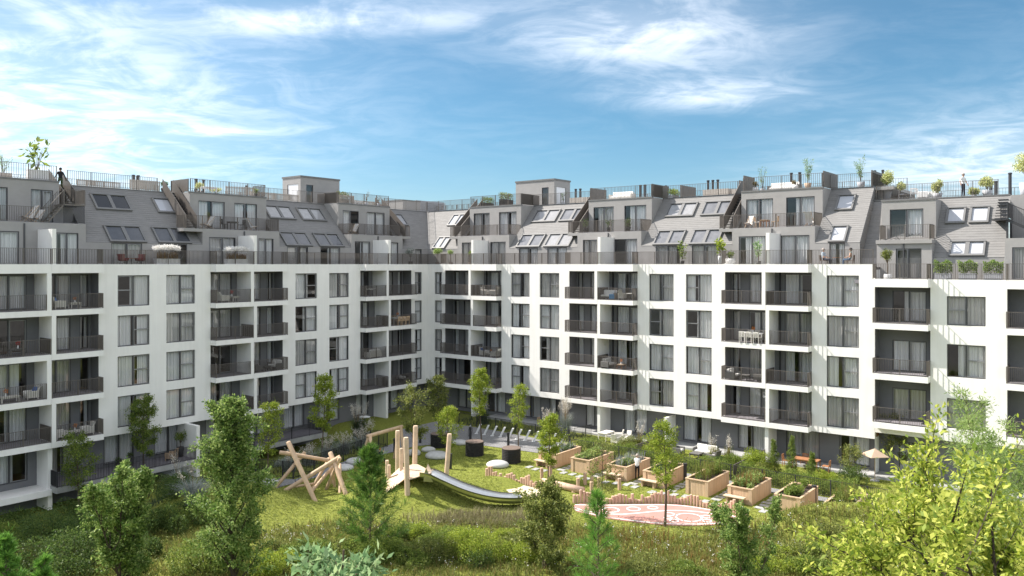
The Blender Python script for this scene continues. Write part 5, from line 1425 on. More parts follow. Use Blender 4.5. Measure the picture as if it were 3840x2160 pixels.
# shrubs
SH = 'wild shrubs in the foreground'
shrub('shrub', 'low dark shrub at the left edge under the corner balcony', (-25.6, 44.5), 3.0, 2.2, 2.2, 11000, 0.10, 'leaf_dark', 61, SH, lobes=14)
shrub('shrub', 'broad dark shrub beside the path in the left foreground', (-21.4, 43.0), 3.2, 2.2, 1.9, 11000, 0.10, 'leaf_dark', 62, SH, lobes=14)
shrub('shrub', 'dark shrub at the bottom left below the leafy tree', (-21.2, 38.4), 3.2, 2.0, 2.0, 11000, 0.10, 'leaf_dark', 63, SH, lobes=14)
shrub('shrub', 'dark shrub between the poplar and the dense leafy tree', (-14.6, 38.4), 2.0, 1.6, 1.7, 8000, 0.09, 'leaf_mid', 64, SH)
shrub('shrub', 'dark green shrub at the foot of the young pine', (-7.0, 40.0), 1.9, 1.3, 1.5, 8000, 0.085, 'leaf_mid', 65, SH)
shrub('shrub', 'yellowish shrub right of the young pine', (-4.2, 40.3), 1.6, 1.2, 1.25, 7000, 0.08, 'leaf_olive', 66, SH)
shrub('shrub', 'sunny round shrub beside the bushy tree', (-1.8, 40.2), 2.0, 1.4, 1.75, 9000, 0.08, 'leaf_bright', 67, SH)
shrub('shrub', 'sunny low shrub left of the poplar trunk', (-11.1, 38.0), 1.3, 1.0, 1.3, 5000, 0.09, 'leaf_bright', 68, SH)
shrub('shrub', 'large round garden shrub left of the three conifers', W(3.6, 36.2)[:2], 1.5, 1.3, 1.75, 8000, 0.09, 'leaf_bright', 69)
for i, (q, p, h, lb) in enumerate(((37.1, 3.2, 2.5, 'leftmost of three small conical conifers'), (38.35, 3.1, 2.9, 'tallest middle one of three small conical conifers'), (39.75, 3.3, 1.9, 'shortest of three small conical conifers'))):
    w_ = W(p, q); tree('conifer', lb, (w_.x, w_.y), h, 0.48, 0.02, 5200, 0.075, 'leaf_mid', 'cone', 0.04, 71 + i, nb=60, clump=0.07, cat='conifer', group='small conical conifers', asp=0.4, sub=4)
shrub('shrub', 'dark shrub in shade left of the silvery fountain grass', (-18.6, 44.6), 1.8, 1.4, 1.5, 7000, 0.09, 'leaf_dark', 91, SH)
shrub('shrub', 'dark low shrub behind the silvery fountain grass', (-20.3, 48.5), 2.2, 1.6, 1.3, 8000, 0.09, 'leaf_dark', 92, SH)
shrub('shrub', 'dark shrub at the foot of the thin tree by the left balcony', (-27.6, 50.2), 2.6, 1.8, 1.6, 9000, 0.09, 'leaf_dark', 93, SH)
shrub('shrub', 'mid green shrub right of the foreground poplar foot', (-9.6, 39.2), 1.5, 1.2, 1.2, 6000, 0.085, 'leaf_mid', 94, SH)
shrub('shrub', 'dark green shrub directly below the heather slope', (-3.0, 42.2), 2.1, 1.0, 0.95, 7000, 0.08, 'leaf_mid', 95, SH)
shrub('shrub', 'sunny shrub at the foot of the round bushy tree', (0.5, 39.8), 1.2, 1.0, 1.2, 5000, 0.08, 'leaf_bright', 96, SH)
shrub('shrub', 'low olive shrub between the bottom pine and the small poplar', (6.4, 38.6), 1.5, 1.0, 0.8, 4500, 0.08, 'leaf_olive', 97, SH)
shrub('shrub', 'low bright shrub right of the small poplar', (12.6, 38.8), 1.5, 1.0, 0.8, 4500, 0.08, 'leaf_bright', 98, SH)
rs_ = random.Random(77); TH_ = 'dense foreground thicket'
ORD = ['first', 'second', 'third', 'fourth', 'fifth', 'sixth', 'seventh', 'eighth', 'ninth', 'tenth']
def thicket(n, x0, x1, y0, y1, mats_, hh, tag_, seed0):
    pts = sorted((rs_.uniform(x0, x1), rs_.uniform(y0, y1)) for i in range(n))
    for i, (x, y) in enumerate(pts):
        rr = rs_.uniform(0.8, 1.5)
        shrub('wild_shrub', f'{ORD[i]} from the left of the {tag_}', (x, y), rr, rr * rs_.uniform(0.7, 1.0), rs_.uniform(*hh), int(2600 * rr), rs_.uniform(0.07, 0.1), rs_.choice(mats_), seed0 + i, tag_, lobes=7)
thicket(10, -12.5, 1.0, 38.0, 40.8, ['leaf_mid', 'leaf_olive', 'leaf_dark', 'leaf_mid'], (0.7, 1.2), 'low wild shrubs before the play mound', 500)
thicket(9, -24.0, -13.5, 38.0, 45.5, ['leaf_dark', 'leaf_dark', 'leaf_mid'], (0.9, 1.7), 'dark wild shrubs in the shaded lower left thicket', 520)
thicket(7, 3.0, 15.5, 37.6, 40.6, ['leaf_olive', 'leaf_mid', 'leaf_bright'], (0.4, 0.8), 'low bushy weeds in the meadow before the pink surface', 540)
thicket(10, -10.5, 0.5, 40.9, 43.6, ['leaf_mid', 'leaf_olive', 'leaf_bright', 'leaf_mid'], (0.5, 0.95), 'small wild shrubs on the slope below the play mound', 580)
thicket(9, 12.5, 21.0, 38.0, 42.5, ['leaf_olive', 'leaf_mid', 'leaf_bright'], (0.6, 1.1), 'wild shrubs below the right grass mound', 600)
GS = ['leaf_mid', 'leaf_olive', 'leaf_bright', 'leaf_dark']
for i, (p, q, h) in enumerate(((5.2, 23.4, 1.0), (3.6, 25.6, 1.2), (4.9, 28.0, 1.0), (5.0, 33.4, 1.1), (4.2, 34.6, 1.3), (5.2, 36.8, 1.1), (4.6, 41.0, 1.2), (3.2, 42.4, 1.4))):
    w_ = W(p, q); shrub('garden_shrub', f'{ORD[i]} from the left of the rounded shrubs in the gardens behind the hedge', (w_.x, w_.y), rs_.uniform(0.8, 1.1), rs_.uniform(0.7, 1.0), h, 3600, 0.085, GS[i % 4], 620 + i, 'rounded shrubs behind the hedge', lobes=8)
for i in range(7):
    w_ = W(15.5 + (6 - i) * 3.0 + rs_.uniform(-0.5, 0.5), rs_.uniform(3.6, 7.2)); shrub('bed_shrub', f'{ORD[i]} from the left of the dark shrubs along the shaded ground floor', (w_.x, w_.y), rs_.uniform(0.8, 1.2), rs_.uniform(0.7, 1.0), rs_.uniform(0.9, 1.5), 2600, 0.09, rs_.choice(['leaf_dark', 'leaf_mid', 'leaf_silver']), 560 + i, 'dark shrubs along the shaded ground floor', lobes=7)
# hedges behind the fence
def hedge(label, p0, p1, w, h, matn, seed, n=9000):
    rg = np.random.default_rng(seed)
    a, b = W(*p0), W(*p1); L = (b - a).length
    root = thing('hedge', label, 'hedge', (a.x, a.y, 0), math.atan2(b.y - a.y, b.x - a.x))
    x = rg.uniform(0, L, n); hh = h * (0.85 + 0.16 * np.sin(x * 1.9 + seed) + 0.1 * np.sin(x * 4.3))
    y = rg.uniform(-w / 2, w / 2, n) * (1 + 0.25 * np.sin(x * 2.7)); z = rg.uniform(0.03, 1, n) ** 0.6 * hh
    P = np.stack([x, y, z], 1) + rg.normal(0, 0.05, (n, 3)); O = nrm(np.stack([rg.normal(0, 0.5, n), y, z - 0.4 * h], 1))
    link('foliage', crown_mesh('foliage', P, O, 0.085, matn, rg, 0.4), root)
    mb = MB()
    for i in range(int(L / 0.6)): mb.tube([(i * 0.6 + 0.3, 0, -0.05), (i * 0.6 + 0.25, 0.05, h * 0.7)], [0.025, 0.01], 4, caps=False)
    mb.build('stems', 'bark_dark', root)
hedge('clipped hedge behind the fence by the sofa garden', (6.35, 22.6), (6.35, 35.2), 1.0, 1.15, 'leaf_mid', 81, 18000)
hedge('clipped hedge behind the fence by the orange chairs', (6.35, 35.8), (6.35, 43.5), 1.0, 1.15, 'leaf_mid', 82, 12000)
# ornamental grasses
OG = 'ornamental grasses'
for i, (p, q, h, sp, n, mt, pm, pn, lb) in enumerate([
    (12.3, 3.4, 2.1, 1.5, 800, 'blade_dark', 'plume', 30, 'big dark grass tussock beside the white wall of the corner'),
    (14.2, 6.4, 1.6, 1.2, 600, 'blade_dark', 'plume', 16, 'second dark grass tussock before the corner terrace'),
    (24.2, 9.6, 1.1, 1.1, 500, 'blade_grey', 'plume', 15, 'pale feather grass at the fence corner by the path'),
    (22.2, 9.3, 1.1, 1.1, 500, 'blade_grey', 'plume', 15, 'pale feather grass behind the slanted log'),
    (20.2, 8.9, 1.15, 1.2, 500, 'blade_grey', 'plume', 17, 'pale feather grass in the middle of the fenced bed'),
    (18.3, 8.6, 1.15, 1.2, 500, 'blade_grey', 'plume', 17, 'pale feather grass left of the swing'),
    (16.4, 8.3, 1.1, 1.1, 500, 'blade_grey', 'plume', 15, 'pale feather grass directly behind the swing beam'),
    (29.6, 4.4, 1.9, 1.6, 700, 'blade_grey', 'plume', 8, 'silvery grass below the shaded terrace'),
    (34.3, 14.3, 1.6, 1.6, 800, 'blade_grey', 'plume', 5, 'silvery fountain grass left of the foreground poplar'),
    (2.0, 18.4, 2.2, 1.1, 500, 'blade_grey', 'plume', 46, 'tall pampas grass before the garden wall by the dining chairs'),
    (2.6, 16.9, 1.5, 1.1, 500, 'blade_dark', 'plume', 20, 'grass tussock left of the tall pampas'),
    (2.6, 9.6, 1.6, 1.0, 500, 'blade_dark', 'plume', 14, 'grass tussock in the bed behind the bright tree'),
    (3.0, 26.2, 1.5, 0.6, 160, 'meadow_blade', 'plume', 9, 'upright pampas beside the tall thin tree crown'),
    (2.2, 32.0, 1.3, 0.6, 120, 'meadow_blade', 'plume', 6, 'feathery pampas beside the pale sofa'),
    (2.0, 33.2, 1.3, 0.6, 120, 'meadow_blade', 'plume', 7, 'feathery pampas right of the pale sofa')]):
    w_ = W(p, q); grass_clump('ornamental_grass', lb, (w_.x, w_.y), h, sp, n, mt, pn, pm, 100 + i, OG, w=0.028)
# plants in the wooden planters
PLM = [('leaf_dark', 'blade_grey'), ('leaf_fresh', None), ('leaf_mid', 'blade_grey'), ('leaf_dark', None), ('leaf_mid', 'meadow_blade'), ('leaf_fresh', 'leaf_red'), ('leaf_mid', None), ('leaf_mid', 'meadow_blade')]
PLL = ['dark herbs in the farthest planter', 'big leafy vegetables in the second planter', 'mixed herbs in the planter beside the standing man', 'low dark plants in the planter behind the thin trunk', 'tall reedy plants in the fifth planter', 'red and green plants in the sixth planter', 'leafy plants in the planter before the shortest conifer', 'tall shoots in the last planter at the right']
for i, q0 in enumerate(PLQ):
    rg = np.random.default_rng(200 + i); c = W(8.5, q0)
    root = thing('vegetable_plants', PLL[i], 'plants', (c.x, c.y, 0.88), ANG, 'plants in the planters')
    n = 1500; hp = [0.35, 0.55, 0.5, 0.35, 0.75, 0.6, 0.6, 0.7][i]
    k = 16; cx = rg.uniform(0.25, 3.0, k); cy = rg.uniform(0.25, 1.3, k); ch = hp * rg.uniform(0.5, 1.15, k)
    id_ = rg.integers(0, k, n)
    d = nrm(rg.normal(0, 1, (n, 3))); rad = rg.uniform(0.3, 1, n)[:, None]
    P = np.stack([cx[id_], cy[id_], ch[id_] * 0.55], 1) + d * rad * np.stack([np.full(n, 0.24), np.full(n, 0.2), ch[id_] * 0.5], 1)
    P[:, 2] = np.maximum(P[:, 2], 0.02)
    link('leaves', crown_mesh('leaves', P, d, 0.12 if i in (1, 5, 6) else 0.09, PLM[i][0], rg, 0.5, 0.65), root)
    if PLM[i][1]:
        b = np.stack([rg.uniform(0.2, 3.0, 140), rg.uniform(0.2, 1.3, 140), np.zeros(140)], 1)
        V, Q = blades_np(b, 2, hp * 1.35, 0.3, 0.035, rg, 3, 0.4); link('blades', np_mesh('blades', V, Q, PLM[i][1]), root)
# lawn and meadow: real blades in tufts
def scatter(n, box_, rg):
    return rg.uniform(box_[0], box_[1], n), rg.uniform(box_[2], box_[3], n)
def open_ground(X, Y):
    x = X - CX; y = Y - CY; p = x * _c + y * _s; q = -x * _s + y * _c
    ok = ~inside(PATH_W, X, Y) & ~inside(PINK, X, Y) & ~inside(SAND, X, Y) & (p > 0.75) & (q > 1.7)
    for q0 in PLQ: ok &= ~((p > 8.4) & (p < 12.0) & (q > q0 - 0.05) & (q < q0 + 1.6))
    return ok, p, q
rg = np.random.default_rng(5)
X, Y = scatter(85000, (-24, 26, 43.0, 72), rg)
ok, p_, q_ = open_ground(X, Y)
ok &= (rg.uniform(0, 1, len(X)) < np.clip(1.25 - (Y - 44) / 32, 0.25, 1))
ok &= q_ > 8.0
X, Y = X[ok], Y[ok]
V, Q = blades_np(np.stack([X, Y, terrain(X, Y) - 0.01], 1), 3, 0.085, 0.09, 0.045, rg, 1, 0.2)
link('lawn_grass', np_mesh('lawn_grass', V, Q, 'lawn_blade'), None, kind='stuff', label='short sunlit lawn grass round the play equipment', category='grass')
X, Y = scatter(42000, (-27, 25, 36.5, 47.5), rg)
edge = 45.0 + 0.9 * np.sin(X * 0.5) - 0.9 * (X > 3) + 1.3 * ((X < 3) & (X > -4)) + rg.normal(0, 0.4, len(X))
ok, p_, q_ = open_ground(X, Y)
ok &= Y < edge
patch = 0.5 + 0.5 * np.sin(X * 0.9 + 2 * np.sin(Y * 0.8)) * np.sin(Y * 1.1 + X * 0.3)
ok &= rg.uniform(0, 1, len(X)) < 0.45 + 0.55 * patch
X, Y = X[ok], Y[ok]; n_ = len(X)
V, Q = blades_np(np.stack([X, Y, terrain(X, Y) - 0.02], 1), 4, 0.36, 0.22, 0.03, rg, 2, 0.5, 0.6)
link('meadow_grass', np_mesh('meadow_grass', V, Q, 'meadow_blade'), None, kind='stuff', label='rough wild meadow grass with dry stalks in the foreground', category='grass')
X, Y = scatter(900, (2.5, 13.5, 38.5, 44.5), rg); ok = rg.uniform(0, 1, len(X)) < 0.3 + 0.7 * (np.sin(X * 1.1) * np.sin(Y * 0.9 + 1) > 0.1); X, Y = X[ok], Y[ok]
V, Q = blades_np(np.stack([X, Y, terrain(X, Y)], 1), 5, 0.62, 0.22, 0.02, rg, 2, 0.3, 0.4)
link('dry_stalks', np_mesh('dry_stalks', V, Q, 'leaf_red'), None, kind='stuff', label='reddish dry stalks standing in the meadow before the pink surface', category='dry stalks')
# broad-leaved weeds between the meadow grass
X, Y = scatter(2600, (-26, 24, 37, 46.5), rg); ok, p_, q_ = open_ground(X, Y); ok &= Y < 45.2; X, Y = X[ok], Y[ok]
C0 = np.stack([X, Y, terrain(X, Y) + 0.05], 1); hh = np.repeat(rg.uniform(0.12, 0.55, len(X)), 16)
P = np.repeat(C0, 16, 0); d = nrm(rg.normal(0, 1, P.shape)); P = P + d * np.stack([hh * 0.55, hh * 0.55, hh * 0.6], 1) + np.stack([0 * hh, 0 * hh, hh * 0.6], 1)
link('meadow_weeds', crown_mesh('meadow_weeds', P, d, 0.085, 'leaf_olive', rg, 0.4), None, kind='stuff', label='low leafy weeds scattered through the meadow', category='weeds')
# dry grey heather on the slope below the slide
X, Y = scatter(2400, (-6.5, 3.5, 44.0, 48.2), rg); ok = rg.uniform(0, 1, len(X)) < 1.15 * np.exp(-(((X + 1.5) / 3.6) ** 2 + ((Y - 46.1) / 1.25) ** 2) ** 1.5); X, Y = X[ok], Y[ok]
V, Q = blades_np(np.stack([X, Y, terrain(X, Y) - 0.02], 1), 9, 0.5, 0.32, 0.02, rg, 2, 0.4, 0.5)
leaf_mat('heather', [(0.13, 0.13, 0.05), (0.22, 0.20, 0.10), (0.33, 0.28, 0.18)], trans=0.2)
link('heather', np_mesh('heather', V, Q, 'heather'), None, kind='stuff', label='brownish dry heather on the slope below the steel slide', category='heather')
X, Y = scatter(420, (-15, 20, 38, 45), rg); ok, p_, q_ = open_ground(X, Y); X, Y = X[ok], Y[ok]
P = np.repeat(np.stack([X, Y, terrain(X, Y) + rg.uniform(0.25, 0.5, len(X))], 1), 4, 0) + rg.normal(0, 0.05, (len(X) * 4, 3))
link('wild_flowers', crown_mesh('wild_flowers', P, nrm(rg.normal(0, 1, P.shape)), 0.05, 'plume_white', rg, 0.7, 0.9), None, kind='stuff', label='tiny white wild flowers dotted over the meadow', category='flowers')
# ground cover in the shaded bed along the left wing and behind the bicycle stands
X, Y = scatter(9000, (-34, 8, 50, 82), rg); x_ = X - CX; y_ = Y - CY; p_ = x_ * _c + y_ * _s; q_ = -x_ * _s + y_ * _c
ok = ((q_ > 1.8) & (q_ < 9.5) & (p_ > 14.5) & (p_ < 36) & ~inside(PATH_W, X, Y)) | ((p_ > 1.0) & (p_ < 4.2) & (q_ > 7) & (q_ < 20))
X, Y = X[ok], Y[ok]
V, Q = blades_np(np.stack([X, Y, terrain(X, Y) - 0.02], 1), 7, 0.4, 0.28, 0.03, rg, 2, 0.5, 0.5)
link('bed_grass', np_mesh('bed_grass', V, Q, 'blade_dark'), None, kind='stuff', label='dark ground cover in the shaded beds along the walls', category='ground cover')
# ------------------------------------------------------------------ furniture, pots, people
def at(p, q, z, rot=0.0): return dict(loc=W(p, q, z), rotz=ANG + math.radians(rot))
def LB(u, d, z, rot=0): return at(u, d, z, rot)            # on the left wing
def RB(u, d, z, rot=0): return at(d, u, z, rot)            # on the right wing
def bevel_box(mb, x0, x1, y0, y1, z0, z1, b=0.03, mi=0):
    """box with a chamfered top edge, for cushions"""
    vs = [(x0, y0, z0), (x1, y0, z0), (x1, y1, z0), (x0, y1, z0), (x0, y0, z1 - b), (x1, y0, z1 - b), (x1, y1, z1 - b), (x0, y1, z1 - b), (x0 + b, y0 + b, z1), (x1 - b, y0 + b, z1), (x1 - b, y1 - b, z1), (x0 + b, y1 - b, z1)]
    mb.add(vs, [(0, 3, 2, 1), (0, 1, 5, 4), (1, 2, 6, 5), (2, 3, 7, 6), (3, 0, 4, 7), (4, 5, 9, 8), (5, 6, 10, 9), (6, 7, 11, 10), (7, 4, 8, 11), (8, 9, 10, 11)], mi)
def part(root, name, m, *boxes, bev=0.0):
    mb = MB()
    for b in boxes: bevel_box(mb, *b, b=bev) if bev else mb.box(*b)
    return mb.build(name, m, root)
def armchair(label, pos, body='rattan_white', cush='fabric_white', pillow=None, w=0.72, group=None):
    r = thing('armchair', label, 'armchair', pos['loc'], pos['rotz'], group); h = w / 2
    part(r, 'seat_base', body, (-0.34, 0.34, -h, h, 0.14, 0.30))
    for y in (-h, h - 0.1): part(r, 'armrest', body, (-0.34, 0.36, y, y + 0.1, 0.301, 0.58), bev=0.03)
    mb = MB(); mb.hexa([(-0.34, -h + 0.1, 0.301), (-0.22, -h + 0.1, 0.301), (-0.22, h - 0.1, 0.301), (-0.34, h - 0.1, 0.301), (-0.48, -h + 0.1, 0.85), (-0.38, -h + 0.1, 0.85), (-0.38, h - 0.1, 0.85), (-0.48, h - 0.1, 0.85)]); mb.build('backrest', body, r)
    part(r, 'cushion', cush, (-0.2, 0.33, -h + 0.11, h - 0.11, 0.301, 0.43), bev=0.04)
    if pillow:
        mb = MB(); mb.hexa([(-0.22, -0.2, 0.43), (-0.08, -0.2, 0.43), (-0.08, 0.2, 0.43), (-0.22, 0.2, 0.43), (-0.36, -0.18, 0.78), (-0.22, -0.18, 0.8), (-0.22, 0.18, 0.8), (-0.36, 0.18, 0.78)]); mb.build('pillow', pillow, r)
    for x in (-0.3, 0.3):
        for y in (-h + 0.04, h - 0.04): part(r, 'leg', body, (x - 0.025, x + 0.025, y - 0.025, y + 0.025, 0, 0.14))
    return r
def sofa(label, pos, body='rattan_grey', cush='fabric_white', pillows=('fabric_blue',), w=1.6):
    r = thing('sofa', label, 'sofa', pos['loc'], pos['rotz']); h = w / 2
    part(r, 'seat_base', body, (-0.38, 0.38, -h, h, 0.1, 0.28))
    for y in (-h, h - 0.12): part(r, 'armrest', body, (-0.38, 0.38, y, y + 0.12, 0.281, 0.58), bev=0.03)
    part(r, 'backrest', body, (-0.44, -0.3, -h + 0.121, h - 0.121, 0.281, 0.74), bev=0.03)
    n = 2
    for i in range(n):
        a, b = -h + 0.13 + i * (w - 0.26) / n, -h + 0.13 + (i + 1) * (w - 0.26) / n - 0.01
        part(r, 'seat_cushion', cush, (-0.28, 0.37, a, b, 0.281, 0.42), bev=0.04); part(r, 'back_cushion', cush, (-0.29, -0.14, a, b, 0.421, 0.82), bev=0.05)
    for i, pm in enumerate(pillows):
        part(r, 'pillow', pm, (-0.13, 0.0, -h + 0.2 + i * 0.45, -h + 0.55 + i * 0.45, 0.425, 0.72), bev=0.05)
    for x in (-0.33, 0.33):
        for y in (-h + 0.06, h - 0.06): part(r, 'leg', body, (x - 0.03, x + 0.03, y - 0.03, y + 0.03, 0, 0.1))
def table(label, pos, L=0.7, Wd=0.5, h=0.42, m='rattan_white', top=None, group=None):
    r = thing('table', label, 'table', pos['loc'], pos['rotz'], group)
    part(r, 'tabletop', top or m, (-L / 2, L / 2, -Wd / 2, Wd / 2, h - 0.05, h))
    for x in (-L / 2 + 0.05, L / 2 - 0.05):
        for y in (-Wd / 2 + 0.05, Wd / 2 - 0.05): part(r, 'leg', m, (x - 0.03, x + 0.03, y - 0.03, y + 0.03, 0, h - 0.05))
    part(r, 'apron', m, (-L / 2 + 0.08, L / 2 - 0.08, -Wd / 2 + 0.06, Wd / 2 - 0.06, h - 0.14, h - 0.05))
    return r
def round_table(label, pos, rad=0.4, h=0.72, m='paint_white', lm='pot_dark'):
    r = thing('table', label, 'table', pos['loc'], pos['rotz'])
    mb = MB(); mb.lathe([(rad * 0.96, h - 0.04), (rad, h - 0.03), (rad, h - 0.005), (rad * 0.98, h)], 24); mb.build('tabletop', m, r)
    mb = MB(); mb.lathe([(0.03, 0.03), (0.03, h - 0.04)], 10); mb.build('stem', lm, r)
    mb = MB(); mb.lathe([(rad * 0.6, 0), (rad * 0.6, 0.02), (0.05, 0.05)], 20); mb.build('base', lm, r)
def chair(label, pos, m='wood', seatm=None, group=None, h=0.88, slats=5):
    r = thing('chair', label, 'chair', pos['loc'], pos['rotz'], group); seatm = seatm or m
    for x, y in ((0.2, -0.2), (0.2, 0.2)): part(r, 'leg', m, (x - 0.02, x + 0.02, y - 0.02, y + 0.02, 0, 0.43))
    for y in (-0.2, 0.2):
        mb = MB(); mb.hexa([(-0.24, y - 0.02, 0), (-0.2, y - 0.02, 0), (-0.2, y + 0.02, 0), (-0.24, y + 0.02, 0), (-0.3, y - 0.02, h), (-0.265, y - 0.02, h), (-0.265, y + 0.02, h), (-0.3, y + 0.02, h)]); mb.build('leg', m, r)
    part(r, 'seat', seatm, (-0.24, 0.23, -0.23, 0.23, 0.431, 0.47), bev=0.01)
    part(r, 'back_rail', m, (-0.305, -0.26, -0.179, 0.179, h - 0.09, h - 0.01))
    for i in range(slats):
        y = -0.15 + 0.3 * i / max(1, slats - 1)
        mb = MB(); mb.hexa([(-0.265, y - 0.018, 0.471), (-0.245, y - 0.018, 0.471), (-0.245, y + 0.018, 0.471), (-0.265, y + 0.018, 0.471), (-0.3, y - 0.018, h - 0.091), (-0.28, y - 0.018, h - 0.091), (-0.28, y + 0.018, h - 0.091), (-0.3, y + 0.018, h - 0.091)]); mb.build('slat', m, r)
def dining_set(where, pos_fn, u, d, z, m, tm, along=0):
    """table of six: long side along the facade"""
    t = table(f'long dining table on {where}', pos_fn(u, d, z, 90 if along else 0), 1.7, 0.8, 0.74, tm)
    k = 0
    sides = [('near', 0.62), ('far', -0.62)]
    for nm, dd in sides:
        for i, du in enumerate((-0.55, 0.0, 0.55)):
            rot = {('L', 'near'): -90, ('L', 'far'): 90, ('R', 'near'): 180, ('R', 'far'): 0}[('L' if pos_fn is LB else 'R', nm)]
            pos_w = ('first', 'middle', 'last')[i]
            chair(f'{pos_w} {nm}-side chair at the dining table on {where}', pos_fn(u + du, d + dd, z, rot), m, group=f'dining chairs on {where}')
    f = pos_fn(u, d, z + 0.74); vase(f'flower vase on the dining table, {where}', f, 'flower_orange')
def vase(label, pos, fm, s=1.0):
    r = thing('flower_vase', label, 'vase', pos['loc'], pos['rotz'])
    mb = MB(); mb.lathe([(0.05 * s, 0), (0.07 * s, 0.06 * s), (0.04 * s, 0.16 * s), (0.05 * s, 0.2 * s)], 12); mb.build('vase', 'pot_white', r)
    rg = np.random.default_rng(3); n = 70; d = nrm(rg.normal(0, 1, (n, 3))); P = np.array([0, 0, 0.33 * s]) + d * rg.uniform(0.3, 1, n)[:, None] * 0.13 * s
    link('blossoms', crown_mesh('blossoms', P, d, 0.07 * s, fm, rg, 0.4, 0.8), r)
def pot(root, kind, w, h, m):
    mb = MB()
    if kind == 'round': mb.lathe([(w * 0.36, 0), (w * 0.46, h * 0.25), (w * 0.5, h * 0.6), (w * 0.44, h), (w * 0.38, h), (w * 0.36, h - 0.04)], 20)
    elif kind == 'cone': mb.lathe([(w * 0.33, 0), (w * 0.5, h), (w * 0.44, h), (w * 0.42, h - 0.04)], 20)
    else:
        mb.box(-w / 2, w / 2, -0.22, 0.22, 0, h - 0.06)
        for b in ((-w / 2 - 0.01, w / 2 + 0.01, -0.23, -0.19, h - 0.058, h), (-w / 2 - 0.01, w / 2 + 0.01, 0.19, 0.23, h - 0.058, h), (-w / 2 - 0.01, -w / 2 + 0.03, -0.189, 0.189, h - 0.058, h), (w / 2 - 0.03, w / 2 + 0.01, -0.189, 0.189, h - 0.058, h)): mb.box(*b)
    return mb.build('pot', m, root, kind != 'box')
def potted(label, pos, kind, pw, ph, pm, plant, h, r, n, leaf, lm, seed, stem=0.0, cat='potted plant', asp=0.55, group=None, name='potted_plant'):
    root = thing(name, label, cat, pos['loc'], pos['rotz'], group); rg = np.random.default_rng(seed)
    pot(root, kind, pw, ph, pm)
    mb = MB(); mb.lathe([(pw * 0.36, ph - 0.05), (pw * 0.36, ph - 0.03)], 14) if kind != 'box' else mb.box(-pw / 2 + 0.04, pw / 2 - 0.04, -0.18, 0.18, ph - 0.1, ph - 0.04)
    mb.build('soil', 'soil', root)
    if plant == 'ball':          # round head on a stem, or a bush when stem is 0
        k = 10; d0 = nrm(rg.normal(0, 1, (k, 3))); c0 = np.array([0, 0, ph + stem + h / 2]) + d0 * rg.uniform(0.2, 0.62, k)[:, None] * [r, r, h / 2]
        id_ = rg.integers(0, k, n); d = nrm(rg.normal(0, 1, (n, 3))); P = c0[id_] + d * rg.uniform(0.3, 1, n)[:, None] * [r * 0.45, r * 0.45, h * 0.25]
        mb = MB(); mb.tube([(0, 0, ph - 0.1), (0.02, 0.01, ph + stem * 0.6), (0, 0, ph + stem + h * 0.5)], [0.03, 0.025, 0.01], 6)
        for c in c0: mb.tube([(0, 0, ph + stem * 0.8 + 0.02), tuple(c)], [0.015, 0.005], 4, caps=False)
        mb.build('stem', 'bark', root); link('foliage', crown_mesh('foliage', P, d, leaf, lm, rg, 0.4, asp), root)
    elif plant == 'box':
        x = rg.uniform(-pw / 2 - 0.04, pw / 2 + 0.04, n); y = rg.uniform(-0.26, 0.26, n); z = ph + rg.uniform(0, 1, n) ** 0.7 * h * (0.9 + 0.12 * np.sin(x * 9 + seed))
        P = np.stack([x, y, z], 1); d = nrm(np.stack([x * 0.4, y * 2, z - ph - h * 0.3], 1) + rg.normal(0, 0.3, (n, 3)))
        link('foliage', crown_mesh('foliage', P, d, leaf, lm, rg, 0.4, asp), root)
    elif plant == 'pampas':
        b = np.stack([rg.uniform(-pw / 2 + 0.1, pw / 2 - 0.1, 260), rg.uniform(-0.15, 0.15, 260), np.full(260, ph - 0.06)], 1)
        V, Q = blades_np(b, 2, h * 0.6, 0.25, 0.025, rg, 3, 0.5); link('blades', np_mesh('blades', V, Q, 'blade_brown'), root)
        m_ = n; x = rg.uniform(-pw / 2 - 0.05, pw / 2 + 0.05, m_); z = ph + h * (0.62 + 0.3 * rg.uniform(0, 1, m_)) * (1 - 0.10 * (2 * x / pw) ** 2)
        P = np.stack([x, rg.uniform(-0.28, 0.28, m_), z], 1); d = nrm(np.stack([x * 0.5, rg.normal(0, 0.4, m_), np.full(m_, 1.0)], 1))
        link('plumes', crown_mesh('plumes', P, d, 0.2, 'plume_white', rg, 0.1, 0.3), root)
    elif plant == 'upright':     # leafy sprays on several stems
        mb = MB(); P, D = [], []
        for i in range(max(3, int(r * 12))):
            a = rg.uniform(0, 6.28); rr = r * rg.uniform(0.3, 1); hh = h * rg.uniform(0.6, 1)
            tip = np.array([math.cos(a) * rr, math.sin(a) * rr, ph + hh]); mid = np.array([math.cos(a) * rr * 0.35, math.sin(a) * rr * 0.35, ph + hh * 0.55])
            mb.tube([(0, 0, ph - 0.1), tuple(mid), tuple(tip)], [0.016, 0.011, 0.004], 4, caps=False)
            k = max(4, int(n / max(3, int(r * 12)))); t = rg.uniform(0.2, 1.0, k)[:, None]
            pts = np.where(t < 0.5, mid * t * 2 + np.array([0, 0, ph]) * (1 - t * 2), mid + (tip - mid) * (t * 2 - 1)); off = nrm(rg.normal(0, 1, (k, 3)))
            P.append(pts + off * leaf * 0.4); D.append(off + nrm(tip - mid) * 0.5)
        mb.build('stem', 'bark', root); link('foliage', crown_mesh('foliage', np.concatenate(P), np.concatenate(D), leaf, lm, rg, 0.4, asp, jit=0.3), root)
    return root
F1, F2, F3, F4 = [z + 0.018 for z in SLAB]
TZ = 14.6
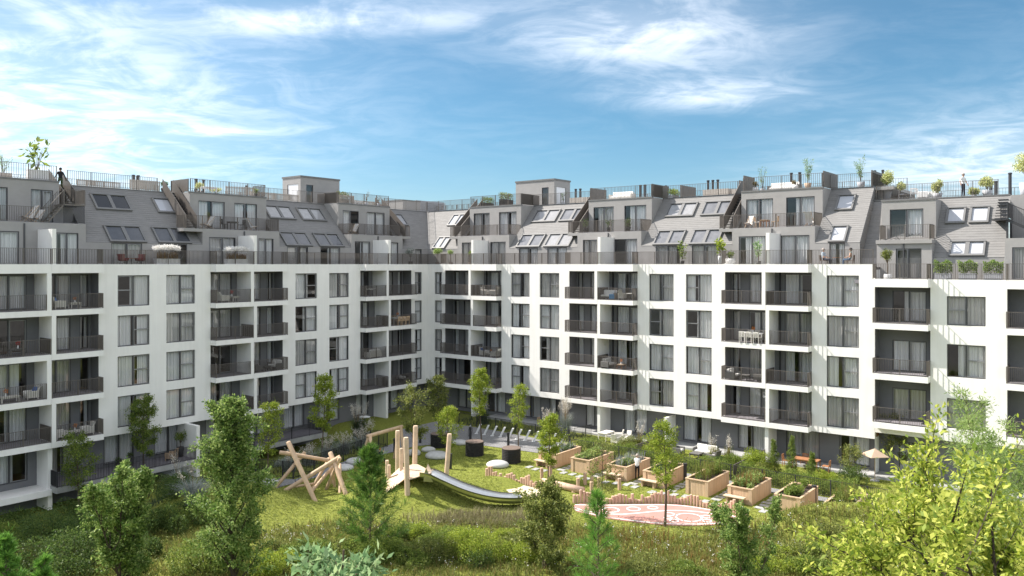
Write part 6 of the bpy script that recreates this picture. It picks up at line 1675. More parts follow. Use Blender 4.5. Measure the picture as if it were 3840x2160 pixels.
# left wing balconies
armchair('white armchair with blue pillow, top floor balcony second from the left edge', LB(35.8, 0.1, F1, 180), pillow='fabric_blue')
table('pale low table beside the blue pillow armchair', LB(34.75, 0.1, F1))
vase('small yellow flowers on the pale low table, top balcony', LB(34.75, 0.1, F1 + 0.42), 'flower_orange', 0.8)
table('dark table on the left edge balcony, third floor', LB(38.4, 0.15, F2), 0.9, 0.6, 0.5, 'rattan_grey'); vase('red flowers on the dark balcony table at the left edge', LB(38.3, 0.15, F2 + 0.5), 'flower_red')
armchair('pale armchair with blue pillow on the left edge balcony', LB(37.5, 0.1, F3, 0), pillow='fabric_blue'); table('long low table on the left edge balcony', LB(38.8, 0.15, F3), 1.1, 0.55, 0.4, 'rattan_white'); vase('orange flowers on the long low table', LB(39.0, 0.15, F3 + 0.4), 'flower_orange')
armchair('white armchair at the railing corner of the lowest framed balcony', LB(33.95, 0.1, F4, 0)); armchair('white armchair at the party wall of the lowest framed balcony', LB(35.7, 0.1, F4, 180)); table('pale long table on the lowest framed balcony', LB(34.85, 0.15, F4), 0.9, 0.5, 0.42); vase('brown flowers on the pale long table', LB(34.75, 0.15, F4 + 0.42), 'flower_orange')
armchair('white rattan armchair, top balcony of the middle shaded bay', LB(23.5, 0.15, F1, 180)); table('white side table with flowers, top balcony middle shaded bay', LB(22.5, 0.15, F1), 0.6, 0.5, 0.45); vase('red brown bouquet, top balcony middle shaded bay', LB(22.75, 0.15, F1 + 0.45), 'flower_red')
sofa('dark sofa with white cushions on a middle shaded balcony', LB(18.5, 0.0, F3, 0), w=1.3, pillows=('fabric_white',)); armchair('dark armchair facing the dark sofa on the shaded balcony', LB(20.4, 0.1, F3, 180), 'rattan_grey'); table('dark low table between sofa and armchair, shaded balcony', LB(19.5, 0.2, F3), 0.6, 0.5, 0.4, 'rattan_grey')
armchair('white armchair behind the poplar top on the lowest middle balcony', LB(22.0, 0.1, F4, 0)); armchair('white armchair at the far end of the lowest middle balcony', LB(23.6, 0.1, F4, 180))
table('dark table with white cloth, top balcony near the corner', LB(7.9, 0.2, F1), 0.9, 0.6, 0.7, 'rattan_grey', 'fabric_white')
sofa('white sofa with blue pillows on a shaded balcony near the corner', LB(7.7, 0.2, F3, -90), 'rattan_white', pillows=('fabric_blue', 'fabric_blue'), w=1.5)
dining_set('the shaded balcony by the inner corner', LB, 4.3, 0.0, F2, 'wood', 'paint_white')
sofa('dark lounge sofa with pale pillow on the lowest corner balcony', LB(3.6, 0.0, F4, 0), 'rattan_grey', 'cloth_black', ('fabric_white', 'fabric_white'), 1.4); table('dark low table on the lowest corner balcony', LB(4.9, 0.2, F4), 0.8, 0.5, 0.4, 'rattan_grey')
# right wing balconies
armchair('white armchair left of two on the top balcony by the corner', RB(7.9, 0.2, F1, 90)); armchair('white armchair right of two on the top balcony by the corner', RB(9.0, 0.2, F1, -90))
armchair('white armchair with blue pillow, dark corner balcony', RB(7.7, 0.2, F3, 90), pillow='fabric_blue'); table('pale low table on the dark corner balcony', RB(8.5, 0.25, F3), 0.5, 0.5, 0.4); vase('yellow flowers on the dark corner balcony', RB(8.6, 0.25, F3 + 0.4), 'flower_orange', 0.8); armchair('low white armchair right of the table, dark corner balcony', RB(9.2, 0.25, F3, -90))
sofa('dark sofa draped with a blue towel, top sunlit balcony', RB(21.7, 0.2, F1, 0), 'rattan_grey', 'fabric_white', (), 1.5)
tw_ = thing('towel', 'bright blue towel hanging over the dark sofa', 'towel', RB(22.1, 0.2, F1 + 0.44)['loc'], ANG); part(tw_, 'top_fold', 'towel_blue', (-0.2, 0.36, -0.2, 0.3, 0.0, 0.03)); part(tw_, 'hanging_fold', 'towel_blue', (0.361, 0.385, -0.2, 0.3, -0.35, 0.03))
armchair('small white pouf chair on the top sunlit balcony', RB(23.0, 0.2, F1, 180), w=0.55); table('dark table with white and green things, top sunlit balcony', RB(23.8, 0.3, F1), 0.5, 0.5, 0.6, 'rattan_grey', 'fabric_white')
sofa('white cushioned dark sofa on the third sunlit balcony', RB(21.6, 0.1, F3, 90), 'rattan_grey', pillows=('fabric_white',), w=1.5); table('wooden low table beside the white cushioned sofa', RB(22.9, 0.25, F3), 0.8, 0.55, 0.4, 'wood_warm', 'wood_pale'); vase('flowers on the wooden low table', RB(22.9, 0.25, F3 + 0.4), 'flower_orange')
dining_set('the sunlit balcony of the right bay', RB, 34.3, 0.0, F2, 'rattan_white', 'paint_white', 1)
sofa('grey rattan sofa at the left of the lounge balcony', RB(32.75, 0.1, F3, 90), 'rattan_grey', pillows=('fabric_white',), w=1.3); table('grey rattan table in the lounge balcony', RB(33.75, 0.2, F3), 0.8, 0.6, 0.42, 'rattan_grey'); armchair('grey rattan armchair at the right of the lounge balcony', RB(34.85, 0.15, F3, -90), 'rattan_grey')
# attic terrace, left
for u, rot, lb in ((31.0, 180, 'left red shell chair on the attic terrace'), (29.75, 0, 'right red shell chair on the attic terrace')):
    ps = LB(u, -0.75, TZ + 0.05, rot); r = thing('shell_chair', lb, 'chair', ps['loc'], ps['rotz'])
    mb = MB(); mb.lathe([(0.2, 0.38), (0.34, 0.42), (0.37, 0.55), (0.38, 0.62)], 16); mb.build('seat', 'fabric_red', r, True)
    mb = MB(); K = 9
    for i in range(K):
        a0, a1 = math.pi * (0.55 + 0.9 * i / K), math.pi * (0.55 + 0.9 * (i + 1) / K)
        mb.hexa([(0.38 * math.cos(a0), 0.38 * math.sin(a0), 0.6), (0.38 * math.cos(a1), 0.38 * math.sin(a1), 0.6), (0.36 * math.cos(a1), 0.36 * math.sin(a1), 0.6), (0.36 * math.cos(a0), 0.36 * math.sin(a0), 0.6), (0.44 * math.cos(a0), 0.42 * math.sin(a0), 0.9), (0.44 * math.cos(a1), 0.42 * math.sin(a1), 0.9), (0.42 * math.cos(a1), 0.4 * math.sin(a1), 0.9), (0.42 * math.cos(a0), 0.4 * math.sin(a0), 0.9)])
    mb.build('backrest', 'fabric_red', r)
    for a in (0.8, 2.4, 3.9, 5.5):
        mb = MB(); mb.tube([(0.18 * math.cos(a), 0.18 * math.sin(a), 0.4), (0.28 * math.cos(a), 0.28 * math.sin(a), 0)], 0.015, 6); mb.build('leg', 'pot_dark', r)
round_table('small red-brown bistro table between the red chairs', LB(30.38, -0.75, TZ + 0.05), 0.25, 0.6, 'wood_warm')
potted('white planter of pampas plumes before the attic skylights', LB(27.8, -0.5, TZ, 0), 'box', 1.85, 0.62, 'pot_white', 'pampas', 1.05, 1, 900, 0.2, 'plume_white', 301, name='planter')
potted('white planter of pampas plumes on the projecting middle terrace', LB(22.4, 0.3, TZ, 0), 'box', 1.85, 0.62, 'pot_white', 'pampas', 1.0, 1, 900, 0.2, 'plume_white', 302, name='planter')
potted('silvery olive shrub in a dark pot on the corner terrace', LB(1.9, -0.6, TZ), 'round', 0.5, 0.5, 'pot_dark', 'ball', 1.0, 0.6, 700, 0.1, 'leaf_silver', 303, 0.4)
# attic terrace, right
potted('green flat-topped shrub left of two in the inner corner', RB(0.7, -0.6, TZ), 'round', 0.4, 0.4, 'pot_brown', 'ball', 0.8, 0.75, 800, 0.11, 'leaf_fresh', 304, 0.75)
potted('green flat-topped shrub right of two in the inner corner', RB(2.7, -0.5, TZ), 'round', 0.4, 0.4, 'pot_brown', 'ball', 0.5, 0.5, 500, 0.1, 'leaf_fresh', 305, 0.75)
potted('small bushy plant beside the white partition on the corner terrace', RB(5.9, 0.2, TZ), 'round', 0.4, 0.4, 'pot_brown', 'ball', 0.6, 0.35, 300, 0.1, 'leaf_mid', 306, 0.6)
potted('tall leafy potted plant left of the wide attic skylight', RB(28.1, -0.6, TZ), 'cone', 0.4, 0.5, 'pot_dark', 'upright', 1.8, 0.45, 130, 0.24, 'leaf_mid', 307, asp=0.5)
potted('yellow-green big leaf plant in a tall white pot', RB(31.45, -0.5, TZ), 'cone', 0.42, 0.85, 'pot_white', 'upright', 1.45, 0.5, 110, 0.3, 'leaf_bright', 308, asp=0.5)
potted('bushy plant in a round white pot beside the tall white pot', RB(32.3, -0.35, TZ), 'round', 0.85, 0.65, 'pot_white', 'ball', 0.6, 0.4, 300, 0.13, 'leaf_mid', 309)
potted('tall pale potted plant before the right dormer curtain', RB(34.5, -0.6, TZ), 'cone', 0.4, 0.45, 'pot_dark', 'upright', 1.9, 0.4, 130, 0.22, 'leaf_pale', 310, asp=0.5)
for i, (u, lb) in enumerate(((47.15, 'leftmost of three leafy shrubs in oval grey planters'), (48.6, 'middle one of three leafy shrubs in oval grey planters'), (50.05, 'rightmost of three leafy shrubs in oval grey planters'))):
    potted(lb, RB(u, -0.65, 13.7, 90), 'box', 1.0, 0.5, 'pot_grey', 'box', 0.85, 1, 1300, 0.10, 'leaf_poplar', 320 + i, group='leafy shrubs in oval grey planters', name='planter_shrub', asp=0.65)
potted('round-headed potted tree in a white pot on the lower terrace', RB(43.75, -0.35, 13.7), 'round', 0.55, 0.42, 'pot_white', 'ball', 1.05, 0.5, 1200, 0.09, 'leaf_olive', 325, 0.85)
# balconies of the second attic storey
def drying_cloth(label, ps, w, h):
    r = thing('deck_chair', label, 'deck chair', ps['loc'], ps['rotz'])
    mb = MB(); mb.hexa([(-0.05, -w / 2, 0.25), (0.0, -w / 2, 0.25), (0.0, w / 2, 0.25), (-0.05, w / 2, 0.25), (-0.45, -w / 2, h), (-0.42, -w / 2, h), (-0.42, w / 2, h), (-0.45, w / 2, h)]); mb.build('canvas', 'fabric_white', r)
    mb = MB(); mb.hexa([(0.0, -w / 2, 0.25), (0.6, -w / 2, 0.38), (0.6, w / 2, 0.38), (0.0, w / 2, 0.25), (0.0, -w / 2, 0.28), (0.6, -w / 2, 0.41), (0.6, w / 2, 0.41), (0.0, w / 2, 0.28)]); mb.build('seat', 'fabric_white', r)
    for y in (-w / 2, w / 2):
        mb = MB(); mb.tube([(-0.45, y, h), (0.5, y, 0.0)], 0.02, 6); mb.tube([(0.6, y, 0.4), (-0.35, y, 0.0)], 0.02, 6); mb.build('frame', 'wood', r)
Z2_ = 17.68
drying_cloth('white deck chair on the left attic balcony beside the stair', LB(36.6, -2.4, Z2_, 0), 0.7, 1.15); drying_cloth('second white deck chair under the slanting stair rail', LB(35.9, -3.0, Z2_, 20), 0.55, 0.95)
drying_cloth('white deck chair on the middle attic balcony, left one', LB(23.3, -2.3, Z2_, 0), 0.65, 1.05); drying_cloth('white deck chair on the middle attic balcony, right one', LB(19.4, -2.4, Z2_, 180), 0.6, 1.05)
table('dark table on the middle attic balcony', LB(21.0, -2.4, Z2_), 0.8, 0.6, 0.7, 'rattan_grey'); chair('dark chair left of the dark table on the attic balcony', LB(21.8, -2.4, Z2_, 180), 'pot_dark'); chair('dark chair right of the dark table on the attic balcony', LB(20.2, -2.4, Z2_, 0), 'pot_dark')
drying_cloth('white deck chair on the attic balcony nearest the corner', LB(7.9, -2.3, Z2_, 0), 0.6, 1.05)
for i, (u, lb) in enumerate(((17.9, 'dark spiky potted plant at the foot of the middle stair'), (20.35, 'dark spiky potted plant before the open attic door'), (22.35, 'dark spiky potted plant at the right attic curtain'))):
    potted(lb, RB(u, -1.95, Z2_), 'cone', 0.4, 0.4, 'pot_dark', 'upright', 0.7, 0.35, 80, 0.24, 'leaf_dark', 330 + i, asp=0.25, group='dark spiky plants on the attic balcony')
table('small wooden table on the sunlit attic balcony', RB(34.4, -2.2, Z2_), 0.7, 0.6, 0.6, 'wood_warm', 'wood'); chair('wooden chair with pale cushion left of the small table', RB(33.8, -2.3, Z2_, 90), 'wood', 'fabric_white'); chair('wooden chair right of the small table', RB(35.15, -2.3, Z2_, -90), 'wood'); drying_cloth('white folded deck chair at the right end of the sunlit balcony', RB(37.8, -2.3, Z2_, 180), 0.5, 1.1); drying_cloth('white folded deck chair near the right stair foot', RB(33.0, -2.6, Z2_, 0), 0.4, 1.0)
# roof terraces
RZ = 20.7
def slat_screen(label, fr_, u0, u1, d0, d1, z, h, m='railing', cat='screen', step=0.14):
    a, b = fr_(u0, d0, 0), fr_(u1, d1, 0); A, B = W(a[0], a[1], z), W(b[0], b[1], z); L = (B - A).length
    r = thing('slat_screen', label, cat, A, math.atan2(B.y - A.y, B.x - A.x))
    n = max(2, int(L / step))
    for i in range(n): part(r, 'slat', m, (i * L / n, i * L / n + 0.09, -0.02, 0.02, 0.02, h))
    part(r, 'rail', m, (0, L, 0.021, 0.05, h * 0.85, h * 0.85 + 0.05)); part(r, 'foot_rail', m, (0, L, 0.021, 0.05, 0.0, 0.06))
mat('slat_beige', (0.42, 0.38, 0.34), 0.6, 0.08, 4.0)
SB = 'slat_beige'
slat_screen('low beige slat screen left of the two roof pipes', FL, 31.7, 28.5, -6.5, -6.5, RZ, 0.62, SB); slat_screen('rising beige slat screen right of the two roof pipes', FL, 27.6, 25.2, -6.6, -6.3, RZ, 0.95, SB)
slat_screen('beige slat screen on the middle dormer roof', FL, 20.0, 17.6, -5.0, -4.2, RZ, 0.9, SB); slat_screen('beige slat screen beside the left stair house', FL, 16.5, 11.0, -6.6, -6.6, RZ, 0.8, SB); slat_screen('beige slat screen on the dormer roof next to the inner corner', FL, 8.2, 6.0, -4.4, -4.4, RZ, 0.95, SB); slat_screen('long beige slat screen near the left plant room', FL, 4.6, 0.5, -6.5, -6.5, RZ, 0.75, SB)
def roof_panel(label, fr_, u0, u1, d0, d1, h, z=RZ):
    a, b = fr_(u0, d0, 0), fr_(u1, d1, 0); A, B = W(a[0], a[1], z), W(b[0], b[1], z); L = (B - A).length
    r = thing('privacy_screen', label, 'screen', A, math.atan2(B.y - A.y, B.x - A.x), 'bronze privacy screens on the roof')
    n = max(1, int(L / 1.0))
    for i in range(n): part(r, 'panel', 'railing', (i * L / n + 0.005, (i + 1) * L / n - 0.005, -0.02, 0.02, 0.05, h))
    for x in (0.03, L - 0.03): part(r, 'post', 'railing', (x - 0.025, x + 0.025, 0.021, 0.06, 0.0, h))
roof_panel('bronze screen at the left end of the middle right dormer roof', FRT, 17.35, 17.35, -3.7, -6.5, 1.2); roof_panel('bronze screen at the right end of the middle right dormer roof', FRT, 23.7, 23.7, -3.7, -6.9, 1.2); roof_panel('bronze screen on the flat roof left of three thin pipes', FRT, 25.4, 25.4, -6.0, -9.0, 1.15)
roof_panel('bronze screen beside the top of the right stair', FRT, 30.9, 30.9, -5.7, -8.5, 1.2); roof_panel('bronze screen at the left end of the right dormer roof', FRT, 32.1, 32.1, -3.7, -6.0, 1.35); roof_panel('bronze screen behind the right bamboo pot', FRT, 38.4, 38.4, -3.8, -7.5, 1.3); roof_panel('bronze screen at the right end of the upper roof', FRT, 41.45, 41.45, -5.6, -10.0, 1.3)
roof_panel('bronze screen at the left edge of the left dormer roof stair', FL, 24.2, 24.2, -3.7, -6.4, 1.1); roof_panel('bronze screen left of the inner corner dormer roof', FL, 8.8, 8.8, -3.7, -6.6, 1.05); roof_panel('bronze screen on the corner dormer of the sunlit wing', FRT, 9.3, 9.3, -3.6, -6.6, 1.1)
def pipe(label, fr_, u, d, h, z=RZ, rad=0.11):
    a = fr_(u, d, 0); r = thing('vent_pipe', label, 'vent pipe', W(a[0], a[1], z), 0, 'dark vent pipes on the roof')
    mb = MB(); mb.lathe([(rad, 0), (rad, h - 0.12)], 14); mb.build('pipe', 'railing_dark', r)
    mb = MB(); mb.lathe([(rad * 1.25, h - 0.12), (rad * 1.25, h - 0.02), (rad * 0.8, h)], 14); mb.build('cap', 'railing_dark', r)
for fr_, u, d, h, lb in ((FL, 26.6, -8, 1.5, 'left one of two vent pipes on the left roof'), (FL, 26.2, -8, 1.5, 'right one of two vent pipes on the left roof'), (FL, 21.0, -8, 1.65, 'thin vent pipe behind the flowering roof shrub'), (FL, 20.3, -8, 1.6, 'thin vent pipe right of the flowering roof shrub'), (FL, 15.6, -8.5, 1.5, 'vent pipe left of the left stair house'),
                         (FRT, 12.85, -8, 1.7, 'left thick vent pipe right of the stair house'), (FRT, 13.4, -8, 1.7, 'right thick vent pipe right of the stair house'), (FRT, 20.2, -8, 1.65, 'left vent pipe on the middle dormer roof'), (FRT, 20.68, -8, 1.65, 'right vent pipe on the middle dormer roof'), (FRT, 22.6, -8.5, 1.5, 'vent pipe behind the bronze screen on the middle roof'),
                         (FRT, 27.05, -8, 1.65, 'leftmost of three thin vent pipes'), (FRT, 27.5, -8, 1.65, 'middle of three thin vent pipes'), (FRT, 27.97, -8, 1.65, 'rightmost of three thin vent pipes'), (FRT, 34.5, -8, 1.8, 'vent pipe at the right end of the roof sun lounger'), (FRT, 35.2, -8, 1.8, 'vent pipe left of the bamboo pot')):
    pipe(lb, fr_, u, d, h)
for u, lb in ((40.6, 'left of two tall vent pipes above the lower roof'), (41.2, 'right of two tall vent pipes above the lower roof')): pipe(lb, FRT, u, -10, 1.75, rad=0.09)
for u, h, lb in ((48.9, 1.35, 'left short vent pipe behind the roof shrub'), (49.2, 1.35, 'right short vent pipe behind the roof shrub'), (50.1, 1.9, 'single vent pipe above the steel stair')): pipe(lb, FRT, u, -9, h, 19.6)
def roof_box(label, fr_, u0, u1, d0, d1, h, m=SB, z=RZ, name='roof_box'):
    a, b = fr_(u0, d0, 0), fr_(u1, d1, 0); x0, x1 = sorted((a[0], b[0])); y0, y1 = sorted((a[1], b[1]))
    r = thing(name, label, 'box', W(x0, y0, z), ANG); n = max(2, int((x1 - x0) / 0.2)); k = max(2, int((y1 - y0) / 0.2))
    part(r, 'body', m, (0.03, x1 - x0 - 0.03, 0.03, y1 - y0 - 0.03, 0, h - 0.03))
    for i in range(k): part(r, 'board', m, (x1 - x0 - 0.03, x1 - x0, i * (y1 - y0) / k + 0.01, (i + 1) * (y1 - y0) / k - 0.01, 0, h))
    for i in range(n): part(r, 'board', m, (i * (x1 - x0) / n + 0.01, (i + 1) * (x1 - x0) / n - 0.01, y1 - y0 - 0.03, y1 - y0, 0, h))
roof_box('beige boarded box under the three thin pipes', FRT, 26.8, 29.2, -8.6, -7.4, 0.75); roof_box('small beige box right of the three pipe box', FRT, 29.5, 30.4, -8.4, -7.4, 0.65); roof_box('grey boarded box under the two thick pipes', FRT, 12.5, 14.6, -8.6, -7.4, 0.75)
roof_box('beige slatted box at the left edge of the roof', FL, 36.4, 37.3, -6.5, -5.9, 0.6); roof_box('grey slatted box right of the big banana planter', FL, 34.4, 35.0, -4.6, -4.2, 0.7)
sofa('pale outdoor sofa on the middle dormer roof', RB(19.8, -5.2, RZ, 0), 'rattan_white', pillows=(), w=2.4); sofa('long white-topped sun lounge on the right dormer roof', RB(34.6, -6.0, RZ, 0), 'rattan_grey', pillows=(), w=2.6)
table('white table on the middle dormer roof of the shaded wing', LB(21.5, -5.2, RZ), 1.2, 0.7, 0.7, 'paint_white'); table('white low table on the dormer roof near the inner corner', LB(5.0, -5.2, RZ), 1.0, 0.7, 0.5, 'paint_white')
big = potted('big banana plant in a white ribbed planter on the left roof', LB(35.4, -4.3, RZ), 'box', 1.35, 0.8, 'pot_white', 'upright', 2.1, 1.0, 46, 0.62, 'leaf_mid', 341, asp=0.36, name='planter')
potted('wispy bamboo in a white pot at the left roof edge', LB(36.9, -6.2, RZ), 'cone', 0.5, 0.5, 'pot_white', 'upright', 1.8, 0.7, 260, 0.17, 'leaf_pale', 342, asp=0.2)
potted('yellow-green flowering shrub behind the left attic stair', LB(23.3, -6.5, RZ), 'round', 0.6, 0.45, 'pot_dark', 'ball', 1.0, 0.6, 900, 0.09, 'leaf_cream', 343); potted('dark green shrub at the end of the rising slat screen', LB(25.1, -5.9, RZ), 'cone', 0.5, 0.4, 'pot_dark', 'ball', 0.6, 0.4, 500, 0.1, 'leaf_dark', 344)
potted('cream flowering shrub on the middle shaded dormer roof', LB(21.6, -6.4, RZ), 'round', 0.6, 0.45, 'pot_dark', 'ball', 0.8, 0.55, 800, 0.09, 'leaf_cream', 345); potted('low cream shrub beside the white roof table', LB(20.1, -6.4, RZ), 'round', 0.6, 0.35, 'pot_dark', 'ball', 0.6, 0.6, 700, 0.09, 'leaf_cream', 346); potted('bright green shrub at the right end of the shaded middle roof', LB(17.3, -4.6, RZ), 'cone', 0.4, 0.4, 'pot_dark', 'ball', 0.6, 0.35, 400, 0.1, 'leaf_fresh', 347)
potted('low ochre grass in a planter right of the left stair house', LB(7.0, -5.0, RZ), 'box', 1.4, 0.6, 'pot_dark', 'box', 0.7, 1, 700, 0.12, 'leaf_olive', 348, name='planter'); potted('wispy tall plant on the corner dormer roof, shaded side', LB(4.3, -4.6, RZ), 'cone', 0.35, 0.4, 'pot_grey', 'upright', 1.3, 0.4, 120, 0.14, 'leaf_silver', 349, asp=0.25); potted('second wispy plant at the edge of the corner dormer roof', LB(2.8, -4.4, RZ), 'cone', 0.35, 0.4, 'pot_grey', 'upright', 0.8, 0.35, 100, 0.14, 'leaf_silver', 350, asp=0.25)
potted('dark green shrub on the sunlit corner dormer roof', RB(4.3, -4.4, RZ), 'box', 1.6, 0.45, 'pot_dark', 'box', 0.6, 1, 900, 0.1, 'leaf_mid', 351, name='planter'); potted('ochre grass planter left of the sunlit stair house', RB(6.6, -4.6, RZ), 'box', 1.8, 0.7, 'pot_dark', 'box', 0.7, 1, 800, 0.12, 'leaf_olive', 352, name='planter'); potted('wispy plant left of the ochre grass planter', RB(4.9, -6.0, RZ), 'cone', 0.35, 0.4, 'pot_grey', 'upright', 1.4, 0.35, 110, 0.14, 'leaf_silver', 353, asp=0.25); potted('wispy plant right of the sunlit stair house', RB(11.3, -8.0, RZ), 'cone', 0.35, 0.4, 'pot_grey', 'upright', 1.3, 0.5, 150, 0.14, 'leaf_pale', 354, asp=0.25)
potted('low yellow-green grass behind the skylights, sunlit roof', RB(24.6, -6.1, RZ), 'box', 1.3, 0.3, 'pot_grey', 'box', 0.55, 1, 600, 0.12, 'leaf_bright', 355, name='planter'); potted('wispy plant rising behind the right stair screen', RB(32.6, -6.5, RZ), 'cone', 0.4, 0.45, 'pot_grey', 'upright', 1.9, 0.5, 170, 0.15, 'leaf_pale', 356, asp=0.25)
potted('light bamboo in a tan pot on the right dormer roof', RB(36.95, -4.6, RZ), 'cone', 0.55, 0.5, 'canvas_tan', 'upright', 2.0, 0.5, 420, 0.17, 'leaf_pale', 357, asp=0.22); potted('light bamboo in a grey pot above the single skylight', RB(40.45, -6.4, RZ), 'cone', 0.6, 0.5, 'pot_grey', 'upright', 2.0, 0.65, 420, 0.17, 'leaf_pale', 358, asp=0.22)
potted('dense flower bouquet in a white pot left of the sun lounge', RB(32.7, -4.6, RZ), 'round', 0.5, 0.4, 'pot_white', 'ball', 0.5, 0.4, 300, 0.1, 'leaf_red', 359); potted('red flower bouquet in a white pot right of the sun lounge', RB(36.0, -4.5, RZ), 'round', 0.45, 0.4, 'pot_white', 'ball', 0.45, 0.3, 300, 0.08, 'leaf_red', 360)
LZ = 19.62
for i, (u, d, r, h, kind, ph, lb) in enumerate(((42.3, -6.6, 0.75, 1.25, 'cone', 1.15, 'large cream hydrangea in a grey planter at the gable'), (43.3, -6.4, 0.38, 0.75, 'cone', 0.5, 'small cream hydrangea on a stem beside the gable planter'), (45.85, -6.2, 0.52, 1.05, 'cone', 0.4, 'round cream hydrangea in the middle of the lower roof'),
                                  (48.2, -6.1, 0.42, 0.6, 'cone', 0.15, 'low cream hydrangea right of the standing person'), (49.0, -6.3, 0.62, 1.1, 'cone', 0.45, 'large cream hydrangea beside the steel stair'), (46.0, -6.0, 0.0, 0.0, '', 0, ''))):
    if kind: potted(lb, RB(u, d, LZ), kind, 0.7 if r > 0.5 else 0.4, ph, 'pot_grey', 'ball', h, r, 1500, 0.10, 'leaf_cream', 370 + i, 0.2 if 'stem' in lb else 0.0, cat='hydrangea', group='cream hydrangeas on the lower roof', asp=0.75, name='hydrangea')
potted('cream hydrangea cut by the right picture edge above the roof', RB(50.9, -10.5, LZ), 'cone', 0.8, 1.2, 'pot_grey', 'ball', 1.7, 1.1, 2400, 0.10, 'leaf_cream', 379, 0.6, cat='hydrangea', group='cream hydrangeas on the lower roof', asp=0.75, name='hydrangea')
chair('grey slatted folding chair on the lower roof', RB(44.25, -6.3, LZ, 180), 'paint_white'); armchair('white armchair left of two on the lower roof', RB(44.85, -6.3, LZ, 90), 'paint_white', w=0.6); armchair('white armchair right of two on the lower roof', RB(45.3, -6.9, LZ, -90), 'paint_white', w=0.6); table('low grey table at the gable end of the lower roof', RB(43.6, -6.0, LZ), 0.6, 0.6, 0.4, 'rattan_grey')
# gardens on the ground
GZ = 0.165
sofa('pale two-seat sofa on the garden terrace grass', at(1.6, 31.2, 0.02, 0), 'rattan_grey', pillows=(), w=1.9); table('grey rattan table before the pale garden sofa', at(2.7, 30.9, 0.02), 0.9, 0.8, 0.4, 'rattan_grey'); armchair('pale armchair left of the garden sofa', at(2.5, 29.3, 0.02, 90), 'rattan_grey', w=0.85); armchair('pale armchair right of the garden sofa', at(2.9, 32.4, 0.02, -100), 'rattan_grey', w=0.85)
table('white garden dining table left of the white chairs', at(1.7, 22.3, 0.02), 1.4, 0.8, 0.72, 'rattan_white')
for i, (p, q, rt, lb) in enumerate(((0.9, 23.0, -60, 'white garden chair left of two facing the hedge'), (1.0, 23.9, 0, 'white garden chair right of two facing the hedge'), (2.3, 23.6, 180, 'white garden chair with its back to the planters'))): armchair(lb, at(p, q, 0.02, rt), 'rattan_white', w=0.62)
tb = table('orange wooden garden table before the conifers', at(0.9, 38.6, 0.02, 90), 1.8, 0.85, 0.74, 'wood_warm', 'wood_warm')
for p, q, rt, lb in ((1.0, 37.2, 90, 'orange wooden chair at the left end of the garden table'), (0.1, 38.2, 0, 'orange wooden chair behind the garden table'), (1.0, 40.0, -90, 'orange wooden chair at the right end of the garden table')): chair(lb, at(p, q, 0.02, rt), 'wood_warm', group='orange wooden garden chairs')
armchair('wooden armchair with pale cushions on the shaded terrace', LB(27.9, 0.3, 0.12, -60), 'wood', w=0.66)
potted('olive tree in a dark pot on the shaded terrace', LB(26.95, -0.1, 0.12), 'cone', 0.5, 0.75, 'pot_dark', 'ball', 1.1, 0.65, 800, 0.09, 'leaf_mid', 381, 0.3); potted('left small dark potted bush on the shaded terrace', LB(31.6, -0.2, 0.12), 'cone', 0.5, 0.4, 'pot_dark', 'ball', 0.5, 0.35, 300, 0.08, 'leaf_dark', 382); potted('right small dark potted bush on the shaded terrace', LB(30.7, -0.3, 0.12), 'cone', 0.5, 0.55, 'pot_dark', 'ball', 0.5, 0.3, 300, 0.08, 'leaf_dark', 383)
round_table('round white table on the corner terrace behind the grasses', at(9.6, 1.2, 0.0), 0.5); round_table('second round white table on the corner terrace', at(11.2, 2.2, 0.0), 0.42)
chair('wooden chair behind the bicycle stands fence', at(1.2, 15.2, 0.16, 90), 'wood'); chair('second wooden chair behind the bicycle stands fence', at(1.2, 16.4, 0.16, -90), 'wood'); round_table('wooden bistro table between the chairs behind the fence', at(1.2, 15.8, 0.16), 0.35, 0.72, 'wood')
r = thing('parasol', 'tan parasol beside the bushy tree at the right', 'parasol', at(1.2, 43.3, 0)['loc'], ANG)
mb = MB(); mb.lathe([(0.92, 1.72), (0.93, 1.75), (0.05, 2.2), (0.02, 2.21)], 4); mb.build('canopy', 'canvas_tan', r)
mb = MB(); mb.lathe([(0.025, 0), (0.025, 2.16)], 8); mb.build('pole', 'wood', r); mb = MB(); mb.lathe([(0.3, 0), (0.3, 0.08)], 12); mb.build('base', 'concrete', r)
for i in range(8):
    a = i * math.pi / 4; mb = MB(); mb.tube([(0.05 * math.cos(a), 0.05 * math.sin(a), 2.15), (0.85 * math.cos(a) * (1 if i % 2 == 0 else 0.72), 0.85 * math.sin(a) * (1 if i % 2 == 0 else 0.72), 1.72)], 0.01, 4); mb.build('rib', 'wood', r)

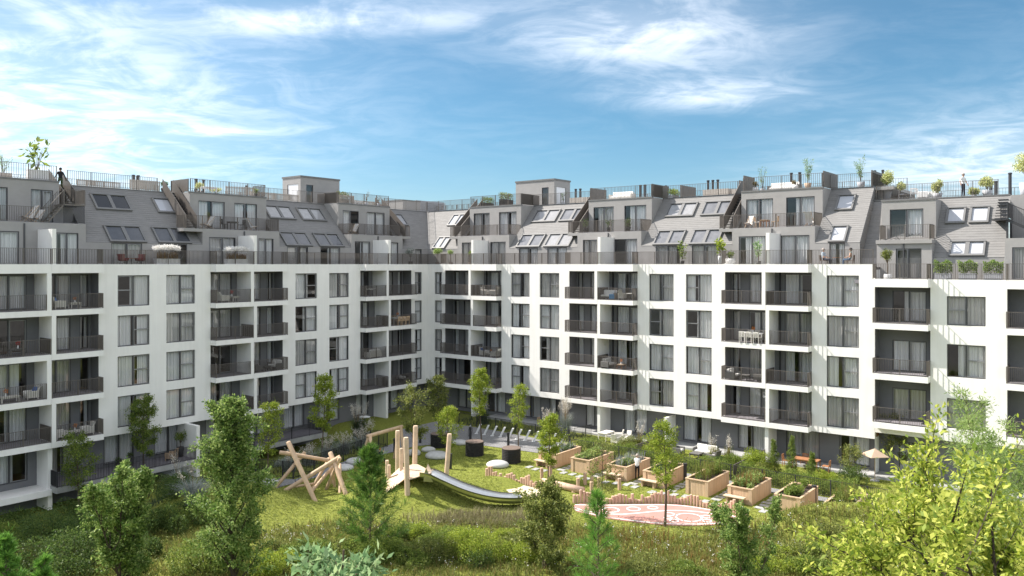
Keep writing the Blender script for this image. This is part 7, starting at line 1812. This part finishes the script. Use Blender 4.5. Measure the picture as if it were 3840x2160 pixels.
# people
def person(label, loc, rotz, J, cloth, hair_m, s=1.0, sleeves='top', hair_l=0.0):
    """one continuous skinned body; J overrides the joints of a standing figure facing +x"""
    B = dict(pelvis=(0, 0, 0.95), waist=(0, 0, 1.10), chest=(0.0, 0, 1.32), neck=(0, 0, 1.50), chin=(0.02, 0, 1.58), head=(0.02, 0, 1.66), crown=(0.01, 0, 1.74),
             shl=(0, 0.17, 1.43), ell=(0.0, 0.24, 1.16), wrl=(0.06, 0.25, 0.92), hal=(0.08, 0.25, 0.84), shr=(0, -0.17, 1.43), elr=(0.0, -0.24, 1.16), wrr=(0.06, -0.25, 0.92), har=(0.08, -0.25, 0.84),
             hil=(0, 0.09, 0.90), knl=(0.02, 0.10, 0.50), anl=(-0.02, 0.10, 0.09), tol=(0.14, 0.11, 0.035), hir=(0, -0.09, 0.90), knr=(0.02, -0.10, 0.50), anr=(-0.02, -0.10, 0.09), tor=(0.14, -0.11, 0.035))
    B.update(J)
    R = dict(pelvis=0.135, waist=0.115, chest=0.14, neck=0.055, chin=0.07, head=0.098, crown=0.075, shl=0.065, ell=0.045, wrl=0.03, hal=0.036, shr=0.065, elr=0.045, wrr=0.03, har=0.036, hil=0.095, knl=0.06, anl=0.042, tol=0.035, hir=0.095, knr=0.06, anr=0.042, tor=0.035)
    E = [('pelvis', 'waist', 'top'), ('waist', 'chest', 'top'), ('chest', 'neck', 'top'), ('neck', 'chin', 'skin'), ('chin', 'head', 'skin'), ('head', 'crown', 'skin'), ('chest', 'shl', 'top'), ('shl', 'ell', sleeves), ('ell', 'wrl', 'skin' if sleeves == 'skin' or sleeves == 'short' else 'top'), ('wrl', 'hal', 'skin'),
         ('chest', 'shr', 'top'), ('shr', 'elr', sleeves), ('elr', 'wrr', 'skin' if sleeves == 'skin' or sleeves == 'short' else 'top'), ('wrr', 'har', 'skin'), ('pelvis', 'hil', 'legs'), ('hil', 'knl', 'legs'), ('knl', 'anl', 'legs'), ('anl', 'tol', 'shoe'), ('pelvis', 'hir', 'legs'), ('hir', 'knr', 'legs'), ('knr', 'anr', 'legs'), ('anr', 'tor', 'shoe')]
    E = [(a, b, 'top' if c == 'short' else c) for a, b, c in E]
    for sd, w_, h_ in (('l', 'wrl', 'hal'), ('r', 'wrr', 'har')):          # fingers and thumb
        wv, hv = Vector(B[w_]), Vector(B[h_]); d = (hv - wv).normalized(); x = d.cross(Vector((1, 0.2, 0.3))).normalized()
        for k, (o, ln) in enumerate(((-0.02, 0.075), (-0.007, 0.085), (0.007, 0.08), (0.02, 0.065))):
            nm = f'f{sd}{k}'; B[nm] = tuple(hv + x * o * 1.3 + d * ln); R[nm] = 0.010; E.append((h_, nm, 'skin'))
        nm = f't{sd}'; B[nm] = tuple(wv + d * 0.05 + x * 0.05); R[nm] = 0.011; E.append((h_, nm, 'skin'))
    names = list(B); idx = {n: i for i, n in enumerate(names)}
    me = bpy.data.meshes.new('person'); me.from_pydata([tuple(Vector(B[n]) * s) for n in names], [(idx[a], idx[b]) for a, b, c in E], [])
    tmp = bpy.data.objects.new('person_tmp', me); COL.objects.link(tmp)
    sk = tmp.modifiers.new('skin', 'SKIN'); sv = me.skin_vertices[0].data
    for n in names: sv[idx[n]].radius = (R[n] * s,) * 2; sv[idx[n]].use_root = (n == 'pelvis')
    sb = tmp.modifiers.new('sub', 'SUBSURF'); sb.levels = 1; sb.render_levels = 1
    dg = bpy.context.evaluated_depsgraph_get(); dg.update()
    m2 = bpy.data.meshes.new_from_object(tmp.evaluated_get(dg)); bpy.data.objects.remove(tmp)
    keys = ['top', 'legs', 'skin', 'shoe']
    m2.materials.clear()
    for k in keys: m2.materials.append(MATS[{'top': cloth[0], 'legs': cloth[1], 'skin': 'skin', 'shoe': cloth[2]}[k]])
    segs = [(Vector(B[a]) * s, Vector(B[b]) * s, keys.index(c)) for a, b, c in E]
    for p in m2.polygons:
        c = p.center; best, bm = 9e9, 0
        for a, b, mi in segs:
            ab = b - a; t = max(0, min(1, (c - a).dot(ab) / max(1e-9, ab.length_squared))); dd = (c - a - ab * t).length
            if dd < best: best, bm = dd, mi
        p.material_index = bm; p.use_smooth = True
    m2.update()
    o = link('person', m2, None, loc, rotz, label=label, category='person')
    hd = Vector(B['head']) * s
    mb = MB()
    prof = [(math.cos(a) * 0.112 * s, math.sin(a) * 0.125 * s) for a in (-0.35 - hair_l, 0.0, 0.35, 0.7, 1.05, 1.35, 1.55)]
    mb.lathe([(max(0.002, r_), z_) for r_, z_ in prof], 14); mb.v = [(x * 1.05 - 0.022 * s + hd.x - (0.02 * s if z < 0 else 0), y + hd.y, z + hd.z + 0.012 * s) for x, y, z in mb.v]
    mb.build('hair', hair_m, o, True)
    mb = MB()
    mb.hexa([(hd.x + 0.085 * s, hd.y - 0.013 * s, hd.z - 0.035 * s), (hd.x + 0.125 * s, hd.y - 0.01 * s, hd.z - 0.035 * s), (hd.x + 0.125 * s, hd.y + 0.01 * s, hd.z - 0.035 * s), (hd.x + 0.085 * s, hd.y + 0.013 * s, hd.z - 0.035 * s)] +
            [(hd.x + 0.085 * s, hd.y - 0.006 * s, hd.z + 0.015 * s), (hd.x + 0.1 * s, hd.y - 0.005 * s, hd.z + 0.015 * s), (hd.x + 0.1 * s, hd.y + 0.005 * s, hd.z + 0.015 * s), (hd.x + 0.085 * s, hd.y + 0.006 * s, hd.z + 0.015 * s)]); mb.build('nose', 'skin', o)
    for sg in (-1, 1):
        mb = MB(); mb.lathe([(0.001, -0.009 * s), (0.010 * s, 0), (0.001, 0.009 * s)], 8); mb.v = [(x * 0.6 + hd.x + 0.094 * s, y + hd.y + sg * 0.033 * s, z + hd.z + 0.012 * s) for x, y, z in mb.v]; mb.build('eye', 'hair_dark', o)
    return o
P_ = LB(33.65, -4.75, 20.1, -90)
person('man with dark hair in black pullover and green trousers climbing the left roof stair', P_['loc'], P_['rotz'], dict(anl=(0.10, 0.10, 0.27), tol=(0.25, 0.11, 0.22), knl=(0.16, 0.10, 0.62), ell=(0.0, 0.30, 1.18), wrl=(0.10, 0.38, 0.98), hal=(0.13, 0.40, 0.92), elr=(0.0, -0.30, 1.18), wrr=(0.08, -0.38, 0.98), har=(0.12, -0.40, 0.92)), ('cloth_black', 'cloth_green', 'cloth_black'), 'hair_dark')
P_ = RB(47.5, -6.2, LZ, 60)
person('person in white shirt and dark trousers standing on the lower roof at the railing', P_['loc'], P_['rotz'], dict(ell=(-0.02, 0.30, 1.18), wrl=(0.06, 0.36, 0.98), hal=(0.1, 0.37, 0.9), elr=(-0.02, -0.30, 1.18), wrr=(0.08, -0.36, 0.98), har=(0.12, -0.37, 0.9)), ('cloth_white', 'cloth_navy', 'cloth_black'), 'hair_grey', sleeves='short')
SIT = dict(pelvis=(0, 0, 0.55), waist=(-0.03, 0, 0.70), chest=(-0.07, 0, 0.92), neck=(-0.07, 0, 1.10), chin=(-0.04, 0, 1.18), head=(-0.04, 0, 1.26), crown=(-0.05, 0, 1.34), shl=(-0.07, 0.17, 1.03), shr=(-0.07, -0.17, 1.03), ell=(0.0, 0.22, 0.78), wrl=(0.22, 0.16, 0.70), hal=(0.30, 0.14, 0.68), elr=(0.0, -0.22, 0.78), wrr=(0.22, -0.16, 0.70), har=(0.30, -0.14, 0.68),
           hil=(0.05, 0.09, 0.53), knl=(0.46, 0.12, 0.54), anl=(0.44, 0.12, 0.10), tol=(0.60, 0.12, 0.04), hir=(0.05, -0.09, 0.53), knr=(0.46, -0.12, 0.54), anr=(0.44, -0.12, 0.10), tor=(0.60, -0.12, 0.04))
chair('brown chair under the left seated person on the terrace', RB(39.35, -0.75, TZ, 90), 'pot_brown', group='brown terrace chairs'); chair('brown chair under the right seated person on the terrace', RB(41.15, -0.75, TZ, -90), 'pot_brown', group='brown terrace chairs')
P_ = RB(39.35, -0.75, TZ, 80); person('seated person in pale shirt and dark trousers, left at the terrace table', P_['loc'], P_['rotz'], SIT, ('cloth_paleblue', 'cloth_navy', 'cloth_black'), 'hair_grey', sleeves='short')
P_ = RB(41.15, -0.75, TZ, -80); person('seated person in teal top and blue jeans, right at the terrace table', P_['loc'], P_['rotz'], SIT, ('cloth_teal', 'cloth_jeans', 'cloth_white'), 'hair_dark', sleeves='skin', hair_l=0.5)
round_table('small dark bistro table between the two seated people', RB(40.25, -0.75, TZ), 0.3, 0.7, 'wood_warm')
P_ = at(10.9, 30.35, 0.0, 195)
person('man in white shirt and black trousers gardening at a wooden planter', P_['loc'], P_['rotz'], dict(ell=(0.16, 0.22, 1.18), wrl=(0.36, 0.16, 1.14), hal=(0.44, 0.15, 1.14), elr=(0.16, -0.22, 1.16), wrr=(0.36, -0.14, 1.12), har=(0.44, -0.13, 1.12), chin=(0.05, 0, 1.57), head=(0.07, 0, 1.65), crown=(0.06, 0, 1.73)), ('cloth_white', 'cloth_black', 'cloth_black'), 'hair_grey', sleeves='short')
person('child in dark clothes with red cap sitting on the swing', (-9.8, 59.5, -0.06), -0.9, {**{k: tuple(v) for k, v in SIT.items()}, 'ell': (0.02, 0.24, 0.86), 'wrl': (0.08, 0.26, 1.02), 'hal': (0.08, 0.26, 1.1), 'elr': (0.02, -0.24, 0.86), 'wrr': (0.08, -0.26, 1.02), 'har': (0.08, -0.26, 1.1), 'anl': (0.62, 0.12, 0.28), 'tol': (0.74, 0.12, 0.32), 'anr': (0.60, -0.12, 0.26), 'tor': (0.72, -0.12, 0.30)}, ('cloth_navy', 'cloth_black', 'cloth_red'), 'cloth_red', 0.86)
# things whose names read as a mass are single, countable plants
for o in S.objects:
    if o.parent is None and o.name.split('.')[0] in ('ornamental_grass', 'bamboo', 'hedge', 'vegetable_plants', 'hydrangea', 'planter_shrub'): o['kind'] = 'thing'
